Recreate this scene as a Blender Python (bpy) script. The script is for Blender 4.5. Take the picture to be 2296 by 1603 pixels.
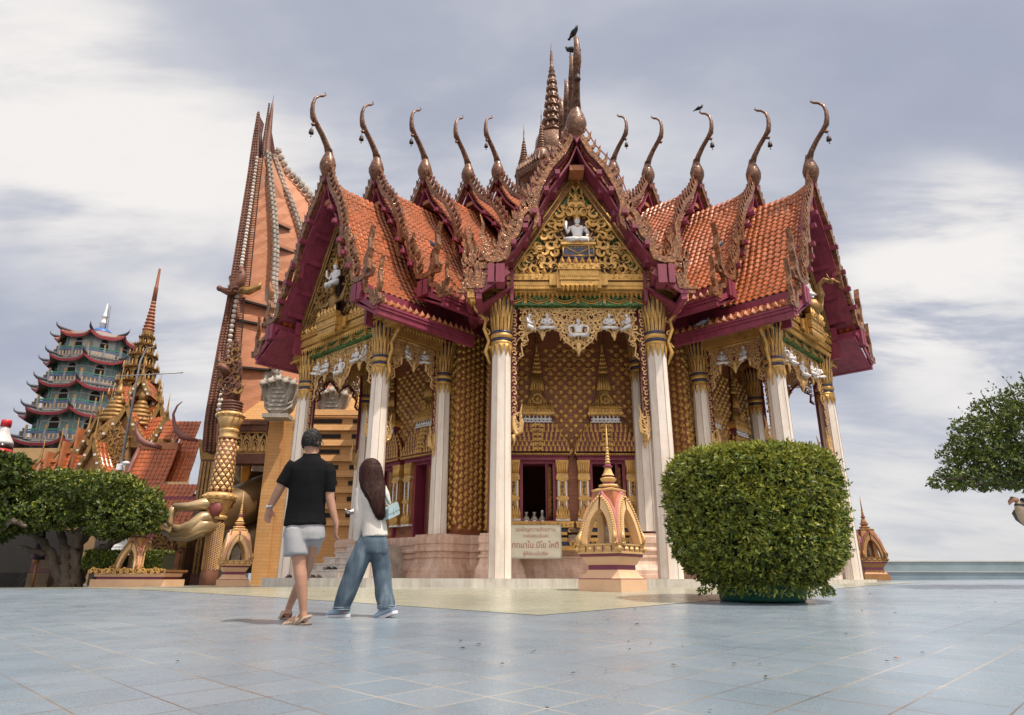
import bpy, bmesh, math, random
from mathutils import Matrix, Vector, noise as mnoise
C = bpy.context; SC = C.scene; COL = SC.collection
pi = math.pi; rad = math.radians; sin = math.sin; cos = math.cos
random.seed(7)
for o in list(bpy.data.objects): bpy.data.objects.remove(o)

# ------------------------------------------------------------------ camera
F_PX, W_PX, H_PX = 1500.0, 2296.0, 1603.0
PITCH = math.atan((1297.0 - 801.5) / F_PX); ROLL = 0.003
cam_d = bpy.data.cameras.new("camera"); cam = bpy.data.objects.new("camera", cam_d); COL.objects.link(cam)
cam_d.sensor_width = 36.0; cam_d.lens = 36.0 * F_PX / W_PX; cam_d.clip_start = 0.05; cam_d.clip_end = 6000
_f = Vector((0, cos(PITCH), sin(PITCH))); _u = Vector((0, -sin(PITCH), cos(PITCH))); _r = Vector((1, 0, 0))
_r2 = _r * cos(ROLL) + _u * sin(ROLL); _u2 = _u * cos(ROLL) - _r * sin(ROLL)
cam.matrix_world = Matrix((( _r2.x, _u2.x, -_f.x, 0), (_r2.y, _u2.y, -_f.y, 0), (_r2.z, _u2.z, -_f.z, 0), (0, 0, 0, 1)))
SC.camera = cam
SC.view_settings.view_transform = 'Standard'; SC.view_settings.look = 'None'
SC.view_settings.exposure = 0.0; SC.view_settings.gamma = 1.0
SC.render.resolution_x = 1024; SC.render.resolution_y = 715
SC.cycles.max_bounces = 6; SC.cycles.diffuse_bounces = 3; SC.cycles.glossy_bounces = 3
SC.cycles.transparent_max_bounces = 6; SC.cycles.use_denoising = True
SC.cycles.sample_clamp_indirect = 6.0

def rayd(x, y):
    x = x - 1148.0; y = y - 801.5
    x, y = x * cos(ROLL) + y * sin(ROLL), -x * sin(ROLL) + y * cos(ROLL)
    h = F_PX * cos(PITCH) + y * sin(PITCH); up = F_PX * sin(PITCH) - y * cos(PITCH)
    return x / h, up / h
def at(x, y, Y):
    a, e = rayd(x, y); return Vector((a * Y, Y, e * Y))

# ------------------------------------------------------------------ world and sun
SUN_DIR = Vector((0.36, -0.26, 0.90)).normalized()
SUN_EL = math.asin(SUN_DIR.z); SUN_AZ = math.atan2(SUN_DIR.x, SUN_DIR.y)
def build_world():
    w = bpy.data.worlds.new("World"); SC.world = w; w.use_nodes = True
    nt = w.node_tree; N = nt.nodes; L = nt.links; N.clear()
    out = N.new("ShaderNodeOutputWorld"); bg = N.new("ShaderNodeBackground")
    L.new(bg.outputs[0], out.inputs[0])
    sky = N.new("ShaderNodeTexSky"); sky.sky_type = 'NISHITA'; sky.sun_disc = False
    sky.sun_elevation = SUN_EL; sky.sun_rotation = SUN_AZ; sky.dust_density = 2.0
    tc = N.new("ShaderNodeTexCoord")
    def vmath(op, a, b=None):
        n = N.new("ShaderNodeVectorMath"); n.operation = op
        for i, v in enumerate((a, b)):
            if v is None: continue
            if hasattr(v, "links"): L.new(v, n.inputs[i])
            else: n.inputs[i].default_value = v
        return n
    def m(op, a, b=0.0, clamp=False):
        n = N.new("ShaderNodeMath"); n.operation = op; n.use_clamp = clamp
        for i, v in enumerate((a, b)):
            if hasattr(v, "links"): L.new(v, n.inputs[i])
            else: n.inputs[i].default_value = v
        return n.outputs[0]
    def mixc(f, a, b):
        n = N.new("ShaderNodeMix"); n.data_type = 'RGBA'
        for s, v in ((0, f), (6, a), (7, b)):
            if hasattr(v, "links"): L.new(v, n.inputs[s])
            else: n.inputs[s].default_value = v
        return n.outputs[2]
    def mr(v, a, b, c=0.0, d=1.0):
        n = N.new("ShaderNodeMapRange"); n.interpolation_type = 'SMOOTHSTEP'
        L.new(v, n.inputs[0])
        for i, q in enumerate((a, b, c, d)): n.inputs[1 + i].default_value = q
        return n.outputs[0]
    d = vmath('NORMALIZE', tc.outputs['Generated']).outputs[0]
    sep = N.new("ShaderNodeSeparateXYZ"); L.new(d, sep.inputs[0])
    zc = m('MAXIMUM', sep.outputs[2], 0.0)
    den = m('ADD', zc, 0.28)
    cx = m('DIVIDE', sep.outputs[0], den); cy = m('DIVIDE', sep.outputs[1], den)
    cmb = N.new("ShaderNodeCombineXYZ"); L.new(cx, cmb.inputs[0]); L.new(cy, cmb.inputs[1])
    def cloud(scale, det, rough, loc, stretch=(1, 1, 1), rot=0.0, dist=0.0):
        mp = N.new("ShaderNodeMapping"); L.new(cmb.outputs[0], mp.inputs[0])
        mp.inputs['Location'].default_value = loc; mp.inputs['Scale'].default_value = stretch
        mp.inputs['Rotation'].default_value = (0, 0, rot)
        n = N.new("ShaderNodeTexNoise"); n.inputs['Scale'].default_value = scale
        n.inputs['Detail'].default_value = det; n.inputs['Roughness'].default_value = rough
        n.inputs['Distortion'].default_value = dist
        L.new(mp.outputs[0], n.inputs[0]); return n.outputs[0]
    big = cloud(0.75, 5.0, 0.52, (3.1, 1.7, 0), (1.0, 1.9, 1), 0.35, 0.25)
    fine = cloud(2.6, 6.0, 0.55, (0.4, 7.7, 0), (1.0, 1.6, 1), 0.2, 0.3)
    dens = m('ADD', m('MULTIPLY', big, 0.80), m('MULTIPLY', fine, 0.42)); dens = m('SUBTRACT', dens, 0.11)
    def lobe(px, py, wid):           # a bright thin place in the cloud, given by its direction
        a, e = rayd(px, py); v = Vector((a, 1, e)).normalized()
        dt = vmath('DOT_PRODUCT', d, tuple(v)).outputs['Value']
        return mr(dt, cos(wid), 1.0)
    bright = 0.0
    for px, py, wd, am in ((-40, 150, .20, .17), (150, 230, .17, .15), (340, 300, .17, .19), (530, 360, .15, .17), (720, 420, .15, .12), (60, 430, .13, .14), (270, 470, .12, .17), (2080, 540, .16, .22), (2200, 660, .20, .30), (1990, 700, .12, .10), (400, 770, .12, .16), (300, 960, .16, .12), (1100, 330, .28, .10), (2050, 1100, .22, .16), (1650, 330, .2, .06)):
        bright = m('ADD', bright, m('MULTIPLY', lobe(px, py, wd), am * .85))
    strk = cloud(1.5, 6.0, .6, (5.5, 2.2, 0), (1.0, 2.6, 1), .5, .5); bright = m('MULTIPLY', bright, mr(strk, .34, .62, .25, 1.25))
    dk = m('ADD', m('MULTIPLY', lobe(760, -50, 0.34), 0.07), m('MULTIPLY', lobe(2150, 130, 0.42), 0.09)); dk = m('ADD', dk, m('MULTIPLY', lobe(180, 590, .18), .07))
    thin = m('SUBTRACT', m('ADD', dens, bright), dk)
    t = mr(thin, 0.20, 0.90)
    ramp = N.new("ShaderNodeValToRGB"); L.new(t, ramp.inputs[0]); e = ramp.color_ramp.elements
    e[0].position = 0.0; e[0].color = (0.385, 0.415, 0.525, 1)
    e[1].position = 1.0; e[1].color = (0.97, 0.935, 0.905, 1)
    for p, c in ((0.25, (0.465, 0.49, 0.585, 1)), (0.48, (0.60, 0.615, 0.68, 1)), (0.74, (0.82, 0.80, 0.80, 1))):
        q = e.new(p); q.color = c
    # a band of pale haze near the horizon
    hz = mr(sep.outputs[2], 0.30, 0.0)
    c1 = mixc(m('MULTIPLY', hz, 0.45), ramp.outputs[0], (0.64, 0.66, 0.70, 1))
    # extra warm brightness added to the unseen sky behind the viewer, to light the facades
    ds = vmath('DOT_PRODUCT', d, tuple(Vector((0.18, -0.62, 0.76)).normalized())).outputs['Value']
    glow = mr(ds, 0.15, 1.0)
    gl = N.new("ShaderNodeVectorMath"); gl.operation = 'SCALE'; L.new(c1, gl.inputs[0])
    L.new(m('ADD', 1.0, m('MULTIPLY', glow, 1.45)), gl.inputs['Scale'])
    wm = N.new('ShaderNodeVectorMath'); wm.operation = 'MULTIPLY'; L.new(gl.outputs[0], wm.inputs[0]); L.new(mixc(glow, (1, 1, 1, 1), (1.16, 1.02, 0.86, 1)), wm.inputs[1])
    ns = N.new("ShaderNodeVectorMath"); ns.operation = 'SCALE'; L.new(sky.outputs[0], ns.inputs[0]); ns.inputs['Scale'].default_value = 0.10
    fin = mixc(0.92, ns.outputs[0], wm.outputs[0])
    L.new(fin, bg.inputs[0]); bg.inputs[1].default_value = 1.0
build_world()
sl = bpy.data.lights.new("sun", 'SUN'); sl.energy = 4.7; sl.angle = rad(1.2); sl.color = (1.0, 0.91, 0.79)
so = bpy.data.objects.new("sun", sl); COL.objects.link(so)
so.rotation_euler = (-SUN_DIR).to_track_quat('-Z', 'Y').to_euler()

# ------------------------------------------------------------------ materials
def _ramp(nt, fac, stops):
    r = nt.nodes.new("ShaderNodeValToRGB"); nt.links.new(fac, r.inputs[0]); e = r.color_ramp.elements
    e[0].position, e[0].color = stops[0][0], (*stops[0][1], 1); e[1].position, e[1].color = stops[-1][0], (*stops[-1][1], 1)
    for p, c in stops[1:-1]:
        q = e.new(p); q.color = (*c, 1)
    return r.outputs[0]
def _noise(nt, co, scale, detail=4, rough=0.55, dist=0.0, kind='noise'):
    n = nt.nodes.new("ShaderNodeTexNoise" if kind == 'noise' else "ShaderNodeTexVoronoi")
    nt.links.new(co, n.inputs['Vector']); n.inputs['Scale'].default_value = scale
    if kind == 'noise':
        n.inputs['Detail'].default_value = detail; n.inputs['Roughness'].default_value = rough; n.inputs['Distortion'].default_value = dist
    return n
def mat(name, col, rough=0.6, metal=0.0, var=0.12, vscale=2.0, fine=0.08, fscale=30.0, bump=0.0, bscale=60.0,
        dirt=None, dirtamt=0.0, spec=0.5, rvar=0.0, sparkle=0.0, streak=0.0):
    m = bpy.data.materials.new(name); m.use_nodes = True; nt = m.node_tree; N = nt.nodes; L = nt.links
    b = N["Principled BSDF"]; tc = N.new("ShaderNodeTexCoord"); co = tc.outputs['Object']
    n1 = _noise(nt, co, vscale, 5); n2 = _noise(nt, co, fscale, 3)
    def sc(k): return tuple(max(0, min(1, c * k)) for c in col)
    c1 = _ramp(nt, n1.outputs[0], ((0.30, sc(1 - var)), (0.70, sc(1 + var))))
    mx = N.new("ShaderNodeMix"); mx.data_type = 'RGBA'; mx.blend_type = 'MULTIPLY'; mx.inputs[0].default_value = 1.0
    g = _ramp(nt, n2.outputs[0], ((0.3, (1 - fine,) * 3), (0.7, (1 + 0 * fine,) * 3)))
    L.new(c1, mx.inputs[6]); L.new(g, mx.inputs[7]); cur = mx.outputs[2]
    if dirt is not None:
        n3 = _noise(nt, co, vscale * 1.7, 7, 0.65, 0.4)
        f = _ramp(nt, n3.outputs[0], ((0.50, (0, 0, 0)), (0.72, (dirtamt,) * 3)))
        d = N.new("ShaderNodeMix"); d.data_type = 'RGBA'; L.new(f, d.inputs[0]); L.new(cur, d.inputs[6]); d.inputs[7].default_value = (*dirt, 1)
        cur = d.outputs[2]
    if streak > 0:       # rain streaks running down
        mp = N.new("ShaderNodeMapping"); L.new(co, mp.inputs[0]); mp.inputs['Scale'].default_value = (7, 7, .55); ns = _noise(nt, mp.outputs[0], 1.0, 6, .65)
        f = _ramp(nt, ns.outputs[0], ((0.38, (1 - streak, 1 - streak * 1.15, 1 - streak * 1.3)), (0.58, (1, 1, 1)))); d = N.new("ShaderNodeMix"); d.data_type = 'RGBA'; d.blend_type = 'MULTIPLY'; d.inputs[0].default_value = 1
        L.new(cur, d.inputs[6]); L.new(f, d.inputs[7]); cur = d.outputs[2]
    if sparkle > 0:      # glass mosaic: small chips of differing tone
        v = _noise(nt, co, 24.0, kind='v'); s = N.new("ShaderNodeSeparateColor"); L.new(v.outputs['Color'], s.inputs[0])
        f = _ramp(nt, s.outputs[0], ((0.0, (1 - sparkle,) * 3), (0.6, (1, 1, 1)), (0.9, (1 + sparkle,) * 3)))
        d = N.new("ShaderNodeMix"); d.data_type = 'RGBA'; d.blend_type = 'MULTIPLY'; d.inputs[0].default_value = 1; d.clamp_result = False
        L.new(cur, d.inputs[6]); L.new(f, d.inputs[7]); cur = d.outputs[2]
        rr = _ramp(nt, s.outputs[1], ((0.0, (rough + .15,) * 3), (1.0, (max(.08, rough - .25),) * 3))); L.new(rr, b.inputs['Roughness'])
        bp0 = N.new("ShaderNodeBump"); bp0.inputs['Strength'].default_value = 0.5; bp0.inputs['Distance'].default_value = 0.01
        L.new(s.outputs[2], bp0.inputs['Height']); L.new(bp0.outputs[0], b.inputs['Normal'])
    else:
        b.inputs['Roughness'].default_value = rough
    L.new(cur, b.inputs['Base Color']); b.inputs['Metallic'].default_value = metal
    b.inputs['Specular IOR Level'].default_value = spec
    if rvar > 0:
        rr = _ramp(nt, n1.outputs[0], ((0.3, (max(0, rough - rvar),) * 3), (0.7, (min(1, rough + rvar),) * 3))); L.new(rr, b.inputs['Roughness'])
    if bump > 0:
        nb = _noise(nt, co, bscale, 4); bp = N.new("ShaderNodeBump"); bp.inputs['Strength'].default_value = bump; bp.inputs['Distance'].default_value = 0.02
        L.new(nb.outputs[0], bp.inputs['Height']); L.new(bp.outputs[0], b.inputs['Normal'])
    return m
M = {}
M['gold'] = mat('gold_paint', (0.66, 0.385, 0.11), 0.40, 0.45, 0.22, 3.0, 0.30, 40, 0.25, 70, dirt=(0.16, 0.07, 0.025), dirtamt=0.5)
M['gold_pale'] = mat('pale_gold_paint', (0.72, 0.46, 0.19), 0.40, 0.30, 0.15, 3.0, 0.22, 40, 0.2, 70, dirt=(0.25, 0.10, 0.04), dirtamt=0.35)
M['gold_dark'] = mat('weathered_shaded_gold', (0.36, 0.20, 0.06), 0.45, 0.4, 0.28, 3.0, 0.3, 40, 0.3, 70, dirt=(0.07, 0.03, 0.015), dirtamt=0.6)
M['shaded_gold'] = mat('shaded_statue_gold', (0.20, 0.125, 0.06), 0.38, 0.5, 0.25, 1.2, 0.15, 25, 0.15, 30)  # statue gold darkened, the deep shade of its hall put into the colour
M['copper'] = mat('copper_glass_mosaic', (0.26, 0.115, 0.052), 0.42, 0.3, 0.2, 2.0, 0.15, 30, sparkle=0.55, dirt=(0.12, 0.06, 0.035), dirtamt=0.5)
M['horn'] = mat('dark_bronze_mosaic', (0.175, 0.078, 0.040), 0.45, 0.25, 0.2, 2.0, 0.15, 30, sparkle=0.5, dirt=(0.07, 0.035, 0.022), dirtamt=0.5)
M['magenta'] = mat('magenta_paint', (0.27, 0.042, 0.080), 0.50, 0.0, 0.14, 1.3, 0.10, 12, 0.08, 30, dirt=(0.20, 0.035, 0.08), dirtamt=0.35, streak=.28)
M['maroon'] = mat('maroon_paint', (0.15, 0.022, 0.035), 0.55, 0.0, 0.15, 2.0)
M['tile'] = mat('glazed_orange_tile', (0.42, 0.100, 0.025), 0.24, 0.0, 0.22, 1.6, 0.25, 9.0, 0.05, 20, dirt=(0.17, 0.045, 0.018), dirtamt=0.5, rvar=0.08)
M['ridge'] = mat('terracotta_ridge', (0.44, 0.155, 0.06), 0.6, 0.0, 0.2, 2.0, 0.2, 20, 0.2, 40, dirt=(0.14, 0.08, 0.05), dirtamt=0.5)
M['cream'] = mat('cream_wall_tile', (0.80, 0.715, 0.63), 0.38, 0.0, 0.06, 1.0, 0.06, 25, 0.04, 40, dirt=(0.60, 0.43, 0.32), dirtamt=0.35, streak=.16)
M['seam'] = mat('dark_tile_joint', (0.36, 0.25, 0.19), 0.8)
M['pink'] = mat('pink_sandstone_tile', (0.72, 0.51, 0.395), 0.55, 0.0, 0.12, 1.3, 0.10, 20, 0.1, 40, dirt=(0.44, 0.22, 0.13), dirtamt=0.55, streak=.24)
M['brown'] = mat('brown_weave_wall', (0.30, 0.105, 0.045), 0.6, 0.0, 0.18, 2.0, 0.2, 30, 0.15, 40)
M['green'] = mat('green_glass_mosaic', (0.055, 0.17, 0.05), 0.35, 0.1, 0.3, 2.0, 0.2, 40, sparkle=0.6)
M['blue'] = mat('dark_blue_mosaic', (0.035, 0.04, 0.10), 0.3, 0.0, 0.2, 3.0, sparkle=0.4)
M['white'] = mat('white_figure_paint', (0.78, 0.76, 0.77), 0.35, 0.0, 0.05, 4.0, 0.05, 40)
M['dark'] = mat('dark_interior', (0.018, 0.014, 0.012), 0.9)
M['slab'] = mat('pale_terrazzo_kerb', (0.66, 0.62, 0.55), 0.55, 0.0, 0.1, 1.5, 0.22, 90, 0.1, 80, dirt=(0.38, 0.34, 0.28), dirtamt=0.5, streak=.2)
M['marble'] = mat('veined_marble', (0.60, 0.53, 0.47), 0.30, 0.0, 0.25, 3.5, 0.12, 18, dirt=(0.30, 0.22, 0.17), dirtamt=0.7)
M['stone'] = mat('grey_carved_stone', (0.40, 0.355, 0.30), 0.85, 0.0, 0.25, 1.5, 0.3, 14, 0.5, 18, dirt=(0.14, 0.12, 0.10), dirtamt=0.6)
M['ochre'] = mat('ochre_plaster', (0.62, 0.335, 0.115), 0.75, 0.0, 0.14, 0.8, 0.10, 12, 0.1, 25, dirt=(0.42, 0.20, 0.07), dirtamt=0.45, streak=.25)
M['redbrown'] = mat('red_brown_carving', (0.185, 0.072, 0.042), 0.55, 0.1, 0.25, 2.0, 0.25, 20, 0.4, 25, dirt=(0.05, 0.03, 0.022), dirtamt=0.6)
M['iron'] = mat('dark_iron', (0.06, 0.04, 0.035), 0.6, 0.4)
M['bark'] = mat('bark', (0.15, 0.115, 0.085), 0.9, 0.0, 0.35, 3.0, 0.35, 14, 0.8, 12)
def brick_mat(name, c1, c2, mortar, bw, bh, ms=0.008, rough=0.75, rot=(rad(90), 0, 0), patch=None):
    m = bpy.data.materials.new(name); m.use_nodes = True; nt = m.node_tree; N = nt.nodes; L = nt.links
    b = N["Principled BSDF"]; tc = N.new("ShaderNodeTexCoord"); mp = N.new("ShaderNodeMapping")
    L.new(tc.outputs['Object'], mp.inputs[0]); mp.inputs['Rotation'].default_value = rot
    br = N.new("ShaderNodeTexBrick"); L.new(mp.outputs[0], br.inputs[0])
    br.inputs['Color1'].default_value = (*c1, 1); br.inputs['Color2'].default_value = (*c2, 1); br.inputs['Mortar'].default_value = (*mortar, 1)
    br.inputs['Scale'].default_value = 1.0; br.inputs['Brick Width'].default_value = bw; br.inputs['Row Height'].default_value = bh
    br.inputs['Mortar Size'].default_value = ms; br.inputs['Bias'].default_value = 0.0
    n = _noise(nt, tc.outputs['Object'], 0.6, 7, 0.62)
    mul = _ramp(nt, n.outputs[0], ((0.3, (0.82, 0.80, 0.80)), (0.7, (1.08, 1.05, 1.05))))
    x = N.new("ShaderNodeMix"); x.data_type = 'RGBA'; x.blend_type = 'MULTIPLY'; x.inputs[0].default_value = 1; L.new(br.outputs[0], x.inputs[6]); L.new(mul, x.inputs[7])
    cur = x.outputs[2]
    if patch:
        n2 = _noise(nt, tc.outputs['Object'], 0.33, 6, 0.65, 0.5)
        f = _ramp(nt, n2.outputs[0], ((0.60, (0, 0, 0)), (0.66, (0.75,) * 3)))
        d = N.new("ShaderNodeMix"); d.data_type = 'RGBA'; L.new(f, d.inputs[0]); L.new(cur, d.inputs[6]); d.inputs[7].default_value = (*patch, 1); cur = d.outputs[2]
    L.new(cur, b.inputs['Base Color']); b.inputs['Roughness'].default_value = rough
    return m
M['brick'] = brick_mat('salmon_brick', (0.53, 0.235, 0.125), (0.47, 0.20, 0.10), (0.40, 0.21, 0.13), 0.42, 0.13, 0.010, patch=(0.60, 0.39, 0.29))
M['ochre_brick'] = brick_mat('ochre_brick', (0.60, 0.34, 0.13), (0.55, 0.295, 0.105), (0.45, 0.24, 0.10), 0.42, 0.13, 0.010)
M['weave'] = brick_mat('copper_weave_tile', (0.32, 0.115, 0.05), (0.25, 0.085, 0.036), (0.17, 0.06, 0.03), 0.20, 0.10, 0.006, 0.5, (rad(90), rad(45), 0))
# ------------------------------------------------------------------ mesh helpers
class MB:
    def __init__(self, T=None): self.v = []; self.f = []; self.m = []; self.s = []; self.T = T or Matrix.Identity(4)
    def add(self, vs, fs, mi=0, sm=False, T=None):
        n = len(self.v); X = self.T @ T if T is not None else self.T
        self.v.extend((X @ Vector(p)) for p in vs)
        for q in fs: self.f.append([n + i for i in q]); self.m.append(mi); self.s.append(sm)
        return self
    def box(self, x0, x1, y0, y1, z0, z1, mi=0, T=None):
        vs = [(x0, y0, z0), (x1, y0, z0), (x1, y1, z0), (x0, y1, z0), (x0, y0, z1), (x1, y0, z1), (x1, y1, z1), (x0, y1, z1)]
        return self.add(vs, [(0, 3, 2, 1), (4, 5, 6, 7), (0, 1, 5, 4), (1, 2, 6, 5), (2, 3, 7, 6), (3, 0, 4, 7)], mi, False, T)
    def frus(self, x0, x1, y0, y1, z0, z1, k, mi=0, T=None, ky=None):     # box whose top is scaled by k about its centre
        ky = k if ky is None else ky
        cx, cy, hx, hy = (x0 + x1) / 2, (y0 + y1) / 2, (x1 - x0) / 2, (y1 - y0) / 2
        vs = [(cx + a * hx, cy + b * hy, z0) for a, b in ((-1, -1), (1, -1), (1, 1), (-1, 1))] + [(cx + a * hx * k, cy + b * hy * ky, z1) for a, b in ((-1, -1), (1, -1), (1, 1), (-1, 1))]
        return self.add(vs, [(0, 3, 2, 1), (4, 5, 6, 7), (0, 1, 5, 4), (1, 2, 6, 5), (2, 3, 7, 6), (3, 0, 4, 7)], mi, False, T)
    def prism(self, poly, y0, y1, mi=0, T=None, side=None):      # poly in (x,z), extruded along y
        n = len(poly); vs = [(x, y0, z) for x, z in poly] + [(x, y1, z) for x, z in poly]
        self.add(vs, [tuple(range(n)), tuple(range(2 * n - 1, n - 1, -1))], mi, False, T)
        return self.add(vs, [(i, i + n, (i + 1) % n + n, (i + 1) % n) for i in range(n)], mi if side is None else side, False, T)
    def slab(self, poly, z0, z1, mi=0, T=None, side=None):       # poly in (x,y), extruded along z
        n = len(poly); vs = [(x, y, z0) for x, y in poly] + [(x, y, z1) for x, y in poly]
        self.add(vs, [tuple(range(n - 1, -1, -1)), tuple(range(n, 2 * n))], mi, False, T)
        return self.add(vs, [(i, (i + 1) % n, (i + 1) % n + n, i + n) for i in range(n)], mi if side is None else side, False, T)
    def lathe(self, prof, n=16, c=(0, 0, 0), rot=0.0, sx=1.0, sy=1.0, mi=0, sm=True, T=None, lobes=0, lamp=0.0):
        vs = []; fs = []
        for r, z in prof:
            for i in range(n):
                a = rot + 2 * pi * i / n; rr = r * (1 + lamp * cos(lobes * a)) if lobes else r
                vs.append((c[0] + rr * cos(a) * sx, c[1] + rr * sin(a) * sy, c[2] + z))
        k = len(prof)
        for j in range(k - 1):
            for i in range(n):
                i2 = (i + 1) % n; fs.append((j * n + i, j * n + i2, (j + 1) * n + i2, (j + 1) * n + i))
        fs.append(tuple(range(n - 1, -1, -1))); fs.append(tuple((k - 1) * n + i for i in range(n)))
        return self.add(vs, fs, mi, sm, T)
    def tube(self, pts, rs, n=6, mi=0, sm=True, T=None, flat=1.0, up=None, cap=True):
        pts = [Vector(p) for p in pts]; k = len(pts)
        if not hasattr(rs, '__len__'): rs = [rs] * k
        vs = []; fs = []; pu = Vector(up) if up else None
        for j in range(k):
            d = (pts[min(k - 1, j + 1)] - pts[max(0, j - 1)]); d = d.normalized() if d.length > 1e-9 else Vector((0, 0, 1))
            if pu is None: pu = Vector((0, 1, 0)) if abs(d.y) < 0.9 else Vector((1, 0, 0))
            a = d.cross(pu)
            if a.length < 1e-6: a = d.cross(Vector((1, 0.3, 0.2)))
            a.normalize(); b = a.cross(d).normalized()
            if not up: pu = b
            r = rs[j]; r0, r1 = (r if hasattr(r, '__len__') else (r, r * flat))
            for i in range(n):
                t = 2 * pi * i / n + pi / n; vs.append(pts[j] + a * (r0 * cos(t)) + b * (r1 * sin(t)))
        for j in range(k - 1):
            for i in range(n):
                i2 = (i + 1) % n; fs.append((j * n + i, j * n + i2, (j + 1) * n + i2, (j + 1) * n + i))
        if cap: fs.append(tuple(range(n - 1, -1, -1))); fs.append(tuple((k - 1) * n + i for i in range(n)))
        return self.add(vs, fs, mi, sm, T)
    def ball(self, c, r, n=10, k=6, mi=0, sx=1, sy=1, sz=1, T=None):
        prof = [(r * sin(pi * (j + 0.001) / k if j < k else pi - 0.003), -r * cos(pi * j / k) * sz) for j in range(k + 1)]
        return self.lathe(prof, n, c, 0, sx, sy, mi, True, T)
    def strip(self, pts, ws, y0, y1, mi=0, T=None):               # a board following a line in (x,z)
        k = len(pts); L = []; R = []
        if not hasattr(ws, '__len__'): ws = [ws] * k
        for j in range(k):
            a = Vector(pts[max(0, j - 1)]); b = Vector(pts[min(k - 1, j + 1)]); d = (b - a).normalized(); nrm = Vector((-d.y, d.x))
            p = Vector(pts[j]); L.append(p + nrm * ws[j] / 2); R.append(p - nrm * ws[j] / 2)
        vs = [];
        for j in range(k): vs += [(L[j].x, y0, L[j].y), (R[j].x, y0, R[j].y), (R[j].x, y1, R[j].y), (L[j].x, y1, L[j].y)]
        fs = []
        for j in range(k - 1):
            for i in range(4):
                i2 = (i + 1) % 4; fs.append((4 * j + i, 4 * j + i2, 4 * j + 4 + i2, 4 * j + 4 + i))
        fs += [(3, 2, 1, 0), tuple(4 * (k - 1) + i for i in range(4))]
        return self.add(vs, fs, mi, False, T)
    def sweep(self, path, prof, mi=0, T=None, closed=False):      # prof (outward d, z) along a plan path (x,y); outward = right of travel
        P = [Vector(p) for p in path]; k = len(P); n = len(prof); vs = []
        for j in range(k):
            a = P[(j - 1) % k] if closed or j > 0 else None; b = P[(j + 1) % k] if closed or j < k - 1 else None
            d1 = (P[j] - a).normalized() if a is not None else (b - P[j]).normalized(); d2 = (b - P[j]).normalized() if b is not None else d1
            n1 = Vector((d1.y, -d1.x)); n2 = Vector((d2.y, -d2.x)); mm = n1 + n2
            mm = mm / max(0.35, mm.dot(n1)) if mm.length > 1e-6 else n1
            for d, z in prof: vs.append((P[j].x + mm.x * d, P[j].y + mm.y * d, z))
        fs = []
        for j in range(k if closed else k - 1):
            j2 = (j + 1) % k
            for i in range(n - 1): fs.append((j * n + i, j2 * n + i, j2 * n + i + 1, j * n + i + 1))
        return self.add(vs, fs, mi, False, T)
    def mesh(self, name, mats, off=(0, 0, 0)):
        me = bpy.data.meshes.new(name); o = Vector(off)
        me.from_pydata([tuple(p - o) for p in self.v], [], self.f)
        for x in mats: me.materials.append(x)
        me.polygons.foreach_set('material_index', self.m); me.polygons.foreach_set('use_smooth', self.s); me.update()
        return me
OFF = {}
def tag(o, label=None, cat=None, group=None, kind=None):
    for k, v in (('label', label), ('category', cat), ('group', group), ('kind', kind)):
        if v: o[k] = v
    return o
def thing(name, label, cat, loc=(0, 0, 0), group=None):
    o = bpy.data.objects.new(name, None); COL.objects.link(o); o.location = loc; o.empty_display_size = 0.3
    OFF[o.name] = Vector(loc); return tag(o, label, cat, group)
def mlist(m): return [M[x] if isinstance(x, str) else x for x in (m if isinstance(m, (list, tuple)) else [m])]
def part(name, mb, m, parent, label=None):
    off = OFF.get(parent.name, Vector((0, 0, 0)))
    o = bpy.data.objects.new(name, mb.mesh(name, mlist(m), off)); COL.objects.link(o); o.parent = parent; OFF[o.name] = off
    if label: o['label'] = label
    return o
def solo(name, mb, m, loc, label=None, cat=None, group=None, kind=None):
    o = bpy.data.objects.new(name, mb.mesh(name, mlist(m), loc)); COL.objects.link(o); o.location = loc; OFF[o.name] = Vector(loc)
    return tag(o, label, cat, group, kind)
def copy_tree(o, parent=None):
    c = o.copy(); COL.objects.link(c)
    if parent is not None: c.parent = parent
    for ch in list(o.children): copy_tree(ch, c)
    return c
def TR(x=0, y=0, z=0, rz=0.0, s=1.0): return Matrix.Translation((x, y, z)) @ Matrix.Rotation(rz, 4, 'Z') @ Matrix.Scale(s, 4)
def RX(a): return Matrix.Rotation(a, 4, 'X')
def RY(a): return Matrix.Rotation(a, 4, 'Y')
def RZ(a): return Matrix.Rotation(a, 4, 'Z')
def lerp(a, b, t): return a + (b - a) * t
def inpoly(x, y, P):
    c = False; j = len(P) - 1
    for i in range(len(P)):
        if (P[i][1] > y) != (P[j][1] > y) and x < (P[j][0] - P[i][0]) * (y - P[i][1]) / (P[j][1] - P[i][1] + 1e-12) + P[i][0]: c = not c
        j = i
    return c
def edge_dist(x, y, P):
    best = 1e9
    for i in range(len(P)):
        ax, ay = P[i]; bx, by = P[(i + 1) % len(P)]; dx, dy = bx - ax, by - ay; L = dx * dx + dy * dy + 1e-12
        t = max(0, min(1, ((x - ax) * dx + (y - ay) * dy) / L)); best = min(best, math.hypot(x - ax - t * dx, y - ay - t * dy))
    return best
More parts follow.
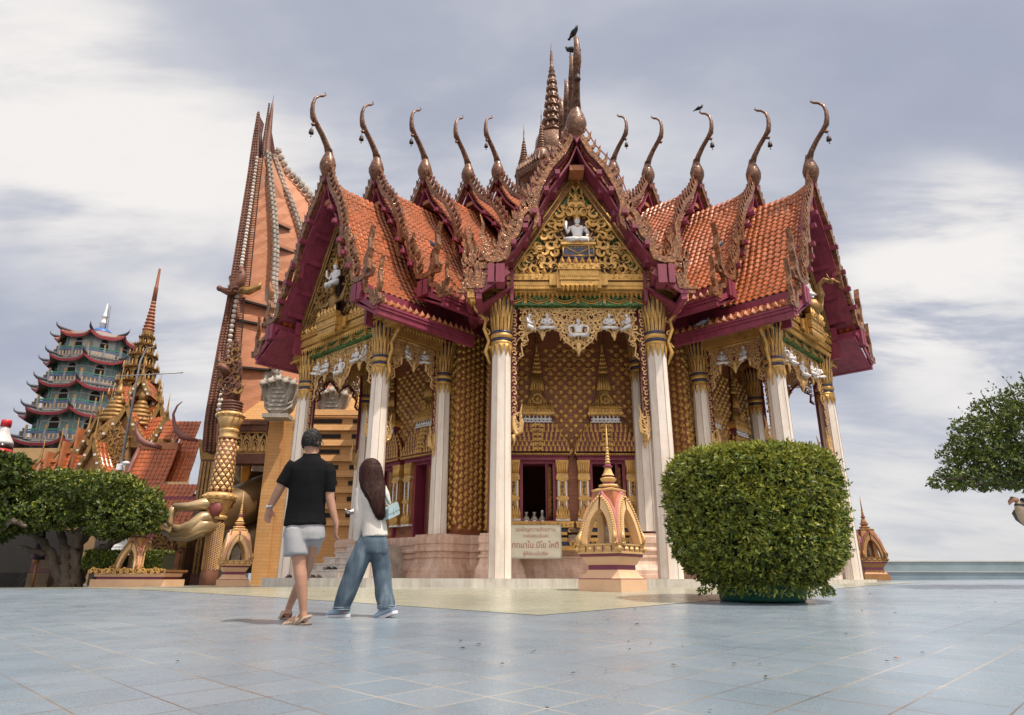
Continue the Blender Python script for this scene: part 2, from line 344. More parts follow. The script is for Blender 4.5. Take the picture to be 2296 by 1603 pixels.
# carved ornament: a curling flame scroll, in the (x,z) plane
def kanok(mb, cx, cz, r, ang, hand=1, y=0.0, mi=0, depth=1.0, turns=0.75):
    pts = []; rs = []; k = 9
    for i in range(k):
        t = i / (k - 1); a = ang + hand * turns * 2 * pi * t; q = r * (1.0 - 0.80 * t)
        pts.append((cx + q * cos(a), y - 0.05 * depth * r * 3 * t, cz + q * sin(a))); rs.append(r * (0.13 + 0.19 * sin(pi * min(1, t * 0.9 + 0.1))))
    mb.tube(pts, rs, 4, mi, False)
    # the flame tail leaving the scroll
    a = ang; d = (cos(a + hand * -1.0), sin(a + hand * -1.0)); p0 = (cx + r * cos(a), cz + r * sin(a))
    q = [(p0[0], y, p0[1]), (p0[0] + d[0] * r * .5, y - .02, p0[1] + d[1] * r * .5), (p0[0] + d[0] * r * 1.0 + 0.15 * r * cos(a), y, p0[1] + d[1] * r * 1.0 + 0.15 * r * sin(a))]
    mb.tube(q, [r * .26, r * .22, r * .02], 4, mi, False)
def scroll_fill(mb, poly, r, y, mi=0, mirror=True, seed=1, margin=0.55, depth=1.0):
    rn = random.Random(seed); xs = [p[0] for p in poly]; zs = [p[1] for p in poly]
    sp = r * 1.50; z = min(zs) + r * .6; row = 0
    while z < max(zs):
        x = (min(xs) if not mirror else 0.0) + sp * (0.5 if row % 2 == 0 else 0.95)
        while x < max(xs):
            xx = x + rn.uniform(-.15, .15) * r; zz = z + rn.uniform(-.15, .15) * r
            if inpoly(xx, zz, poly) and edge_dist(xx, zz, poly) > r * margin:
                rr = r * rn.uniform(.8, 1.12); an = rn.uniform(0, 2 * pi); hd = rn.choice((-1, 1))
                kanok(mb, xx, zz, rr, an, hd, y, mi, depth)
                if mirror: kanok(mb, -xx, zz, rr, pi - an, -hd, y, mi, depth)
            x += sp
        z += sp * 0.88; row += 1
def flame(mb, x, z, w, h, y, ang=0.0, lift=0.04, mi=0):           # raised flame boss on a wall: tip at +z when ang=0
    o = [(0, -.30), (.30, -.24), (.46, 0.0), (.36, .22), (.14, .36), (0.02, .72), (-.14, .36), (-.36, .22), (-.46, 0), (-.30, -.24)]
    ca, sa = cos(ang), sin(ang); vs = []
    for a, b in o:
        a *= w; b *= h; vs.append((x + a * ca + b * sa, y, z - a * sa + b * ca))
    inn = []
    for a, b in o:
        a *= w * .55; b *= h * .5; inn.append((x + a * ca + b * sa, y - lift, z - a * sa + b * ca))
    n = len(o); fs = [(i, (i + 1) % n, (i + 1) % n + n, i + n) for i in range(n)] + [tuple(range(n, 2 * n))]
    mb.add(vs + inn, fs, mi)
def spike_row(mb, x0, x1, y, z, w, h, d=0.05, down=False, mi=0, n=None):  # row of small pointed leaves
    L = x1 - x0; n = n or max(1, round(L / w)); s = L / n
    for i in range(n):
        c = x0 + s * (i + .5); k = -1 if down else 1
        vs = [(c - s * .42, y, z), (c + s * .42, y, z), (c + s * .30, y, z + k * h * .45), (c, y, z + k * h), (c - s * .30, y, z + k * h * .45), (c, y - d, z + k * h * .25)]
        mb.add(vs, [(0, 1, 5), (1, 2, 5), (2, 3, 5), (3, 4, 5), (4, 0, 5), (4, 3, 2, 1, 0)], mi)
def spikes_path(mb, pts, w, h, mi=0, y=0.0, lean=0.0):             # flame leaves along a line in (x,z), standing outward (left of travel)
    for a, b in zip(pts[:-1], pts[1:]):
        a = Vector(a); b = Vector(b); d = b - a; n = max(1, round(d.length / w))
        for i in range(n): yield a + d * ((i + .5) / n), d.normalized()
def deity(mbw, mbg, T, pose='pray', face=0.0):
    """small seated figure about 1 unit high, front toward -y"""
    R = T @ RZ(face)
    mbw.lathe([(.02, .28), (.15, .30), (.155, .36), (.12, .46), (.15, .56), (.185, .64), (.16, .70), (.055, .735), (.05, .775)], 12, (0, 0, 0), 0, 1.0, .62, 0, True, R)
    mbw.ball((0, -.01, .845), .088, 10, 8, 0, .86, .95, 1.08, R)
    mbw.tube([(0, -.085, .86), (0, -.105, .83)], [.012, .016], 5, 0, True, R)
    for s in (-1, 1):
        if pose == 'pray': pts = [(s * .175, 0, .67), (s * .23, -.04, .50), (s * .10, -.16, .44), (s * .015, -.19, .55)]
        elif pose == 'akimbo': pts = [(s * .175, 0, .67), (s * .33, -.02, .62), (s * .34, -.05, .45), (s * .28, -.09, .36)]
        elif pose == 'bless' and s < 0: pts = [(s * .175, 0, .67), (s * .26, -.03, .52), (s * .30, -.10, .60), (s * .29, -.12, .75)]
        else: pts = [(s * .175, 0, .67), (s * .26, -.03, .50), (s * .25, -.12, .40), (s * .22, -.16, .36)]
        mbw.tube(pts, [.052, .045, .036, .03], 7, 0, True, R)
        mbw.ball(pts[-1], .036, 7, 5, 0, 1, .8, 1.2, R)
        mbw.tube([(s * .10, -.02, .30), (s * .30, -.10, .27), (s * .10, -.22, .25), (s * -.06, -.21, .25)], [.085, .075, .055, .03], 7, 0, True, R)
    mbg.lathe([(.095, .885), (.10, .905), (.085, .93), (.075, .96), (.05, .99), (.045, 1.02), (.02, 1.07), (.004, 1.15)], 10, (0, 0, 0), 0, 1, 1, 0, True, R)
    mbg.tube([(-.10, -.06, .70), (0, -.125, .64), (.10, -.06, .70)], .018, 5, 0, True, R)
    mbg.lathe([(.158, .33), (.168, .345), (.168, .375), (.15, .39)], 12, (0, 0, 0), 0, 1, .64, 0, True, R)
    for s in (-1, 1): mbg.ball((s * .20, -.015, .61), .055, 7, 5, 0, 1, 1, .35, R)
# floor height: a gentle fall away from the hall toward the viewer, and a little rise to the right
def fz(x, y):
    g = -0.575 + 0.0283 * y; cap = -0.15; k = 0.05
    h = max(0.0, min(1.0, 0.5 + 0.5 * (cap - g) / k)); g2 = cap * (1 - h) + g * h - k * h * (1 - h)
    return g2 + 0.010 * (x - 1.5) * max(0.0, min(1.0, (y - 8) / 10.0))
# ------------------------------------------------------------------ ground, terrace floor, far land, parapet
def floor_mat(name, c1, c2, grout_a, grout_b, rough, w=0.335, off=0.0):
    m = bpy.data.materials.new(name); m.use_nodes = True; nt = m.node_tree; N = nt.nodes; L = nt.links
    b = N["Principled BSDF"]; tc = N.new("ShaderNodeTexCoord"); mp = N.new("ShaderNodeMapping"); co = tc.outputs['Object']
    L.new(co, mp.inputs[0]); mp.inputs['Rotation'].default_value = (0, 0, rad(-46.0))
    mp.inputs['Location'].default_value = (0.11, 0.05, 0)
    # slight waviness of hand laid joints
    nw = _noise(nt, co, 1.3, 2); ad = N.new("ShaderNodeVectorMath"); ad.operation = 'MULTIPLY_ADD'
    L.new(nw.outputs['Color'], ad.inputs[0]); ad.inputs[1].default_value = (0.010, 0.010, 0); L.new(mp.outputs[0], ad.inputs[2])
    def brick(bw, ms):
        br = N.new("ShaderNodeTexBrick"); L.new(ad.outputs[0], br.inputs[0]); br.offset = off; br.squash = 1.0
        br.inputs['Scale'].default_value = 1.0; br.inputs['Brick Width'].default_value = bw; br.inputs['Row Height'].default_value = bw
        br.inputs['Mortar Size'].default_value = ms; br.inputs['Mortar Smooth'].default_value = 0.1; br.inputs['Bias'].default_value = 0.0; return br
    br = brick(w, 0.0046); br.inputs['Color1'].default_value = (*c1, 1); br.inputs['Color2'].default_value = (*c2, 1); br.inputs['Mortar'].default_value = (*c1, 1)
    n1 = _noise(nt, co, 0.55, 6, 0.6); n2 = _noise(nt, co, 140, 2); n3 = _noise(nt, co, 2.4, 5, 0.6)
    x = N.new("ShaderNodeMix"); x.data_type = 'RGBA'; x.blend_type = 'MULTIPLY'; x.inputs[0].default_value = 1
    L.new(br.outputs[0], x.inputs[6]); L.new(_ramp(nt, n1.outputs[0], ((0.3, (0.86, 0.86, 0.88)), (0.7, (1.10, 1.08, 1.06)))), x.inputs[7])
    x2 = N.new("ShaderNodeMix"); x2.data_type = 'RGBA'; x2.blend_type = 'MULTIPLY'; x2.inputs[0].default_value = 1
    L.new(x.outputs[2], x2.inputs[6]); L.new(_ramp(nt, n2.outputs[0], ((0.35, (0.80, 0.80, 0.80)), (0.65, (1.16, 1.16, 1.16)))), x2.inputs[7])
    st = N.new("ShaderNodeMix"); st.data_type = 'RGBA'; L.new(_ramp(nt, n3.outputs[0], ((0.55, (0, 0, 0)), (0.75, (0.30,) * 3))), st.inputs[0])
    L.new(x2.outputs[2], st.inputs[6]); st.inputs[7].default_value = (c1[0] * 0.85, c1[1] * 0.72, c1[2] * 0.66, 1)
    gr = _ramp(nt, n1.outputs[0], ((0.42, grout_a), (0.58, grout_b)))
    n4 = _noise(nt, co, 1.1, 3, 0.6); gm = N.new("ShaderNodeMath"); gm.operation = 'MULTIPLY'; L.new(br.outputs['Fac'], gm.inputs[0])
    L.new(_ramp(nt, n4.outputs[0], ((0.32, (0.25,) * 3), (0.52, (1.0,) * 3))), gm.inputs[1])
    g = N.new("ShaderNodeMix"); g.data_type = 'RGBA'; L.new(gm.outputs[0], g.inputs[0]); L.new(st.outputs[2], g.inputs[6]); L.new(gr, g.inputs[7])
    L.new(g.outputs[2], b.inputs['Base Color'])
    rr = _ramp(nt, n3.outputs[0], ((0.3, (rough - 0.06,) * 3), (0.7, (rough + 0.08,) * 3))); L.new(rr, b.inputs['Roughness'])
    bp = N.new("ShaderNodeBump"); bp.inputs['Strength'].default_value = 0.12; bp.inputs['Distance'].default_value = 0.004
    sub = N.new("ShaderNodeMath"); sub.operation = 'SUBTRACT'; L.new(n2.outputs[0], sub.inputs[0]); L.new(br.outputs['Fac'], sub.inputs[1])
    L.new(sub.outputs[0], bp.inputs['Height']); L.new(bp.outputs[0], b.inputs['Normal'])
    b.inputs['Specular IOR Level'].default_value = 0.5
    return m
M['floor'] = floor_mat('blue_grey_floor_tile', (0.188, 0.245, 0.298), (0.222, 0.275, 0.325), (0.12, 0.075, 0.05), (0.42, 0.375, 0.315), 0.28)
M['apron'] = floor_mat('pale_green_floor_tile', (0.33, 0.345, 0.265), (0.355, 0.365, 0.29), (0.30, 0.30, 0.20), (0.42, 0.41, 0.30), 0.24, 0.30)
def terrace():
    mb = MB(); xs = [-40 + 1.25 * i for i in range(65)]; ys = [-4 + 1.0 * i for i in range(57)]; n = len(ys)
    vs = [(x, y, fz(x, y)) for x in xs for y in ys]
    fs = [(i * n + j, (i + 1) * n + j, (i + 1) * n + j + 1, i * n + j + 1) for i in range(len(xs) - 1) for j in range(n - 1)]
    mb.add(vs, fs, 0, True); solo('terrace_floor', mb, 'floor', (0, 0, 0), kind='structure')
    # pale green tiled apron round the hall: a corner toward the viewer, sides along the tile joints
    a, e = rayd(1208, 1380); k = (0.575) / (0.0283 - e); c = Vector((a * k, k))
    d1 = Vector((-sin(rad(49.5)), cos(rad(49.5)))); d2 = Vector((sin(rad(44.5)), cos(rad(44.5))))
    mb = MB(); A = 20; q = [[None] * (A + 1) for _ in range(A + 1)]
    vs = []; L1, L2 = 21.0, 15.0
    for i in range(A + 1):
        for j in range(A + 1):
            p = c + d1 * (L1 * i / A) + d2 * (L2 * j / A); vs.append((p.x, p.y, fz(p.x, p.y) + 0.004))
    fs = [(i * (A + 1) + j, i * (A + 1) + j + 1, (i + 1) * (A + 1) + j + 1, (i + 1) * (A + 1) + j) for i in range(A) for j in range(A)]
    mb.add(vs, fs, 0, True); solo('tiled_apron', mb, 'apron', (0, 0, 0), kind='structure')
    # land far below the hilltop
    mb = MB(); mb.lathe([(2500, -14.0), (0.5, -14.0)], 48); solo('ground', mb, mat('far_green_land', (0.07, 0.10, 0.05), 0.9, vscale=0.02), (0, 0, 0), kind='structure')
    # retaining sides of the terrace
    mb = MB(); mb.sweep([(-40, -4), (40, -4), (40, 52), (-40, 52)], [(0, -0.35), (0.05, -14.0)], closed=True)
    mb.box(-40, 40, -4, 52, -13.5, -1.2); solo('terrace_retaining_side', mb, 'slab', (0, 0, 0), kind='structure')
terrace()
def debris():
    mb = MB(); rn = random.Random(5)
    for i in range(60):
        d = 2.9 + 11 * rn.random() ** 1.3; x = rn.uniform(-0.75, 0.75) * d; y = d; s = rn.uniform(.007, .018) * (1 + d * .05); a = rn.uniform(0, 6.28)
        if rn.random() < .5: x = rn.uniform(.0, .55) * d
        z = fz(x, y) + .008; pts = []
        for k, (u, v) in enumerate(((-1, 0), (-.3, .42), (.5, .36), (1.1, 0), (.5, -.36), (-.3, -.42))):
            pts.append((x + s * (u * cos(a) - v * sin(a)), y + s * (u * sin(a) + v * cos(a)), z + (abs(v) * s * .8 if k % 2 else s * .3 * rn.random())))
        mb.add(pts, [(0, 1, 2, 3), (0, 3, 4, 5)], rn.choice((0, 0, 1, 1, 1, 2)))
    solo('fallen_leaves', mb, [mat('dry_leaf', (0.14, 0.07, 0.03), 0.8), mat('black_speck', (0.03, 0.025, 0.02), 0.8), mat('orange_leaf', (0.35, 0.15, 0.05), 0.8)], (0, 0, 0),
         'dry leaves and specks scattered over the blue tiled floor', 'leaves', kind='stuff')
debris()
def parapet():
    mt = mat('blue_grey_wall_paint', (0.20, 0.27, 0.31), 0.6, 0, 0.12, 0.8, 0.08, 15, dirt=(0.12, 0.16, 0.18), dirtamt=0.4)
    edge = mat('pale_wall_edge', (0.48, 0.47, 0.43), 0.6)
    r = thing('parapet_wall', 'low blue grey two-step parapet wall at the far right edge of the terrace', 'wall', (13.2, 27.0, fz(13.2, 27)))
    a = Vector((12.3, 27.2)); b = Vector((31, 24.6)); d = (b - a).normalized(); n = Vector((d.y, -d.x)); L = (b - a).length
    T = Matrix(((d.x, -n.x, 0, a.x), (d.y, -n.y, 0, a.y), (0, 0, 1, 0), (0, 0, 0, 1)))
    mb = MB(T); mb.box(0, L, 0.45, 0.8, -0.6, 0.66); mb.box(0, L, 0.0, 0.447, -0.6, 0.27); part('wall', mb, mt, r)
    mb = MB(T); mb.box(-.02, L, 0.42, 0.83, 0.66, 0.70); part('coping', mb, edge, r)
    mb = MB(T); mb.box(-.02, L, -0.03, 0.448, 0.27, 0.30); part('ledge', mb, edge, r)
parapet()
# ------------------------------------------------------------------ the ordination hall
HALL = thing('ordination_hall', 'ornate temple hall with tiered orange roofs, magenta eaves and gold carved porches', 'temple', (1.5, 24.0, -0.15))
phL, phR = rad(42.6), rad(46.5)
class Mod: pass
def module(x, y, rz, s, za, mx, mz, lx, lz, yg, name):
    q = Mod(); q.T = TR(x, y, 0, rz, s); q.za, q.mx, q.mz, q.lx, q.lz, q.yg, q.name = za, mx, mz, lx, lz, yg, name; q.s = s; return q
MF = module(1.58, 15.0, 0.0, 1.05, 10.12, 1.84, 6.66, 2.22, 6.02, -0.95, 'front')
ML = module(-4.56, 17.2, -phL, 1.0, 11.05, 2.07, 6.95, 2.82, 6.12, -1.02, 'left')
MR = module(7.80, 17.3, phR, 1.0, 11.05, 2.10, 6.92, 2.82, 6.10, -1.02, 'right')
A = 1.74; YB = 2.4
def wp(q, x, y):
    v = q.T @ Vector((x, y, 0)); return (v.x, v.y)

# --- platform, plinth and walls
def hall_base():
    path = [wp(ML, -2.5, 2.6), wp(ML, -2.3, -.42), wp(ML, 2.3, -.42), wp(MF, -2.3, -.42), wp(MF, 2.3, -.42), wp(MR, -2.3, -.42), wp(MR, 2.3, -.42), wp(MR, 2.5, 2.6), (10.5, 27), (7, 32.5), (-4, 32.5), (-7.5, 27)]
    mb = MB(); mb.slab(path, -0.45, 0.0); part('platform', mb, 'slab', HALL)
    prof = [(.40, 0.004), (.40, .10), (.36, .11), (.36, .20), (.33, .22), (.24, .33), (.20, .42), (.20, .47), (.25, .49), (.25, .53), (.16, .55), (.16, .62), (.25, .64), (.25, .68), (.21, .72), (.21, .80), (.25, .83), (.25, .97), (.20, 1.0), (.20, 1.045), (.0, 1.06), (-.3, 1.06)]
    prof = [(d * .62 if d > 0 else d, z) for d, z in prof]; pl = []
    for q in (ML, MF, MR):
        pl += [wp(q, a, b) for a, b in ((-2.12, 2.75), (-2.12, 1.84), (-1.42, 1.84), (-1.42, 2.36), (1.42, 2.36), (1.42, 1.84), (2.12, 1.84), (2.12, 2.75))]
    mb = MB(); mb.sweep([(-6.0, 25)] + pl + [(9.2, 25)], prof); part('plinth', mb, 'pink', HALL)
    # joints between the sandstone tiles
    return pl
hall_base()

def wall_panel(mb, x0, x1, y0, y1, z0, z1, holes):                 # wall with rectangular openings, boxes butted together
    xs = [x0]
    for a, b, c, d in sorted(holes):
        mb.box(xs[-1], a, y0, y1, z0, z1); mb.box(a, b, y0, y1, z0, c); mb.box(a, b, y0, y1, d, z1); xs.append(b)
    mb.box(xs[-1], x1, y0, y1, z0, z1)
WX = 0.86
def opening(q): return (0.42, 1.29, 2.76) if q is MF else (0.43, 0.86, 3.02)      # half width, sill, head
def hall_walls():
    for q in (ML, MF, MR):
        hw, z0, z1 = opening(q)
        mb = MB(q.T); wall_panel(mb, -2.1, 2.1, YB, YB + .32, 0.5 if q is not MF else 1.03, 6.6, [(s * WX - hw, s * WX + hw, z0, z1) for s in (-1, 1)])
        if q is MF:
            mc = MB(q.T); mc.box(-1.44, 1.44, YB - .10, YB - .001, 1.062, 1.16); mc.box(-1.44, 1.44, YB - .05, YB - .0015, 1.16, 1.24); part('plinth_course', mc, 'pink', HALL)
        # raised gilded flowers in a four petal lattice
        k = 0.25; rows = range(0, 16); y = YB
        for i in rows:
            for j in range(-5, 6):
                cx = (j + .5 * (i % 2)) * k * 2.0; cz = 1.9 + i * k * 1.02
                for an in range(4):
                    dx, dz = ((0, 1), (1, 0), (0, -1), (-1, 0))[an]; px, pz = cx + dx * .125, cz + dz * .125
                    if abs(px) > 1.95 or pz > 5.9 or pz < 3.0: continue
                    lim = 0.98 if pz < 2.95 else max(.14, 0.80 - (pz - 2.95) * .36)
                    if min(abs(px - WX), abs(px + WX)) < lim * (0.62 if pz < 2.5 else .80) + .03: continue
                    flame(mb, px, pz, .165, .20, y - .001, an * pi / 2, .04, 1)
        if q is not MF:
            for sx in (-1.98, -1.78, 1.78, 1.98):
                for j in range(22): flame(mb, sx, 1.24 + j * .232 + (.116 if abs(sx) > 1.9 else 0), .205, .24, y - .001, 0, .05, 1)
        part('wall', mb, ['weave', 'gold'], HALL)
    # diagonal walls between the porches with dense flame lattice
    for qa, qb in ((ML, MF), (MF, MR)):
        a = Vector(wp(qa, 2.1, YB)); b = Vector(wp(qb, -2.1, YB))
        # side return of porch a, diagonal, side return of porch b
        for p0, p1 in ((a, Vector(wp(qa, 2.1, YB + .9))), (Vector(wp(qa, 2.1, YB + .9)), Vector(wp(qb, -2.1, YB + .9))), (Vector(wp(qb, -2.1, YB + .9)), b)):
            d = (p1 - p0); L = d.length; d.normalize()
            T = Matrix(((d.x, -d.y, 0, p0.x), (d.y, d.x, 0, p0.y), (0, 0, 1, 0), (0, 0, 0, 1)))
            mb = MB(T); mb.box(0.002, L - .002, 0.003, .3, 1.03, 7.4); n = max(1, int(L / .152)); sx = L / n
            for i in range(n):
                for j in range(32):
                    flame(mb, (i + .5) * sx, 1.22 + j * .19 + (.095 if i % 2 else 0), .165, .195, 0.002, 0, .06, 1)
            part('wall', mb, ['brown', 'gold'], HALL)
    # outer walls running back from the wings, and the rear
    rear = [wp(ML, -2.1, YB + .33), (-6.0, 25.5), (-3.8, 31.5), (6.8, 31.5), (9.2, 25.5), wp(MR, 2.1, YB + .33)]
    for p0, p1 in zip(rear[:-1], rear[1:]):
        p0 = Vector(p0); p1 = Vector(p1); d = (p0 - p1); L = d.length; d.normalize()
        T = Matrix(((d.x, -d.y, 0, p1.x), (d.y, d.x, 0, p1.y), (0, 0, 1, 0), (0, 0, 0, 1)))
        mb = MB(T); mb.box(0, L, 0, .25, 0.0, 7.4); part('wall', mb, 'brown', HALL)
    mb = MB(); mb.slab([(-5, 21.5), (7.8, 21.5), (8.6, 25.5), (6.4, 31), (-3.4, 31), (-5.6, 25.5)], 7.0, 7.3); part('ceiling', mb, 'maroon', HALL)
hall_walls()

# --- columns
def column_parts(q, x, y, zb, zc, zt, r=.235, sides=True):
    T = q.T @ TR(x, y, 0)
    mb = MB(T); r0, r1 = r, r * .86
    def octa(rr): k = rr * .42; return [(rr, -k), (rr, k), (k, rr), (-k, rr), (-rr, k), (-rr, -k), (-k, -rr), (k, -rr)]
    P0, P1 = octa(r0), octa(r1)
    vs = [(a, b, zb) for a, b in P0] + [(a, b, zc) for a, b in P1]
    mb.add(vs, [(i, (i + 1) % 8, (i + 1) % 8 + 8, i + 8) for i in range(8)] + [tuple(range(7, -1, -1)), tuple(range(8, 16))])
    for i in range(8):      # dark joints on the arrises
        a, b = P0[i], P1[i]; mb.tube([(a[0], a[1], zb + .01), (b[0], b[1], zc)], .006, 4, 1, False)
    col = part('column', mb, ['cream', 'seam'], HALL)
    mb = MB(T); h = zt - zc; R = r1 * 1.08
    mb.lathe([(R * 1.02, zc - .03), (R * 1.10, zc), (R * 1.12, zc + .05), (R * 1.02, zc + .06)], 20, mi=0)
    mb.lathe([(R * 1.05, zc + .06), (R * 1.05, zc + .13)], 20, mi=1)
    mb.lathe([(R * 1.10, zc + .13), (R * 1.18, zc + .17), (R * 1.18, zc + .21), (R * 1.08, zc + .24)], 20, mi=0)
    mb.lathe([(R * 1.06, zc + .24), (R * 1.06, zc + .30)], 20, mi=1)
    mb.lathe([(R * 1.02, zc + .30), (R * 1.0, zc + .34), (R * .98, zc + h * .62), (R * 1.2, zt)], 16, mi=2)
    for i in range(12):       # hanging leaves below the bands
        a = 2 * pi * i / 12; X = TR(0, 0, 0, a)
        w = R * .27; zz = zc - .01
        mb.add([(w, -R * 1.06, zz), (-w, -R * 1.06, zz), (-w * .8, -R * 1.04, zz - .14), (0, -R * 1.02, zz - .30), (w * .8, -R * 1.04, zz - .14), (0, -R * 1.2, zz - .08)],
               [(0, 5, 1), (1, 5, 2), (2, 5, 3), (3, 5, 4), (4, 5, 0)], 0, False, X)
    for lvl, (z0, hh, k0, k1) in enumerate(((zc + .30, h * .40, 1.02, 1.22), (zc + h * .50, h * .52, 1.06, 1.42))):
        for i in range(16):       # upright lotus petals in two tiers
            a = 2 * pi * (i + .5 * lvl) / 16; X = TR(0, 0, 0, a); w = R * .155
            mb.add([(-w, -R * k0, z0), (w, -R * k0, z0), (w * 1.15, -R * lerp(k0, k1, .6), z0 + hh * .62), (0, -R * k1 * 1.03, z0 + hh), (-w * 1.15, -R * lerp(k0, k1, .6), z0 + hh * .62), (0, -R * k0 * 1.12, z0 + hh * .3), (0, -R * lerp(k0, k1, .7) * 1.08, z0 + hh * .66)],
                   [(0, 1, 5), (1, 2, 6, 5), (2, 3, 6), (3, 4, 6), (4, 0, 5, 6)], 0 if i % 2 == 0 or lvl else 0, False, X)
        for i in range(16):
            a = 2 * pi * i / 16; mb.tube([(R * k0 * sin(a), -R * k0 * cos(a), z0 + .02), (R * k1 * .93 * sin(a), -R * k1 * .93 * cos(a), z0 + hh * .8)], R * .05, 4, 1, False)
        mb.lathe([(R * 1.0, z0 + hh * .78), (R * 1.16, z0 + hh * .84), (R * 1.16, z0 + hh * .9), (R * 1.0, z0 + hh * .96)], 16, mi=0)
    part('capital', mb, ['gold', 'blue', 'maroon'], col)
def hall_columns():
    for q in (ML, MF, MR):
        for s in (-1, 1):
            column_parts(q, s * A, 0, 0.0, 5.0, 6.22)
            column_parts(q, s * A, 2.06, 1.06, 5.0, 6.22, .225)
hall_columns()

# --- carved valances hanging between the columns
def valance_poly(hw, zt, hc, hs, hp, wide=True):                     # outline (right half) of the carved fringe
    return [(0, zt), (hw, zt), (hw, zt - hs), (hw - .10, zt - hs * .93), (hw - .06, zt - hs * .74), (hw - .22, zt - hs * .64), (hw - .18, zt - hs * .52), (hw - .36, zt - hs * .42),
            (hw * .66, zt - hp * .74), (hw * .60, zt - hp), (hw * .54, zt - hp * .76), (hw * .42, zt - hp * .68), (hw * .30, zt - hp * .80), (hw * .23, zt - hc * .74), (hw * .12, zt - hc * .85), (0, zt - hc)]
def valance(T, hw, zt, hc, hs, hp, nfig, r=.075, seed=1, strips=True, parent=None, zstrip=2.72, green=True):
    mb = MB(T); P = valance_poly(hw, zt, hc, hs, hp)
    full = P + [(-x, z) for x, z in reversed(P[1:-1])]
    border = [(p[0], p[1]) for p in full]
    scroll_fill(mb, P, r, 0, 0, True, seed, .35); scroll_fill(mb, P, r * .8, .015, 0, True, seed + 9, .2)
    b = P[2:]; pts = [(x, 0, z) for x, z in b]; mb.tube(pts, .022, 5); mb.tube([(-x, 0, z) for x, z in b], .022, 5)
    mb.tube([(-hw, 0, zt), (hw, 0, zt)], .03, 4)
    # maroon backing: narrow edge board behind the scrolls
    for s in (-1, 1):
        mb.strip([(s * x, z) for x, z in b], .05, .022, .05, 1)
    for fx in (0.0, .52, -.52, .82, -.82)[:nfig]:
        R = .155 * (1.25 if fx == 0 else 1); mb.tube([(fx * hw + R * cos(t * pi / 6), -.03, zt - (.30 if fx == 0 else .2) + R * 1.2 * sin(t * pi / 6)) for t in range(-1, 8)], .018, 5)
    for s in (-1, 1):      # pendant drops
        mb.lathe([(.01, -.16), (.05, -.06), (.035, 0), (.06, .05), (.01, .12)], 8, (s * hw * .60, 0, zt - hp + .10))
    mb.lathe([(.01, -.2), (.07, -.06), (.05, 0), (.08, .07), (.01, .16)], 8, (0, 0, zt - hc + .12))
    if strips:             # long flat carvings down the columns, ending in an upturned flame
        for s in (-1, 1):
            x = s * (hw + .10); P2 = [(x - .065, zstrip + .55), (x + .065, zstrip + .55), (x + .065, zt), (x - .065, zt)]
            n = int((zt - zstrip - .6) / .115)
            for i in range(n): kanok(mb, x + (.012 if i % 2 else -.012), zt - .06 - i * .115, .058, pi * (.5 if i % 2 else 1.5), (1 if i % 2 else -1) * s, 0, 0)
            mb.prism([(x - .07, zstrip + .5), (x + .07, zstrip + .5), (x + .07, zt), (x - .07, zt)], .025, .045, 1)
            tl = [(x, zstrip + .62), (x - s * .01, zstrip + .38), (x - s * .06, zstrip + .22), (x - s * .14, zstrip + .28), (x - s * .17, zstrip + .46), (x - s * .14, zstrip + .66), (x - s * .18, zstrip + .90)]
            mb.tube([(a, 0, c) for a, c in tl], [.055, .06, .065, .06, .05, .03, .006], 5, 0, False)
            for k2, (a, c) in enumerate(((x - s * .03, zstrip + .32), (x - s * .10, zstrip + .34), (x - s * .12, zstrip + .50), (x - s * .03, zstrip + .48), (x - s * .10, zstrip + .64))): kanok(mb, a, c, .065, 1.5 * k2, -s, -.03, 0)
            mb.tube([(x, 0, zstrip + .2), (x - s * .02, 0, zstrip)], [.06, .01], 5, 0)
    v = part('valance', mb, ['gold_pale', 'maroon'], parent or HALL)
    if green and strips:
        mb = MB(T)
        for s in (-1, 1): x = s * (hw + .215); mb.box(x - .035, x + .035, .01, .06, zstrip + .1, zt)
        part('mosaic_strip', mb, 'green', v)
    for i, fx in enumerate((0.0, .52, -.52, .82, -.82)[:nfig]):
        h = .64 if fx == 0 else .56; X = T @ Matrix.Translation((fx * hw, -.05, zt - (.86 if fx == 0 else .66))) @ Matrix.Scale(h, 4)
        a = MB(); g = MB(); deity(a, g, X, 'akimbo' if fx == 0 else 'pray', 0 if abs(fx) < .7 else (1.0 if fx < 0 else -1.0) * 1.1)
        f = part('white_figure', a, 'white', v); OFF.setdefault(f.name, OFF[v.name])
        # the figure's ornaments belong to the same small carving
        f.data.materials.append(M['gold_pale']); n0 = len(f.data.vertices)
        bm = bmesh.new(); bm.from_mesh(f.data); gm = g.mesh('tmp', [M['gold_pale']], OFF[v.name]); k0 = len(bm.faces); bm.from_mesh(gm)
        bm.faces.ensure_lookup_table()
        for fc in bm.faces[k0:]: fc.material_index = 1
        bm.to_mesh(f.data); bm.free()
    return v
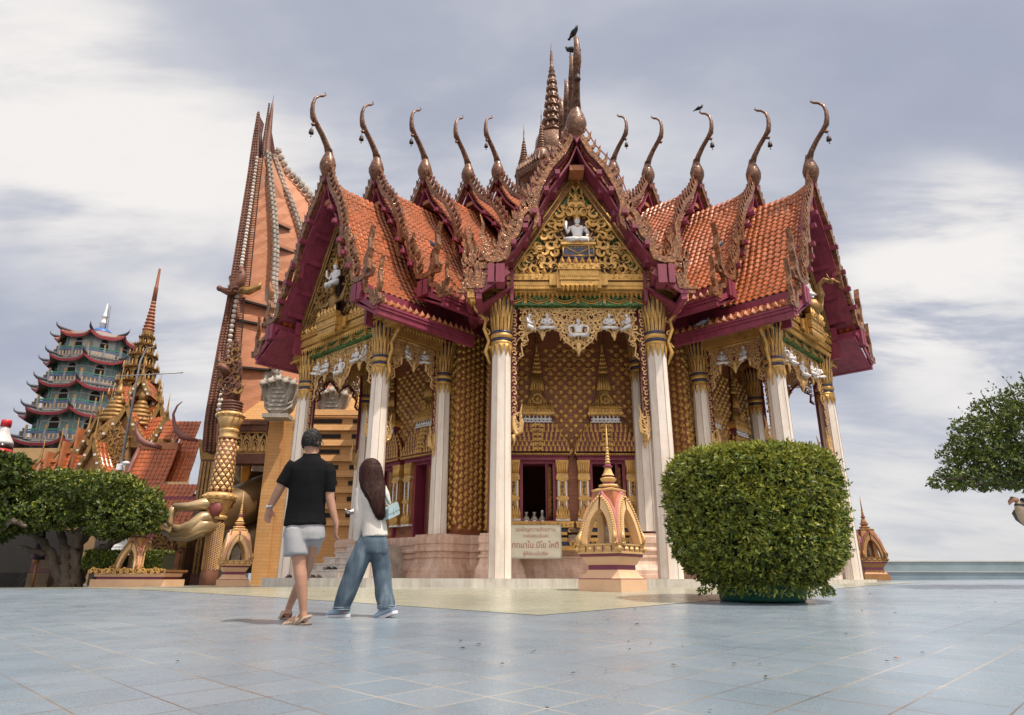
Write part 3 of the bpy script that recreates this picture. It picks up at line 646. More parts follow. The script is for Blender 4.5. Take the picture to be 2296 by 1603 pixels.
def hall_valances():
    for i, q in enumerate((ML, MF, MR)):
        valance(q.T @ TR(0, -.02, 0), A - .38, 5.90, 1.06, 1.22, .72, 5, .078, 3 + i, True, zstrip=2.75 if q is MF else 3.1)
        for s in (-1, 1):
            T = q.T @ TR(s * A, 1.03, 0, s * pi / 2)
            valance(T, .70, 5.90, .70, 1.10, .62, 0, .07, 20 + i + s, True, zstrip=3.0, green=True)
            for fx in (-.30, .30):
                a = MB(); g = MB(); X = T @ Matrix.Translation((fx, -.05, 5.30)) @ Matrix.Scale(.52, 4); deity(a, g, X, 'pray', -fx * 2)
                n = len(a.v); a.v.extend(g.v); a.f.extend([[i + n for i in f] for f in g.f]); a.m.extend([1] * len(g.f)); a.s.extend(g.s); part('white_figure', a, ['white', 'gold_pale'], HALL)
            # brackets carrying the eave from the outer side of each column
            for y in (0.0, 2.06):
                if y > 1: continue
                mb = MB(q.T @ TR(s * (A + .23), y, 0)); P = [(0, 4.75), (s * .12, 5.0), (s * .10, 5.3), (s * .34, 5.62), (s * .42, 6.0), (0, 6.0)]
                pts = [(0.02 * s, 0, 4.55), (s * .13, 0, 4.85), (s * .05, 0, 5.1), (s * .17, 0, 5.4), (s * .13, 0, 5.62), (s * .38, 0, 5.9), (s * .40, 0, 6.05)]
                mb.tube(pts, [.012, .055, .05, .05, .045, .05, .05], 5)
                for k2, (x, z) in enumerate(((.08, 5.0), (.10, 5.3), (.12, 5.62), (.24, 5.85))): kanok(mb, s * x, z, .075, k2 * 1.3, s, 0)
                mb.box(-.05 if s > 0 else -.50, .50 if s > 0 else .05, -.16, .16, 6.02, 6.10); mb.box(-.05 if s > 0 else -.56, .56 if s > 0 else .05, -.20, .20, 6.10, 6.24)
                spike_row(mb, *(sorted((0, s * .5))), -.2, 6.02, .09, .10, .03, True); spike_row(mb, *(sorted((0, s * .52))), -.2, 6.24, .1, .1, .04)
                part('bracket', mb, 'gold', HALL)
hall_valances()
# --- entablature, pediment
def entablature(q):
    T = q.T; mb = MB(T); W = A + .16
    mb.box(-W, W, -.16, .10, 5.93, 6.16, 2)                                   # green mosaic frieze
    mb.box(-W - .02, W + .02, -.20, .12, 6.16, 6.19); mb.box(-W - .06, W + .06, -.30, .12, 6.19, 6.24)
    mb.box(-W - .08, W + .08, -.36, .12, 6.24, 6.42); mb.box(-W - .05, W + .05, -.33, .12, 6.42, 6.45, 1)
    mb.box(-W - .10, W + .10, -.40, .12, 6.45, 6.60)
    mb.box(-.50, .50, -.52, -.405, 6.20, 6.62); mb.box(-.66, .66, -.46, -.403, 6.30, 6.58)
    mb.box(-.44, .44, -.62, -.525, 6.36, 6.60); mb.box(-.47, .47, -.66, -.50, 6.60, 6.74); mb.box(-.42, .42, -.60, -.527, 6.24, 6.34)
    spike_row(mb, -W, W, -.31, 6.19, .105, .17, .05, True); spike_row(mb, -.42, .42, -.60, 6.24, .105, .17, .05, True)
    spike_row(mb, -W - .08, -.70, -.38, 6.60, .16, .19, .06); spike_row(mb, .70, W + .08, -.38, 6.60, .16, .19, .06)
    spike_row(mb, -.46, .46, -.64, 6.74, .15, .19, .05); spike_row(mb, -W, W, -.365, 6.25, .045, .035, .02, True)
    spike_row(mb, -W, W, -.365, 6.33, .045, .035, .02, True); spike_row(mb, -.44, .44, -.63, 6.45, .045, .035, .02, True)
    for i in range(26):
        x = -W + (i + .5) * 2 * W / 26
        if abs(x) > .7: kanok(mb, x, 6.525, .045, i * 1.1, 1 if i % 2 else -1, -.41)
    for i in range(7): kanok(mb, -.4 + i * .8 / 6, 6.67, .045, i * 1.1, 1 if i % 2 else -1, -.67)
    # swags on the frieze
    for i in range(6):
        x0 = -W + .1 + i * (2 * W - .2) / 6; x1 = x0 + (2 * W - .2) / 6
        for dz in (0, .055): mb.tube([(lerp(x0, x1, t / 8), -.175, 6.15 - dz - .13 * sin(pi * t / 8)) for t in range(9)], .018, 5)
        mb.box(x0 - .03, x0 + .03, -.19, -.165, 5.96, 6.14)
    e = part('entablature', mb, ['gold', 'maroon', 'green'], HALL)
    # side beams over the porch sides
    for s in (-1, 1):
        mb = MB(T); x = s * A; mb.box(x - .14, x + .14, .13, YB - .01, 5.93, 6.42); mb.box(x - .2, x + .2, .125, YB - .012, 6.21, 6.36)
        X = TR(x, 1.2, 0, s * pi / 2); m2 = MB(T @ X); spike_row(m2, -1.05, 1.05, -.21, 6.2, .1, .14, .04, True)
        n = len(mb.v); mb.v.extend(m2.v); mb.f.extend([[i + n for i in f] for f in m2.f]); mb.m.extend(m2.m); mb.s.extend(m2.s)
        part('side_beam', mb, 'gold', HALL)
    # porch ceiling
    mb = MB(T); mb.box(-A + .14, A - .14, .125, YB - .01, 6.44, 6.50); part('porch_ceiling', mb, 'maroon', HALL)
    return e
M['backing'] = mat('dark_red_backing', (.055, .014, .012), .6)
def pediment(q, kind):
    T = q.T; hb, ht = 1.58, 9.05; zb = 6.62; y = -.30
    k = (q.za - 1.05 - zb) / (9.05 - zb); ht = zb + (9.05 - zb) * k
    mb = MB(T); mb.prism([(-hb, zb), (hb, zb), (0, ht)], y, .05, 0)
    for s in (-1, 1): mb.prism([(s * hb, zb), (s * (hb - .26), zb), (0, ht - .42), (0, ht)], y - .012, y - .001, 1)
    p = part('pediment', mb, [M['backing'], M['green']], HALL)
    mb = MB(T)            # broad copper mosaic boards on the rake
    o = Vector((hb + .36, zb - .02)); a = Vector((0, ht + .62)); i0 = Vector((hb - .04, zb - .02)); i1 = Vector((0, ht - .02))
    for s in (-1, 1): mb.prism([(s * o.x, o.y), (s * a.x, a.y), (s * i1.x, i1.y), (s * i0.x, i0.y)], y - .10, .06, 0)
    part('rake_board', mb, 'copper', p)
    mb = MB(T)
    for s in (-1, 1):
        mb.tube([(s * (hb + .1), y - .12, zb), (0, y - .12, ht + .18)], .03, 5); mb.tube([(s * (hb - .06), y - .11, zb), (0, y - .11, ht - .02)], .028, 5)
    # two layers of scrolls on each side and the flame on top
    P = [(.20, zb + .06), (hb - .12, zb + .06), (.08, ht - .24), (.04, zb + 1.62), (.30, zb + 1.25), (.36, zb + .5), (.46, zb + .3)]
    scroll_fill(mb, P, .15, y - .06, 0, True, 5, .25, 1.6); scroll_fill(mb, P, .10, y - .025, 0, True, 11, .1)
    for i in range(4):
        z = zb + 1.45 + i * .24 * k; w = .26 - i * .055
        for s in (-1, 1): mb.tube([(0, y - .08, z), (s * w, y - .09, z + .12), (s * w * .8, y - .08, z + .30), (0, y - .08, z + .42)], [.03, .04, .03, .015], 5)
    mb.lathe([(.10, 0), (.12, .1), (.05, .3), (.01, .55)], 8, (0, y - .06, ht - .62), sy=.5)
    part('carved_scrolls', mb, 'gold' if kind == 'throne' else 'gold_dark', p)  # wing scrolls and mounts get darker gold in place of eave shade
    # throne or mount
    mb = MB(T); yy = y - .16
    if kind == 'throne':
        mb.frus(-.42, .42, yy - .14, y - .003, zb + .04, zb + .16, .98); mb.frus(-.36, .36, yy - .10, y - .002, zb + .16, zb + .28, 1.05, 1)
        mb.prism([(-.37, zb + .62), (.37, zb + .62), (.37, zb + .32), (.12, zb + .30), (0, zb + .26), (-.12, zb + .30), (-.37, zb + .32)], yy - .12, y - .002, 2)
        for a, b in (((-.35, zb + .60), (0, zb + .40)), ((.35, zb + .60), (0, zb + .40)), ((-.35, zb + .35), (.35, zb + .35)), ((-.35, zb + .60), (-.35, zb + .34)), ((.35, zb + .60), (.35, zb + .34)), ((-.35, zb + .60), (.35, zb + .60))):
            mb.tube([(a[0], yy - .125, a[1]), (b[0], yy - .125, b[1])], .018, 5)
        for i in range(9): mb.ball((-.32 + i * .08, yy - .125, zb + .60 - abs(4 - i) * .0 - .05), .02, 6, 4)
        mb.frus(-.40, .40, yy - .16, y - .002, zb + .62, zb + .68, 1.0)
        part('throne', mb, ['gold', 'maroon', 'blue'], p); base = .68; hgt = .92
    elif kind == 'garuda':      # winged bird man carrying the figure
        mb.lathe([(.10, 0), (.16, .12), (.13, .30), (.19, .48), (.10, .60), (.09, .66)], 10, (0, yy, zb + .10), sy=.8)
        mb.ball((0, yy - .06, zb + .84), .12, 10, 8, 0, .9, 1, 1.1); mb.lathe([(.10, 0), (.07, .12), (.01, .3)], 8, (0, yy - .03, zb + .93))
        mb.tube([(0, yy - .17, zb + .84), (0, yy - .25, zb + .78)], [.05, .01], 6)
        for s in (-1, 1):
            mb.tube([(s * .1, yy, zb + .2), (s * .26, yy - .14, zb + .30), (s * .2, yy - .1, zb + .04)], [.10, .09, .05], 7)
            for f in range(7):     # feathers of the raised wing
                t = f / 6; x1 = .22 + .55 * t; mb.tube([(s * .16, yy, zb + .60 - .10 * t), (s * (.22 + .32 * t), yy - .08, zb + .42 + .04 * t), (s * (x1), yy - .10, zb + .40 + .62 * t * t)], [.05, .045, .01], 5)
        part('bird_man', mb, 'gold_dark', p); base = .95; hgt = .95
    else:                       # golden swan mount
        mb.lathe([(.05, 0), (.20, .10), (.26, .26), (.20, .44), (.06, .52)], 12, (0, yy - .05, zb + .16), sy=1.2)
        mb.tube([(0, yy - .2, zb + .5), (0, yy - .38, zb + .75), (0, yy - .34, zb + 1.02), (0, yy - .50, zb + 1.14), (0, yy - .66, zb + 1.04)], [.13, .09, .065, .065, .05], 8)
        mb.ball((0, yy - .68, zb + 1.04), .085, 8, 6, 0, .8, 1.2, 1); mb.tube([(0, yy - .74, zb + 1.02), (0, yy - .90, zb + .92)], [.05, .012], 6); mb.tube([(0, yy - .62, zb + 1.1), (0, yy - .58, zb + 1.30)], [.04, .005], 5)
        for s in (-1, 1):
            for f in range(7):
                t = f / 6; mb.tube([(s * .2, yy - .05, zb + .55 - .12 * t), (s * (.34 + .16 * t), yy - .15, zb + .42 + .03 * t), (s * (.36 + .40 * t), yy - .18, zb + .40 + .5 * t * t)], [.05, .045, .01], 5)
            mb.tube([(s * .1, yy, zb + .2), (s * .1, yy - .1, zb + .04)], .04, 6)
        part('golden_swan', mb, 'gold_dark', p); base = .70; hgt = .9
    a = MB(); g = MB(); X = T @ Matrix.Translation((0, yy - .02, zb + base - .19 * hgt)) @ Matrix.Scale(hgt, 4); deity(a, g, X, 'bless')
    part('white_deity', a, 'white', p); part('deity_ornament', g, 'gold', p)
    if kind == 'throne':
        mb = MB(T); mb.tube([(.24, yy - .2, zb + .05), (.225, yy - .16, zb + 1.02)], .012, 6); part('staff', mb, 'gold_pale', p)
for q, k in ((MF, 'throne'), (ML, 'garuda'), (MR, 'swan')): entablature(q); pediment(q, k)

# --- roofs: bargeboards with flame teeth, serpents, finials with bells, tiles
UP = [(0, 1), (.17, .805), (.34, .694), (.43, .60), (.50, .51), (.544, .42), (.535, .36), (.516, .327), (.525, .27), (.566, .222)]
NG = [(.585, .325), (.60, .356), (.645, .362), (.70, .327), (.725, .27), (.73, .236), (.77, .181), (.83, .150), (.863, .125), (.868, .067), (.90, .020), (1, 0), (1.10, .005), (1.16, .05), (1.15, .12), (1.19, .18), (1.17, .25), (1.215, .33)]
SLOPE = [(0, .93), (.10, .80), (.22, .70), (.36, .585), (.50, .43), (.62, .30), (.78, .165), (.92, .06), (1.02, 0.0)]
def interp(P, u):
    for (a, b), (c, d) in zip(P[:-1], P[1:]):
        if u <= c: return lerp(b, d, (u - a) / (c - a))
    return P[-1][1]
def finial(mb, T, h=2.35, lean=.62):       # slender hooked roof horn leaning outward (-y), swelling at the foot
    k = h / 2.35
    mb.lathe([(.06, -.34), (.15, -.18), (.235, .02), (.25, .16), (.20, .33), (.13, .50), (.095, .66)], 14, (0, 0, 0), sx=1.0 * k, sy=.90 * k, T=T)
    pts = [(0, 0, .5), (0, -.10, .75), (0, -.28, 1.02), (0, -.50, 1.28), (0, -.615, 1.42), (0, -.66, 1.62), (0, -.665, 1.85), (0, -.62, 2.06), (0, -.50, 2.22), (0, -.37, 2.30), (0, -.30, 2.38), (0, -.33, 2.46)]
    rs = [.095, .075, .065, .062, .075, .062, .05, .042, .035, .032, .025, .008]
    mb.tube([(x, y * k * lean / .62, z * k) for x, y, z in pts], [r * k for r in rs], 8, 0, True, T, flat=1.45, up=(1, 0, 0))
    mb.tube([(0, -.50 * k, 1.27 * k), (0, -.60 * k, 1.17 * k), (0, -.66 * k, 1.19 * k)], [.06 * k, .045 * k, .012 * k], 6, 0, True, T)
def bell(mb, T):
    mb.tube([(0, -.615, 1.16), (0, -.615, 1.02)], .008, 4, 0, False, T)
    mb.lathe([(.02, 1.03), (.055, 1.0), (.065, .93), (.075, .88), (.07, .87)], 10, (0, -.615, 0), T=T); mb.tube([(0, -.615, .88), (0, -.615, .78)], .008, 4, 0, False, T); mb.ball((0, -.615, .77), .02, 6, 4, T=T)
def tiled_slope(mb, prof, y0, y1, side, tw=.172, th=.19, T=None):
    """barrel tiles on a slope; prof = (w,z) from ridge to eave; lines of tiles run down the slope"""
    P = [Vector(p) for p in prof]; seg = [0]
    for a, b in zip(P[:-1], P[1:]): seg.append(seg[-1] + (b - a).length)
    Lt = seg[-1]; n = max(1, round(Lt / th)); nc = max(1, round((y1 - y0) / tw)); sw = (y1 - y0) / nc
    def pt(s):
        s = max(0, min(Lt, s))
        for i in range(len(P) - 1):
            if s <= seg[i + 1] + 1e-9:
                d = (P[i + 1] - P[i]).normalized(); return P[i] + d * (s - seg[i]), Vector((-d.y, d.x)) if d.x >= 0 else Vector((d.y, -d.x))
        return P[-1], Vector((0, 1))
    hs = (0.0, .030, .042, .030, .0)
    fr = (0.0, .14, .36, .58, .72)
    rn = random.Random(len(mb.v) + 3)
    for r in range(n):
        (pa, na), (pb, nb) = pt(Lt * r / n - .01), pt(Lt * (r + 1) / n)
        base = len(mb.v); vs = []
        for e, (pp, nn, li) in enumerate(((pa, na, .004), (pb, nb, .040))):
            for c in range(nc):
                jit = rn.uniform(-.006, .006)
                for h, f in zip(hs, fr):
                    o = pp + nn * (h + li + jit); vs.append((side * o.x, y0 + (c + f) * sw, o.y))
            o = pp + nn * li; vs.append((side * o.x, y1, o.y))
        m = nc * 5 + 1
        mb.add(vs, [((i, i + 1, m + i + 1, m + i) if side < 0 else (i + 1, i, m + i, m + i + 1)) for i in range(m - 1)], 0, False, T)
        vs2 = vs[m:] + [(x, y, z - .036) for x, y, z in vs[m:]]
        mb.add(vs2, [(i, i + 1, m + i + 1, m + i) for i in range(m - 1)], 1, False, T)
def gable(q, tier, yt, za, mx, mz, lx, lz, ylen, skirt=True, front=False, belln=True, slen=None):
    T = q.T; H = za - mz
    def n2w(P): return [(u * mx, mz + v * H) for u, v in P]
    rf = MB(T); prof = [(u * mx * .985, mz + v * H - .10) for u, v in SLOPE]
    skp = [(mx * .86, mz - .06 + .0), (lerp(mx * .86, lx, .5), lerp(mz - .08, lz, .56)), (lx + .06, lz)]
    for s in (-1, 1):
        tiled_slope(rf, prof, yt + .10, yt + ylen, s)
    # underside and thickness
    for s in (-1, 1):
        pts = [(s * w, z - .075) for w, z in prof]; pt2 = [(s * w, z - .16) for w, z in prof]
        n = len(pts); vs = [(x, yt + .04, z) for x, z in pts] + [(x, yt + .04, z) for x, z in pt2] + [(x, yt + ylen, z) for x, z in pts] + [(x, yt + ylen, z) for x, z in pt2]
        fs = []
        for i in range(n - 1): fs += [(i, i + 1, n + i + 1, n + i), (n + i, n + i + 1, 3 * n + i + 1, 3 * n + i), (i, 2 * n + i, 2 * n + i + 1, i + 1)]
        fs.append((n - 1, 2 * n - 1 + 0, 4 * n - 1, 3 * n - 1)); rf.add(vs, fs, 2)
    for s in (-1, 1): rf.box(*sorted((s * mx * .80, s * mx * .84)), yt + .5, yt + ylen, lz - .1, mz + .02, 2)
    roof = part('roof', rf, ['tile', 'ridge', 'magenta'], HALL)
    # ridge, sweeping up to the finial
    mb = MB(T); N = 14; vs = []
    for i in range(N + 1):
        y = yt + ylen * i / N; z = za - .12 - .42 * (1 - math.exp(-(y - yt) / .55)); w = .13
        for x, dz in ((-w, -.52), (-w * .8, -.06), (0, .0), (w * .8, -.06), (w, -.52)): vs.append((x, y, z + dz + .02))
    mb.add(vs, [(i * 5 + j, i * 5 + j + 1, i * 5 + 6 + j, i * 5 + 5 + j) for i in range(N) for j in range(4)]); mb.box(-.17, .17, yt + .12, yt + ylen, za - .64 - .42, za - .60 - .42 + .1)
    part('ridge', mb, 'ridge', roof)
    # bargeboard: mosaic boards, serpents, flame teeth
    up = n2w(UP); ng = n2w(NG)
    if lx - mx > .2: low = [(lerp(mx, lx, u), lerp(mz, lz, 1 - v)) for u, v in ((.05, .98), (.22, .99), (.34, .86), (.30, .66), (.50, .50), (.72, .46), (.78, .22), (.86, .02), (1.02, 0), (1.14, .10), (1.08, .32), (1.2, .62), (1.12, .95), (1.22, 1.45))]
    for s in (-1, 1):
        mb = MB(T); S = lambda P: [(s * a, b) for a, b in P]
        mb.strip(S(up), [.12, .13, .135, .14, .14, .14, .14, .12, .09, .02], yt - .05, yt + .07, 0)
        mb.strip(S(ng), [.03, .10, .12, .125, .125, .125, .13, .13, .13, .13, .135, .145, .165, .15, .12, .09, .06, .01], yt - .07, yt + .07, 0)
        # open jaws and crest of the serpent
        hx, hz = ng[12]
        mb.strip(S([(hx - .04, hz + .10), (hx + .04, hz + .28), (hx - .02, hz + .45), (hx + .06, hz + .66)]), [.10, .075, .05, .01], yt - .05, yt + .05, 0)
        mb.strip(S([(hx + .10, hz + .02), (hx + .30, hz - .02), (hx + .36, hz + .14), (hx + .32, hz + .24)]), [.09, .07, .04, .01], yt - .05, yt + .05, 0)
        if lx - mx > .2:
            mb.strip(S(low), [.03, .08, .105, .11, .115, .115, .115, .12, .135, .13, .105, .08, .055, .01], yt - .05, yt + .06, 0)
            hx, hz = low[8]; mb.strip(S([(hx - .05, hz + .06), (hx + .0, hz + .22), (hx - .05, hz + .42)]), [.08, .06, .01], yt - .04, yt + .04, 0)
            mb.strip(S([(hx + .08, hz + .0), (hx + .26, hz - .02), (hx + .30, hz + .16)]), [.08, .06, .01], yt - .04, yt + .04, 0)
        # flame teeth on the upper edge
        line = up[:7] + ng[3:11]
        for a, b in zip(line[:-1], line[1:]):
            a = Vector(a); b = Vector(b); d = b - a; n = max(1, round(d.length / .235)); dn = d.normalized(); nr = Vector((-dn.y, dn.x))
            for i in range(n):
                p = a + d * ((i + .5) / n) + nr * .055; h = .30
                q3 = [p - dn * .035, p + dn * .05, p + dn * .055 + nr * .07, p + dn * .02 + nr * .14 + Vector((0, .02)), p + dn * -.02 + nr * .17 + Vector((0, .14)), p + nr * .13 + dn * -.06 + Vector((0, .05)), p + nr * .07 - dn * .03]
                mb.prism([(s * v.x, v.y) for v in q3], yt - .035, yt + .035, 0)
        b = part('bargeboard', mb, 'copper', roof)
        mb = MB(T)          # magenta blocks: purlin ends, side of the board, thin rail through the teeth
        for u in (.26, .40, .55, .66, .80):
            x = u * mx; z = mz + interp(SLOPE, u) * H - .13; mb.box(s * x - .055, s * x + .055, yt - .16, yt + .30, z - .055, z + .055)
        mb.strip([(s * (a - .03), c - .03) for a, c in up[:9]], .13, yt + .075, yt + .16, 0)
        mb.strip([(s * (a), c + .20) for a, c in [(x + .12, z + .02) for x, z in up[:6]]], .022, yt - .012, yt + .012, 0)
        x = mx; mb.box(*(sorted((s * (x - .22), s * (x + .10)))), yt + .02, yt + ylen, mz - .40, mz - .14)
        mb.box(*(sorted((s * (x - .17), s * (x + .02)))), yt - .10, yt + .26, mz - .56, mz - .12); mb.box(*(sorted((s * (x + .06), s * (x + .20)))), yt - .10, yt + .26, mz - .56, mz - .12)
        part('purlin_ends', mb, 'magenta', b)
    mb = MB(T); mb.prism([(-.11, za - .20), (0, za - .44), (.11, za - .20), (0, za + .02)], yt - .075, yt + .04, 0)
    part('apex_block', mb, 'magenta', roof)
    if skirt:
        sl = slen or ylen
        for s in (-1, 1):       # tiles, with a row of small pointed eave tiles
            mb = MB(T); tiled_slope(mb, skp, yt + .12, yt + sl, s)
            X = TR(s * (lx + .07), yt + .12 + (sl - .12) / 2, 0, s * pi / 2); m2 = MB(T @ X); spike_row(m2, -(sl - .12) / 2, (sl - .12) / 2, 0, lz + .02, .19, .19, .09, False, 1)
            n = len(mb.v); mb.v.extend(m2.v); mb.f.extend([[i + n for i in f] for f in m2.f]); mb.m.extend(m2.m); mb.s.extend(m2.s)
            part('skirt_roof', mb, ['tile', 'ridge'], roof)
        for s in (-1, 1):
            mb = MB(T); x0 = lx; yy0, yy1 = yt + .0, yt + sl
            mb.box(*sorted((s * (x0 - .06), s * (x0 + .07))), yy0, yy1, lz - .27, lz - .02); mb.box(*sorted((s * (x0 - .06), s * (x0 + .10))), yy0 - .02, yy1, lz - .13, lz - .06); mb.box(*sorted((s * (x0 - .06), s * (x0 + .12))), yy0 - .03, yy1, lz - .055, lz + .005)
            mb.prism([(s * mx * .80, mz - .42), (s * (x0 - .062), lz - .24), (s * (x0 - .062), lz - .18), (s * mx * .80, mz - .36)], yy0 + (.45 if q is MF else .02), yy1)           # soffit
            mb.strip([(s * mx * .86, mz - .26), (s * lx, lz - .10)], .13, yy0 - .03, yy0 + .02)
            part('fascia', mb, 'magenta', roof)
    mb = MB(T @ TR(0, yt, za)); finial(mb, Matrix.Identity(4)); part('finial', mb, 'horn', roof)
    if belln:
        mb = MB(T @ TR(0, yt, za)); bell(mb, Matrix.Identity(4)); part('bell', mb, 'iron', roof)
    return roof
def soffit_beams(q):
    H = q.za - q.mz
    for s in (-1, 1):
        for u in (.30, .47, .66, .84):
            mb = MB(q.T); w = u * q.mx; z = q.mz + interp(SLOPE, u) * H - .30; mb.box(s * w - .07, s * w + .07, q.yg + .17, -.36, z - .06, z + .09); part('rafter_beam', mb, 'magenta', HALL)
def hall_roofs():
    # front porch
    g = MF; s = 1.05; soffit_beams(g)
    gable(g, 0, g.yg, g.za, g.mx, g.mz, g.lx, g.lz, 1.9, True, slen=1.5)
    for i, (yt, dz, dm, dmz) in enumerate(((.20, .50, .30, .40), (1.75, 1.05, .5, .8), (3.55, 1.9, .9, 1.3))):
        gable(g, i + 1, yt, g.za + dz, g.mx + dm, g.mz + dmz, g.lx + dm, g.lz + dmz, 2.6, True, belln=False, slen=1.8)
    for q in (ML, MR):
        soffit_beams(q)
        ts = [(-1.06, 11.05), (.58, 11.72), (2.46, 12.62), (4.40, 13.42), (5.90, 14.30)]
        if q is MR: ts = [(-1.06, 11.0), (.58, 11.62), (2.40, 12.50), (4.22, 13.28), (5.64, 14.12)]
        for k, (yt, za) in enumerate(ts):
            ln = (ts[k + 1][0] - yt + .75) if k < len(ts) - 1 else 2.6
            gable(q, k, yt, za, q.mx + .50 * k, q.mz + .50 * k, q.lx + .50 * k, q.lz + .58 * k, ln, k < 4, belln=k not in (3,) if q is ML else k not in (3,), slen=(3.15 if k == 0 else ln - .35))
hall_roofs()
# the far side of the cross: two rear wings seen only as finial tips between the front ones
def far_tips():
    for x, y, z, rz, h in ((-2.0, 29.5, 13.2, pi - .6, 2.6), (6.8, 28.0, 12.6, pi + .6, 2.6), (9.3, 28.6, 12.4, pi + .8, 2.2)):
        mb = MB(TR(x, y, z, rz)); finial(mb, Matrix.Identity(4), h); mb.lathe([(.35, -3.5), (.16, -.2)], 8); part('finial', mb, 'copper', HALL)
far_tips()
# --- windows and doors with their tiered gold crowns
def crown(mb, cx, zb, hw, y, mini=True):
    """stepped half pyramid over an opening: five skirts of small flames, a band of white figures, a bell and a spire"""
    tiers = 6; z = zb; w = hw; d = .34
    mb.box(cx - w * 1.02, cx + w * 1.02, y - d, y - .002, z, z + .05); mb.box(cx - w * .99, cx + w * .99, y - d + .03, y - .003, z - .05, z, 1)
    spike_row(mb, cx - w, cx + w, y - d - .004, z, .055, .05, .02, True)
    for i in range(tiers):
        t = i / (tiers - 1); w1 = hw * (1 - .46 * t ** 1.5); d1 = .34 - .15 * t; hh = .125
        z0 = z + .05
        mb.frus(cx - w1, cx + w1, y - d1, y - .002, z0 - .04, z0 + hh, .93, 1, ky=1.0)
        n = max(5, int(2 * w1 / .105))
        for k in range(n):
            x = cx - w1 + (k + .5) * 2 * w1 / n; mid = abs(x - cx) < .16
            mb.lathe([(.032, 0), (.042, .03), (.026, .06), (.032, .085), (.012, .12), (.002, .17)], 6, (x, y - d1 - (.03 if mid else 0), z0 + .005), 0, 1, .7, 0, False)
        m = max(2, int(w1 / .2)); xs = w1 * .97
        for s in (-1, 1): mb.lathe([(.04, 0), (.05, .04), (.03, .09), (.002, .2)], 6, (cx + s * xs, y - d1 * .6, z0), mi=0)
        mb.prism([(cx - .15, z0 + .01), (cx, z0 + .06), (cx + .15, z0 + .01), (cx + .15, z0 + .0), (cx, z0 + .11), (cx - .15, z0 + .0)][:3] + [(cx + .12, z0 + .10), (cx - .12, z0 + .10)], y - d1 - .03, y - d1 + .01)
        z += hh
    z += .02; w2 = hw * .46
    mb.frus(cx - w2, cx + w2, y - .17, y - .002, z, z + .24, 1.06, 1)
    mb.box(cx - w2 * 1.22, cx + w2 * 1.22, y - .24, y - .002, z + .24, z + .30); mb.frus(cx - w2 * 1.15, cx + w2 * 1.15, y - .21, y - .0025, z + .30, z + .40, .96)
    mb.frus(cx - w2 * 1.22, cx + w2 * 1.22, y - .24, y - .003, z + .40, z + .46, .85); spike_row(mb, cx - w2 * 1.2, cx + w2 * 1.2, y - .24, z + .24, .06, .07, .02, True); spike_row(mb, cx - w2 * 1.1, cx + w2 * 1.1, y - .2, z + .46, .07, .09, .03)
    for k in range(9): mb.ball((cx - w2 + k * w2 / 4, y - .215, z + .35), .028, 6, 4)
    zf = z; z += .48
    mb.lathe([(w2 * .78, 0), (w2 * .80, .06), (w2 * .66, .10), (w2 * .62, .2), (w2 * .46, .3), (w2 * .50, .36), (w2 * .38, .44), (w2 * .28, .78), (w2 * .34, .82), (w2 * .22, .88)], 12, (cx, y - .06, z), 0, 1, .5, 2)
    for k in range(7):
        a = (k - 3) * .42; x = cx + sin(a) * w2 * .66; yy = y - .06 - cos(a) * w2 * .33
        mb.tube([(x, yy, z + .06), (cx + sin(a) * w2 * .50, y - .07 - cos(a) * w2 * .25, z + .30)], [.035, .012], 5); mb.tube([(cx + sin(a) * w2 * .44, y - .07 - cos(a) * w2 * .24, z + .42), (cx + sin(a) * w2 * .32, y - .07 - cos(a) * w2 * .17, z + .82)], [.035, .022], 5)
    mb.tube([(cx + .12 * cos(t * pi / 6), y - .28, z + .16 + .12 * sin(t * pi / 6)) for t in range(13)], .022, 5)      # wheel emblem
    mb.ball((cx, y - .28, z + .16), .03, 6, 4)
    for k in range(4): mb.tube([(cx + .11 * cos(k * pi / 4), y - .28, z + .16 + .11 * sin(k * pi / 4)), (cx - .11 * cos(k * pi / 4), y - .28, z + .16 - .11 * sin(k * pi / 4))], .009, 4)
    z += .88
    for i in range(5):
        r = w2 * (.34 - .045 * i); mb.lathe([(r * .8, 0), (r, .03), (r * 1.05, .07), (r * .7, .12)], 10, (cx, y - .06, z), 0, 1, .6, 2 if i % 2 else 0); spike_row(mb, cx - r, cx + r, y - .06 - r * .6, z + .03, .06, .10, .02); z += .115
    mb.lathe([(w2 * .12, 0), (w2 * .09, .2), (w2 * .14, .23), (w2 * .08, .27), (w2 * .05, .62), (w2 * .09, .65), (w2 * .03, .7), (.004, 1.0)], 8, (cx, y - .05, z), mi=2)
    for k in range(7): deity_row(mb, cx + (k - 3) * w2 * .27, y - .20, zf)
    return zf
def deity_row(mb, x, y, z):
    a = MB(); X = Matrix.Translation((x, y, z - .02)) @ Matrix.Scale(.25, 4); deity(a, a, X, 'pray'); n = len(mb.v)
    mb.v.extend(mb.T @ p for p in a.v); mb.f.extend([[i + n for i in f] for f in a.f]); mb.m.extend([3] * len(a.f)); mb.s.extend(a.s)
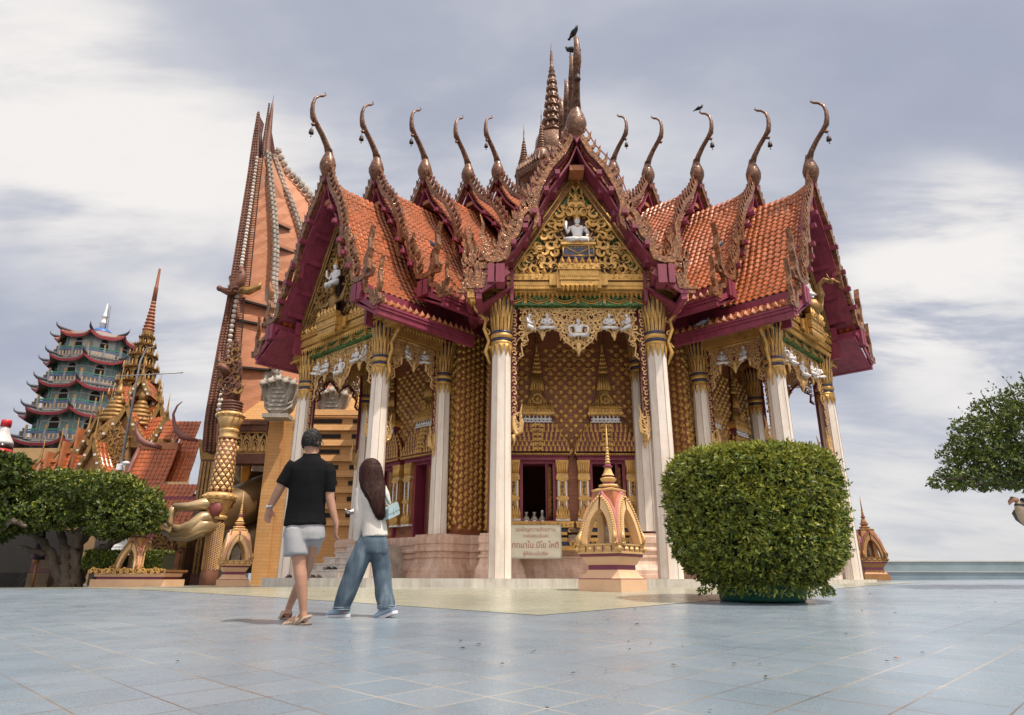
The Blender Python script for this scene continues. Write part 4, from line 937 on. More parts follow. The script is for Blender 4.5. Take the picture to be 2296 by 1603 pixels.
def hall_windows():
    for q in (ML, MF, MR):
        hw, z0, z1 = opening(q); isdoor = q is not MF
        for s in (-1, 1):
            cx = s * WX; mb = MB(q.T)
            fr = .05          # magenta frame set in the opening, standing proud of the wall
            for a, b in ((cx - hw - .02, cx - hw + fr), (cx + hw - fr, cx + hw + .02)): mb.box(a, b, YB - .10, YB + .36, z0, z1 + .02)
            mb.box(cx - hw + fr, cx + hw - fr, YB - .10, YB + .36, z1 - .05, z1 + .02); mb.box(cx - hw + fr, cx + hw - fr, YB - .10, YB + .36, z0, z0 + .05)
            mb.prism([(cx - hw - .30, z1 + .022), (cx + hw + .30, z1 + .022), (cx + hw + .34, z1 + .13), (cx - hw - .34, z1 + .13)], YB - .22, YB - .003)
            w = part('door' if isdoor else 'window', mb, 'magenta', HALL)
            mb = MB(q.T); crown(mb, cx, z1 + .16, .80, YB); part('crown', mb, ['gold', 'maroon', 'gold_dark', 'white'], w)
            # pilasters with mirror strips and flame feet
            for t in (-1, 1):
                mb = MB(q.T); x = cx + t * (hw + .175); zb2 = z0 + (.0 if not isdoor else .45)
                mb.box(x - .13, x + .13, YB - .17, YB - .002, zb2 + .12, z1 - .42); mb.box(x - .10, x + .10, YB - .20, YB - .17, zb2 + .14, z1 - .44, 1)
                for dx, mi in ((-.085, 2), (-.045, 0), (.0, 3), (.045, 0), (.085, 2)): mb.box(x + dx - .014, x + dx + .014, YB - .222, YB - .20, zb2 + .14, z1 - .44, mi)
                for j in range(9): kanok(mb, x, zb2 + .25 + j * (z1 - zb2 - .8) / 8.5, .04, j * 1.3, 1 if j % 2 else -1, YB - .225)
                for zz in (zb2 + .12, (zb2 + z1) / 2 - .2, z1 - .46): mb.prism([(x - .15, zz), (x, zz - .06), (x + .15, zz), (x + .15, zz + .05), (x, zz + .10), (x - .15, zz + .05)], YB - .24, YB - .18)
                for zz, r in ((z1 - .42, .15), (z1 - .36, .14)): mb.box(x - r, x + r, YB - .22, YB - .002, zz, zz + .045)
                mb.box(x - .14, x + .14, YB - .21, YB - .002, z1 - .375, z1 - .36, 2)
                mb.frus(x - .13, x + .13, YB - .20, YB - .002, z1 - .315, z1 + .02, 1.25); 
                for j in range(5): mb.lathe([(.02, 0), (.035, .1), (.03, .2), (.003, .3)], 6, (x - .11 + j * .055, YB - .21, z1 - .30), mi=0)
                mb.box(x - .17, x + .17, YB - .22, YB - .002, zb2 + .03, zb2 + .075, 2); mb.box(x - .17, x + .17, YB - .23, YB - .002, zb2 + .075, zb2 + .12)
                for j, k2 in ((-.14, .22), (-.08, .30), (.0, .34), (.08, .30), (.14, .22)): mb.lathe([(.02, 0), (.04, .05), (.03, .11), (.002, k2)], 6, (x + j, YB - .22, zb2 + .11))
                part('pilaster', mb, ['gold', 'maroon', 'white', 'blue'], w)
            # moulded gilt base below
            if not isdoor:
                mb = MB(q.T); W2 = hw + .42
                for a, b, k, m2 in ((.0, .05, 1.0, 0), (.05, .14, .98, 0), (.14, .24, .84, 1), (.24, .31, .80, 0), (.31, .37, .84, 2), (.37, .46, .80, 0), (.46, .56, .90, 1), (.56, .66, 1.0, 0)):
                    mb.box(cx - W2 * k, cx + W2 * k, YB - .36 * k - (.06 if m2 == 0 else 0), YB - .001, z0 - b, z0 - a - .0005, m2)
                spike_row(mb, cx - W2 * .95, cx + W2 * .95, YB - .40, z0 - .05, .1, .1, .04, True)
                for t in (-1, 1): kanok(mb, cx + t * (W2 - .06), z0 - .52, .10, 0 if t > 0 else pi, t, YB - .42); kanok(mb, cx + t * (W2 - .10), z0 - .22, .06, 1, t, YB - .40)
                for j in range(9): kanok(mb, cx - .45 + j * .112, z0 - .51, .04, j, 1, YB - .345)
                part('gilt_base', mb, ['gold', 'blue', 'dark'], w)
            # half open shutter leaf, painted red with gold
            mb = MB(q.T @ TR(cx + hw - fr, YB + .12, 0, rad(62))); L = hw * .86
            mb.box(-L, 0, -.02, .02, z0 + .06, z1 - .06); mb.box(-L + .05, -.05, -.028, -.02, z0 + .14, z1 - .14, 1)
            for j in range(8): flame(mb, -L / 2, z0 + .25 + j * (z1 - z0 - .4) / 7.5, .2, .16, -.028, 0, .02, 1)
            part('shutter', mb, ['maroon', 'gold_dark'], w)
hall_windows()
def hall_steps():
    for q in (ML, MR):
        mb = MB(q.T)
        sx = (-1.46, .34) if q is ML else (-.34, 1.46)
        for k in range(5): mb.box(sx[0] + .02 * k, sx[1] - .05 * k, .15 + k * .34, YB - .02, k * .165 + (.001 if k else 0), (k + 1) * .165)
        part('steps', mb, 'marble', HALL)
        mb = MB(q.T)
        for k in range(5): mb.box(sx[0] - .02 + .02 * k, sx[1] + .02 - .05 * k, .13 + k * .34, .15 + k * .34 + .40, (k + 1) * .165 + .0005, (k + 1) * .165 + .03)
        part('step_treads', mb, 'slab', HALL)
hall_steps()
# --- the turret at the crossing with its spires
def small_spire(mb, x, y, z, h, r, ringm=0, T=None):
    k = h
    mb.lathe([(r * 1.15, -.02 * k), (r * 1.0, .06 * k), (r * .95, .12 * k), (r * .72, .2 * k)], 12, (x, y, z), mi=ringm, T=T)
    zz = .2 * k; rr = r * .70
    for i in range(8):
        mb.lathe([(rr * .8, zz), (rr * 1.05, zz + .018 * k), (rr * 1.05, zz + .032 * k), (rr * .75, zz + .055 * k)], 12, (x, y, z), mi=ringm, T=T); zz += .052 * k; rr *= .86
    mb.lathe([(rr * .7, zz), (rr * .95, zz + .03 * k), (rr * .4, zz + .07 * k), (rr * .55, zz + .10 * k), (rr * .28, zz + .13 * k), (rr * .35, zz + .22 * k), (.004, 1.0 * k)], 8, (x, y, z), mi=ringm, T=T)
def turret():
    cx, cy = 1.72, 24.2
    mb = MB(Matrix.Translation((cx, cy, 2.25)) @ RZ(rad(22.5)) @ Matrix.Scale(.80, 4)); mb.lathe([(1.65, 11.0), (1.65, 16.2), (1.75, 16.3), (1.95, 16.6), (2.05, 16.75), (2.05, 16.9), (1.75, 17.1), (1.5, 17.7), (1.2, 18.2), (.9, 18.6)], 8, sm=False)
    for i in range(8):
        a = i * pi / 4 + pi / 8; X = TR(0, 0, 0, a)
        mb.box(-.30, .30, -1.58, -1.50, 13.4, 15.7, 1, X)
        for s in (-1, 1): mb.box(s * .52 - .10, s * .52 + .10, -1.66, -1.50, 12.5, 16.2, 0, X)
        for lv, (rr, z) in enumerate(((2.0, 16.9), (1.78, 17.15), (1.55, 17.6))):
            m2 = MB(mb.T @ X); spike_row(m2, -rr * .40, rr * .40, -rr * .95, z, .17, .42, .10); n = len(mb.v); mb.v.extend(m2.v); mb.f.extend([[j + n for j in f] for f in m2.f]); mb.m.extend(m2.m); mb.s.extend(m2.s)
            m2 = MB(mb.T @ X); spike_row(m2, -rr * .40, rr * .40, -rr * .95, z - .2, .13, .22, .06, True); n = len(mb.v); mb.v.extend(m2.v); mb.f.extend([[j + n for j in f] for f in m2.f]); mb.m.extend(m2.m); mb.s.extend(m2.s)
    t = part('turret', mb, ['horn', 'dark'], HALL)
    for i in range(6):
        a = i * pi / 3 + rad(4); r = 1.25; m2 = MB(); small_spire(m2, cx + r * cos(a), cy + r * sin(a), 15.95, 2.55, .34)
        for k in range(10):
            b = k * 2 * pi / 10; m2.lathe([(.05, 0), (.07, .08), (.03, .2), (.002, .42)], 6, (cx + r * cos(a) + .33 * cos(b), cy + r * sin(a) + .33 * sin(b), 15.85))
        part('corner_spire', m2, 'horn', t)
    mb = MB(); z = 17.5; prof = []; r = .60
    mb.lathe([(.95, -1.0), (.78, -.2), (.72, .3)], 12, (cx, cy, z))
    for i in range(8):       # lotus rings growing smaller
        hh = .50 - .018 * i; mb.lathe([(r * .70, 0), (r * .98, hh * .10), (r * 1.04, hh * .22), (r * .78, hh * .34), (r * .66, hh * .6), (r * .72, hh * .98)], 16, (cx, cy, z), lobes=8, lamp=.05)
        for k in range(12):
            b = k * 2 * pi / 12; mb.lathe([(r * .10, 0), (r * .17, hh * .2), (r * .02, hh * .62)], 5, (cx + r * .90 * cos(b), cy + r * .90 * sin(b), z + hh * .22))
        z += hh; r *= .865
    mb.lathe([(r * .6, 0), (r * 1.0, .1), (r * .5, .3), (r * .8, .36), (r * .42, .5), (r * .6, .56), (r * .34, .66), (r * .42, 1.0), (r * .2, 1.5), (.01, 22.95 - z)], 10, (cx, cy, z))
    part('central_spire', mb, 'horn', t)
turret()
# ------------------------------------------------------------------ boundary shrines
M['peach'] = mat('peach_shrine_paint', (0.72, 0.46, 0.285), 0.6, 0, 0.07, 1.5, 0.06, 25, 0.05, 40, dirt=(0.52, 0.30, 0.18), dirtamt=0.4)
M['sand'] = mat('sand_yellow_paint', (0.70, 0.45, 0.22), 0.55, 0, 0.08, 2, dirt=(0.45, 0.26, 0.12), dirtamt=0.4)
M['purple'] = mat('plum_paint', (0.20, 0.035, 0.075), 0.5)
M['rose'] = mat('rose_pink_paint', (0.58, 0.24, 0.22), 0.5)
M['yellow'] = mat('yellow_shrine_paint', (0.66, 0.40, 0.14), 0.5, 0, 0.1)
M['ambr'] = mat('amber_brown_paint', (0.33, 0.16, 0.05), 0.55, 0.1, 0.2)
def arch_out(w, h, n=7):      # pointed arch outline, right half from base to tip
    return [(w * (1 - .10 * sin(pi * t / n * .9)) * cos((t / n) ** 1.35 * pi / 2 * .985) ** .75, h * (t / n)) for t in range(n + 1)]
def shrine(name, label, x, y, s, rz, pal, spire=True, base=True, group=None, zoff=0.0):
    """boundary shrine: moulded square base with a corner forward, four leaning pointed arches, ringed spire"""
    body, band, trim, roofm = pal
    r = thing(name, label, 'shrine', (x, y, fz(x, y) + zoff), group); T = TR(x, y, fz(x, y) + zoff, rz, s); q = 2 ** .5
    B0 = 0.0
    if base:
        mb = MB(T); c4 = dict(n=4, rot=0.0, sm=False)
        mb.lathe([(.66, -.25), (.66, .205)], mi=0, **c4); mb.lathe([(.645, .2052), (.645, .222)], mi=1, **c4)
        mb.lathe([(.625, .2222), (.58, .245), (.53, .29), (.49, .34), (.475, .375)], mi=0, **c4)
        mb.lathe([(.455, .3752), (.455, .462)], mi=1, **c4)
        mb.lathe([(.47, .4622), (.49, .48), (.52, .52), (.555, .575), (.585, .61)], mi=0, **c4)
        mb.lathe([(.60, .6102), (.615, .635), (.615, .662)], mi=1, **c4)
        mb.lathe([(.655, .6622), (.655, .69), (.635, .70), (.635, .80), (.66, .815), (.66, .84)], mi=2, **c4)
        part('base', mb, [body, band, trim], r)
        mb = MB(T)
        for k in range(4):
            X = RZ(k * pi / 2 + pi / 4); e = .64 / q
            for i in range(5):
                cx = (i - 2) * .19; w = .085 if i % 2 == 0 else .075
                mb.add([(cx - w, -e, .75), (cx, -e, .705), (cx + w, -e, .75), (cx, -e, .80), (cx, -e - .035, .75)], [(0, 1, 4), (1, 2, 4), (2, 3, 4), (3, 0, 4)], 0, False, X)
                if i < 4: mb.prism([(cx + .08, .70), (cx + .10, .70), (cx + .11, .75), (cx + .10, .80), (cx + .08, .80), (cx + .095, .75)], -e - .012, -e - .001, 1, X)
            mb.lathe([(.02, -.05), (.06, 0), (.02, .05)], 6, (.655, 0, .75), T=RZ(k * pi / 2))
        part('diamond_frieze', mb, [trim, band], r)
        B0 = .84
    out = arch_out(.43, .93); inn = arch_out(.275, .66)
    for k in range(4):
        mb = MB(T); md = MB(T); mr = MB(T); X = RZ(k * pi / 2 + pi / 4) @ Matrix.Translation((0, -.44, B0)) @ RX(rad(-9.5))
        n = len(out)
        for sgn in (-1, 1):
            vs = []
            for (a, b), (c, d) in zip(out, inn): vs += [(sgn * a, -.05, b), (sgn * c, -.05, d), (sgn * c, .10, d), (sgn * a, .10, b)]
            fs = []
            for j in range(n - 1):
                for i in range(4): i2 = (i + 1) % 4; fs.append((4 * j + i, 4 * j + i2, 4 * j + 4 + i2, 4 * j + 4 + i))
            fs += [(3, 2, 1, 0)]
            mb.add(vs, fs, 0, False, X)
            # bead line and pink edge board
            for j in range(n - 1):
                (a, b), (c, d) = out[j], out[j + 1]
                for t in (.0, .33, .66): md.ball((sgn * (lerp(a, c, t) - .035), -.062, lerp(b, d, t) - .01), .024, 6, 4, T=X)
            mr.strip([(sgn * (a + .012), b + .012) for a, b in out] + [(sgn * -.01, out[-1][1] + .10)], .030, -.02, .13, 0, X)
            md.tube([(sgn * .36, -.07, .02), (sgn * .40, -.08, .10), (sgn * .36, -.07, .24)], [.035, .045, .01], 6, 0, True, X)
        ar = part('arch', mb, 'sand' if body == 'peach' else body, r); part('beading', md, trim, ar); part('edge_board', mr, 'rose' if pal[1] == 'purple' and pal[0] == 'peach' else band, ar)
    mb = MB(T); mb.lathe([(.42, B0 + .62), (.38, B0 + .80), (.33, B0 + .98), (.31, B0 + 1.02)], 4, rot=0, sm=False, mi=0)
    mb.lathe([(.34, B0 + 1.0), (.35, B0 + 1.03), (.22, B0 + 1.07)], 4, rot=0, sm=False, mi=1)
    part('roof', mb, [roofm, trim], r)
    mb = MB(T); mb.prism([(-.13, B0), (.13, B0), (.15, B0 + .3), (.07, B0 + .42), (0, B0 + .52), (-.07, B0 + .42), (-.15, B0 + .3)], -.03, .03, 0, RZ(rad(45)))
    part('boundary_stone', mb, 'stone', r)
    if spire:
        mb = MB(T); z = B0 + 1.06; n = dict(n=8, sm=False)
        mb.lathe([(.17, z), (.17, z + .03)], mi=1, **n); mb.lathe([(.19, z + .03), (.205, z + .055), (.19, z + .08)], mi=2, **n)
        mb.lathe([(.13, z + .08), (.12, z + .13)], mi=1, **n); mb.lathe([(.12, z + .13), (.155, z + .17), (.165, z + .20), (.13, z + .22)], mi=0, **n)
        mb.lathe([(.10, z + .22), (.10, z + .26)], mi=1, **n); mb.lathe([(.13, z + .26), (.10, z + .30), (.075, z + .36), (.06, z + .42)], mi=0, **n)
        mb.lathe([(.085, z + .42), (.095, z + .45), (.05, z + .49)], mi=1, **n)
        zz = z + .49; rr = .058
        for i in range(6): mb.lathe([(rr * .6, zz), (rr, zz + .02), (rr, zz + .035), (rr * .6, zz + .06)], 8, mi=0 if i % 2 else 2); zz += .058; rr *= .88
        mb.lathe([(rr * .7, zz), (rr * .9, zz + .05), (.004, z + 1.30)], 8, mi=0)
        part('spire', mb, [body if body != 'peach' else 'yellow', band, trim], r)
    return r
shrine('boundary_shrine', 'peach and gold boundary shrine with pink arches in front of the right window', 0.1436 * 12.9, 12.9, .965, rad(5), ('peach', 'purple', 'gold_pale', 'ridge'))
shrine('boundary_shrine', 'peach and gold boundary shrine beside the lattice column of the brick tower', -0.395 * 22.2, 22.2, .92, rad(-16), ('peach', 'purple', 'gold_pale', 'yellow'))
shrine('boundary_shrine', 'amber brown boundary shrine at the far right beside the blue grey parapet', 0.513 * 25.6, 25.6, .96, rad(40), ('ambr', 'purple', 'gold_dark', 'ambr'))

# ------------------------------------------------------------------ the leaning brick tower with its flared shell
TW = thing('brick_shell_tower', 'tall tapering orange brick tower with carved ribs and twin horns left of the hall', 'tower', (-9.5, 28.0, -0.2))
def resample(P, n):
    d = [0]
    for a, b in zip(P[:-1], P[1:]): d.append(d[-1] + abs(b[1] - a[1]))
    out = []
    for i in range(n):
        s = d[-1] * i / (n - 1)
        for j in range(len(P) - 1):
            if s <= d[j + 1] + 1e-6:
                t = (s - d[j]) / max(1e-6, d[j + 1] - d[j]); out.append((lerp(P[j][0], P[j + 1][0], t), lerp(P[j][1], P[j + 1][1], t))); break
    return out
R0L = [(452, 1010), (458, 940), (470, 870), (490, 760), (505, 690), (530, 540), (553, 400), (566, 310), (577, 250)]
R0R = [(486, 1010), (490, 940), (505, 860), (519, 760), (535, 660), (550, 560), (565, 460), (579, 355), (582, 250)]
RB2 = [(612, 905), (616, 800), (617, 715), (608, 651), (610, 618), (613, 558), (610, 498), (602, 417), (596, 349)]
RB3 = [(712, 905), (705, 760), (694, 640), (676, 538), (665, 500), (650, 458), (630, 413), (608, 345)]
RB4 = [(790, 905), (765, 700), (735, 540), (700, 453), (687, 437), (662, 409), (638, 385), (616, 335)]
def p3(P, Y): return [at(x, y, Y) for x, y in P]
def brick_tower():
    N = 22
    a = p3(resample(R0R, N), 26.2); a = a
    r0 = p3(resample(R0R[1:8], N), 26.2); r2 = p3(resample(RB2, N), 27.6); r3 = p3(resample(RB3, N), 30.2); r4 = p3(resample(RB4, N), 32.6)
    back = [p + Vector((.6, 7.5, 0)) for p in r4]; back0 = [p + Vector((.2, 10.5, 0)) for p in r0]
    ribs = [r0, r2, r3, r4, back, back0]; mb = MB(); vs = [v for rb in ribs for v in rb]; fs = []
    for k in range(len(ribs)):
        k2 = (k + 1) % len(ribs)
        for i in range(N - 1): fs.append((k * N + i, k2 * N + i, k2 * N + i + 1, k * N + i + 1))
    fs.append(tuple(k * N + N - 1 for k in range(len(ribs))))
    mb.add(vs, fs); part('brick_shell', mb, 'brick', TW)
    # plain mortar bands and beaded ropes down the ribs
    for rb, w in ((r2, .30), (r3, .26), (r4, .24)):
        mb = MB(); mb.tube([p + Vector((-.34, -.12, 0)) for p in rb], [w * lerp(1, .55, i / N) for i in range(N)], 8, 0, True, flat=.8); part('rib', mb, 'stone', TW)
    def rope(P, Y, n, size, dx=0.0, crest=False, m='stone'):
        L = p3(resample(P, 160), Y); mb = MB(); rn = random.Random(n)
        tot = sum((b - a).length for a, b in zip(L[:-1], L[1:])); st = tot / n; acc = 0; k = 0
        for i in range(len(L) - 1):
            acc += (L[i + 1] - L[i]).length
            if acc >= st:
                acc = 0; t = k / n; k += 1; s = size * lerp(1, .62, t); p = L[i] + Vector((dx, -.15, 0))
                mb.ball(p, s, 6, 5, 0, 1, 1, rn.uniform(.8, 1.0))
                if crest:
                    for u in (-1, 1): mb.lathe([(s * .5, 0), (s * .75, s * .6), (s * .5, s * 1.1), (s * .55, s * 1.5), (s * .05, s * 2.1)], 6, p + Vector((s * .9 * (1 if u > 0 else .2), .06 * u, s * .1)))
        return mb
    part('beaded_rope', rope(R0R[1:8], 26.05, 78, .115), mat('chalky_bead', (0.62, 0.55, 0.48), 0.8, 0, .2, 3), TW)
    part('beaded_rope', rope(RB2, 27.4, 62, .17, .10, True), 'stone', TW)
    part('beaded_rope', rope(RB3, 30.0, 54, .17, .05, True), 'stone', TW)
    part('carved_crest', rope(RB4, 32.3, 44, .23, .05, True), 'stone', TW)
    # the scaled rim of the shell's mouth, drawn up into a horn; second horn on the far rim
    n = 26; A0 = p3(resample(R0L, n), 25.7); B0 = p3(resample(R0R, n), 26.0)
    mb = MB(); vs = []
    for p, q in zip(A0, B0): vs += [p, q, q + Vector((-.22, .8, 0)), p + Vector((.0, .9, 0))]
    fs = [(4 * i + j, 4 * i + (j + 1) % 4, 4 * i + 4 + (j + 1) % 4, 4 * i + 4 + j) for i in range(n - 1) for j in range(4)] + [(4 * n - 4, 4 * n - 3, 4 * n - 2, 4 * n - 1), (3, 2, 1, 0)]
    mb.add(vs, fs)
    for i in range(n - 1):      # scales
        for t in range(5):
            for u in (.22, .5, .78):
                p = A0[i].lerp(A0[i + 1], t / 5).lerp(B0[i].lerp(B0[i + 1], t / 5), u); mb.ball(p + Vector((0, -.02, 0)), .085 * lerp(1, .5, i / n), 5, 4, 0, 1, .5, 1)
    part('scaled_rim', mb, 'redbrown', TW)
    mb = MB(); H = p3(resample([(598, 352), (600, 320), (605, 280), (609, 250), (611, 232)], 12), 28.6)
    mb.tube(H, [lerp(.22, .05, i / 11) for i in range(12)], 6, 0, True); mb.tube([H[-1], H[-1] + Vector((.01, 0, .5))], .015, 4)
    for i in range(11):
        for t in (0, .33, .66): mb.ball(H[i].lerp(H[i + 1], t) + Vector((-.12, -.1, 0)), lerp(.13, .05, i / 11), 5, 4)
    mb.add([at(600, 345, 28.8), at(618, 345, 28.8), at(612, 310, 28.8), at(607, 282, 28.8), at(600, 345, 29.3), at(618, 345, 29.3), at(612, 310, 29.3), at(607, 282, 29.3)], [(0, 1, 2, 3), (7, 6, 5, 4), (0, 4, 5, 1), (1, 5, 6, 2), (2, 6, 7, 3), (3, 7, 4, 0)])
    part('horn', mb, 'redbrown', TW)
    mb = MB(); mb.tube([at(583, 275, 26.4), at(584, 352, 26.4)], .05, 4); mb.tube([at(586, 275, 26.4), at(588, 352, 26.4)], .03, 4); part('mast', mb, 'iron', TW)
    # ladders
    for P, Y in (([(584, 352), (573, 440), (561, 560), (551, 660)], 26.3), ([(541, 672), (538, 720), (532, 800), (526, 900)], 26.2)):
        L = p3(resample(P, 60), Y); mb = MB()
        for dx in (-.17, .17): mb.tube([p + Vector((dx, -.12, 0)) for p in L[::4]], .028, 4, 0, False)
        for p in L: mb.tube([p + Vector((-.17, -.12, 0)), p + Vector((.17, -.12, 0))], .018, 4, 0, False)
        part('ladder', mb, 'iron', TW)
    # overhanging courses: a ledge and, below it, a dark strip painted as its shade
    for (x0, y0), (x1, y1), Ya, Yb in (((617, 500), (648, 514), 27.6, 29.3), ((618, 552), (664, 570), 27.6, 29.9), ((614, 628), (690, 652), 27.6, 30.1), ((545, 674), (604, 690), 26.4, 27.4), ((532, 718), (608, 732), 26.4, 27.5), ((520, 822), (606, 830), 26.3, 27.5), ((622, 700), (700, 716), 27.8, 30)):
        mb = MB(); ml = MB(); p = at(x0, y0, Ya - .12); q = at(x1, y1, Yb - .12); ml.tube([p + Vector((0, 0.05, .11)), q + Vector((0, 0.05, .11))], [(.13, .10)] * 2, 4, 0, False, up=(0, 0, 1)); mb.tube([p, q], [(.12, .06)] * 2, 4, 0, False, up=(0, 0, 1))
        lg = part('ledge', ml, 'brick', TW); part('painted_shade_strip', mb, 'dark', lg)
brick_tower()
def tower_base():
    Yf = 26.6
    def X(x, y=1297.0): return rayd(x, y)[0] * Yf
    def Z(y, x=600): return rayd(x, y)[1] * Yf
    xa, xb, xc = X(500, 1040), X(614, 952), X(792, 1290)
    zr = Z(905); g = -.45
    mb = MB()       # ochre brick base with a sloping shoulder, opening at the left
    mb.box(xb, xc + 4, Yf, Yf + 12, g, Z(940)); mb.box(xa - .2, xb, Yf + 9, Yf + 12, g, Z(940)); mb.box(xa - .2, xb - .002, Yf + .02, Yf + 9, Z(966), Z(941))
    mb.prism([(0, Z(940) + .001), (12.4, Z(940) + .001), (12.4, Z(872)), (.9, Z(872))], xa - .2, xc + 4, 0, Matrix.Translation((0, Yf, 0)) @ Matrix(((0, 1, 0, 0), (1, 0, 0, 0), (0, 0, 1, 0), (0, 0, 0, 1))))
    mb.box(xb - .14, xb + .45, Yf - .16, Yf - .003, g, Z(945)); mb.box(xb - .14, xb - .003, Yf, Yf + 1.0, g, Z(1040))
    part('brick_base', mb, 'ochre_brick', TW)
    for i in range(7):
        z = Z(1000) - .62 * i + .9
        for u, v in ((.95, 2.75), (3.2, 5.2)): mb = MB(); mb.box(xb + u, xb + v, Yf - .05, Yf - .002, z + .04, z + .20); part('vent_slot', mb, 'dark', TW)
    for i in range(8):
        mb = MB(); z = Z(1000) - .62 * i + 1.22; mb.prism([(0, z), (-.16, z + .02), (-.10, z + .26), (0, z + .29)], xb + 1.0, xb + 5.3, 0, Matrix.Translation((0, Yf - .003, 0)) @ Matrix(((0, 1, 0, 0), (1, 0, 0, 0), (0, 0, 1, 0), (0, 0, 0, 1))))
        part('louvre', mb, 'ochre_brick', TW)
    # entablature over the opening: brick bands and a gilt lace of pointed arches
    mb = MB(); mb.box(xa, xb - .16, Yf - .10, Yf + .5, Z(1040), Z(1018)); part('brick_band', mb, 'redbrown', TW); mb = MB(); mb.box(xa, xb - .16, Yf - .2, Yf + .5, Z(968), Z(955)); mb.box(xa - .05, xb - .16, Yf - .28, Yf + .5, Z(955) + .001, Z(946)); part('brick_band', mb, 'redbrown', TW)
    mb = MB(); mb.box(xa, xb - .16, Yf + .05, Yf + .3, Z(1018) + .001, Z(968) - .001, 1); w = xb - .16 - xa; n = 5; h = Z(970) - Z(1018)
    for i in range(n):
        c = xa + (i + .5) * w / n
        for k in (1.0, .62): mb.tube([(c + k * w / n * .46 * math.cos(t * pi / 8) * (1 if t != 4 else 0), Yf + .02, Z(1016) + k * h * .92 * sin(t * pi / 8) ** .8) for t in range(9)], .05 * k, 5)
        for s in (-1, 1): kanok(mb, c + s * w / n * .28, Z(1018) + h * .74, .10, i, s, Yf); kanok(mb, c + s * .08, Z(1018) + h * .16, .09, 1 + i, s, Yf)
        mb.ball((c + w / n / 2, Yf, Z(1010)), .10, 8, 6); mb.lathe([(.05, 0), (.10, .12), (.02, .35)], 6, (c, Yf, Z(1016)))
    mb.tube([(xa, Yf, Z(1018)), (xb - .16, Yf, Z(1018))], .05, 5); mb.tube([(xa, Yf, Z(969)), (xb - .16, Yf, Z(969))], .05, 5)
    part('gilt_frieze', mb, ['gold_pale', 'dark'], TW)
    # dark hall behind
    mb = MB(); mb.box(xa - 1.5, xb - .15, Yf + 8.6, Yf + 8.9, g, Z(966)); part('inner_wall', mb, 'dark', TW)
    mb = MB(); xj = X(604, 1100); mb.box(xj - .10, xj + .12, Yf + .6, Yf + .85, g, Z(1040)); part('inner_pillar', mb, 'redbrown', TW)
    for j in range(2):
        m2 = MB(); 
        for i in range(30): kanok(m2, xj, Z(1280) + i * .16, .10, i * 1.4, 1 if i % 2 else -1, Yf + .57)
        if j == 0: part('pillar_carving', m2, 'gold_dark', TW)
    # columns carrying the rim
    def bigcol(x, y, Y, sc, m1, lab=None):
        xx = rayd(x, y)[0] * Y; zz = lambda v: rayd(480, v)[1] * Y
        c = MB(); R = .30 * sc
        c.lathe([(R * 1.15, g), (R * 1.15, zz(1285)), (R * 1.0, zz(1280)), (R * .98, zz(1150)), (R * .92, zz(1098))], 12, (xx, Y, 0), mi=0)
        rn = random.Random(3)
        for i in range(46):          # carved flames on the lower shaft
            for k in range(12):
                a = k * pi / 6 + (i % 2) * pi / 12; z = lerp(zz(1278), zz(1104), i / 46); c.tube([(xx + R * 1.0 * cos(a), Y + R * 1.0 * sin(a), z), (xx + R * 1.04 * cos(a + .12), Y + R * 1.04 * sin(a + .12), z + .09)], [.022, .006], 4, 3, False)
        c.lathe([(R * 1.0, zz(1098)), (R * 1.35, zz(1092)), (R * 1.35, zz(1088)), (R * 1.05, zz(1085))], 16, (xx, Y, 0), mi=1)
        c.lathe([(R * 1.05, zz(1085)), (R * 1.25, zz(1070)), (R * 1.75, zz(1045)), (R * 2.0, zz(1028)), (R * 1.75, zz(1024))], 20, (xx, Y, 0), mi=1, lobes=20, lamp=.05)
        c.lathe([(R * 1.85, zz(1024)), (R * 2.0, zz(1020)), (R * 2.0, zz(1010)), (R * 1.8, zz(1006)), (R * 1.35, zz(1000))], 20, (xx, Y, 0), mi=1)
        c.lathe([(R * 1.45, zz(1000)), (R * 1.38, zz(935)), (R * 1.22, zz(870))][:2] + [(R * 1.28, zz(880)), (R * 1.22, zz(862))] if False else [(R * 1.45, zz(1001)), (R * 1.30, zz(985))], 20, (xx, Y, 0), mi=1)
        zl, zh = zz(1003), zz(985); zt = zz(932)
        c.lathe([(R * 1.32, zh), (R * 1.10, zt - 0.9)], 16, (xx, Y, 0), mi=2) if zt - .9 > zh else None
        return c, xx, zz, R, g
    for (x, y, Y, sc) in ((468, 1297, 25.2, 1.0),):
        xx = rayd(x, y)[0] * Y; zz = lambda v: rayd(480, v)[1] * Y; R = .28
        c = MB(); c.lathe([(R * 1.12, g), (R * 1.12, zz(1285)), (R * 1.0, zz(1280)), (R * .95, zz(1165))], 12, (xx, Y, 0), mi=0)
        for i in range(40):
            for k in range(12):
                a = k * pi / 6 + (i % 2) * pi / 12; z = lerp(zz(1278), zz(1172), i / 40); c.tube([(xx + R * cos(a), Y + R * sin(a), z), (xx + R * 1.06 * cos(a + .16), Y + R * 1.06 * sin(a + .16), z + .075)], [.02, .006], 4, 1, False)
        c.lathe([(R, zz(1166)), (R * 1.3, zz(1163)), (R * 1.3, zz(1158)), (R * 1.05, zz(1155))], 16, (xx, Y, 0), mi=1)
        c.lathe([(R * 1.1, zz(1155)), (R * 1.35, zz(1140)), (R * 1.7, zz(1125)), (R * 1.75, zz(1122)), (R * 1.4, zz(1119))], 24, (xx, Y, 0), mi=1, lobes=12, lamp=.06)
        c.lathe([(R * 1.9, zz(1121)), (R * 2.02, zz(1118)), (R * 2.02, zz(1110)), (R * 1.8, zz(1107)), (R * 1.25, zz(1104))], 20, (xx, Y, 0), mi=1)
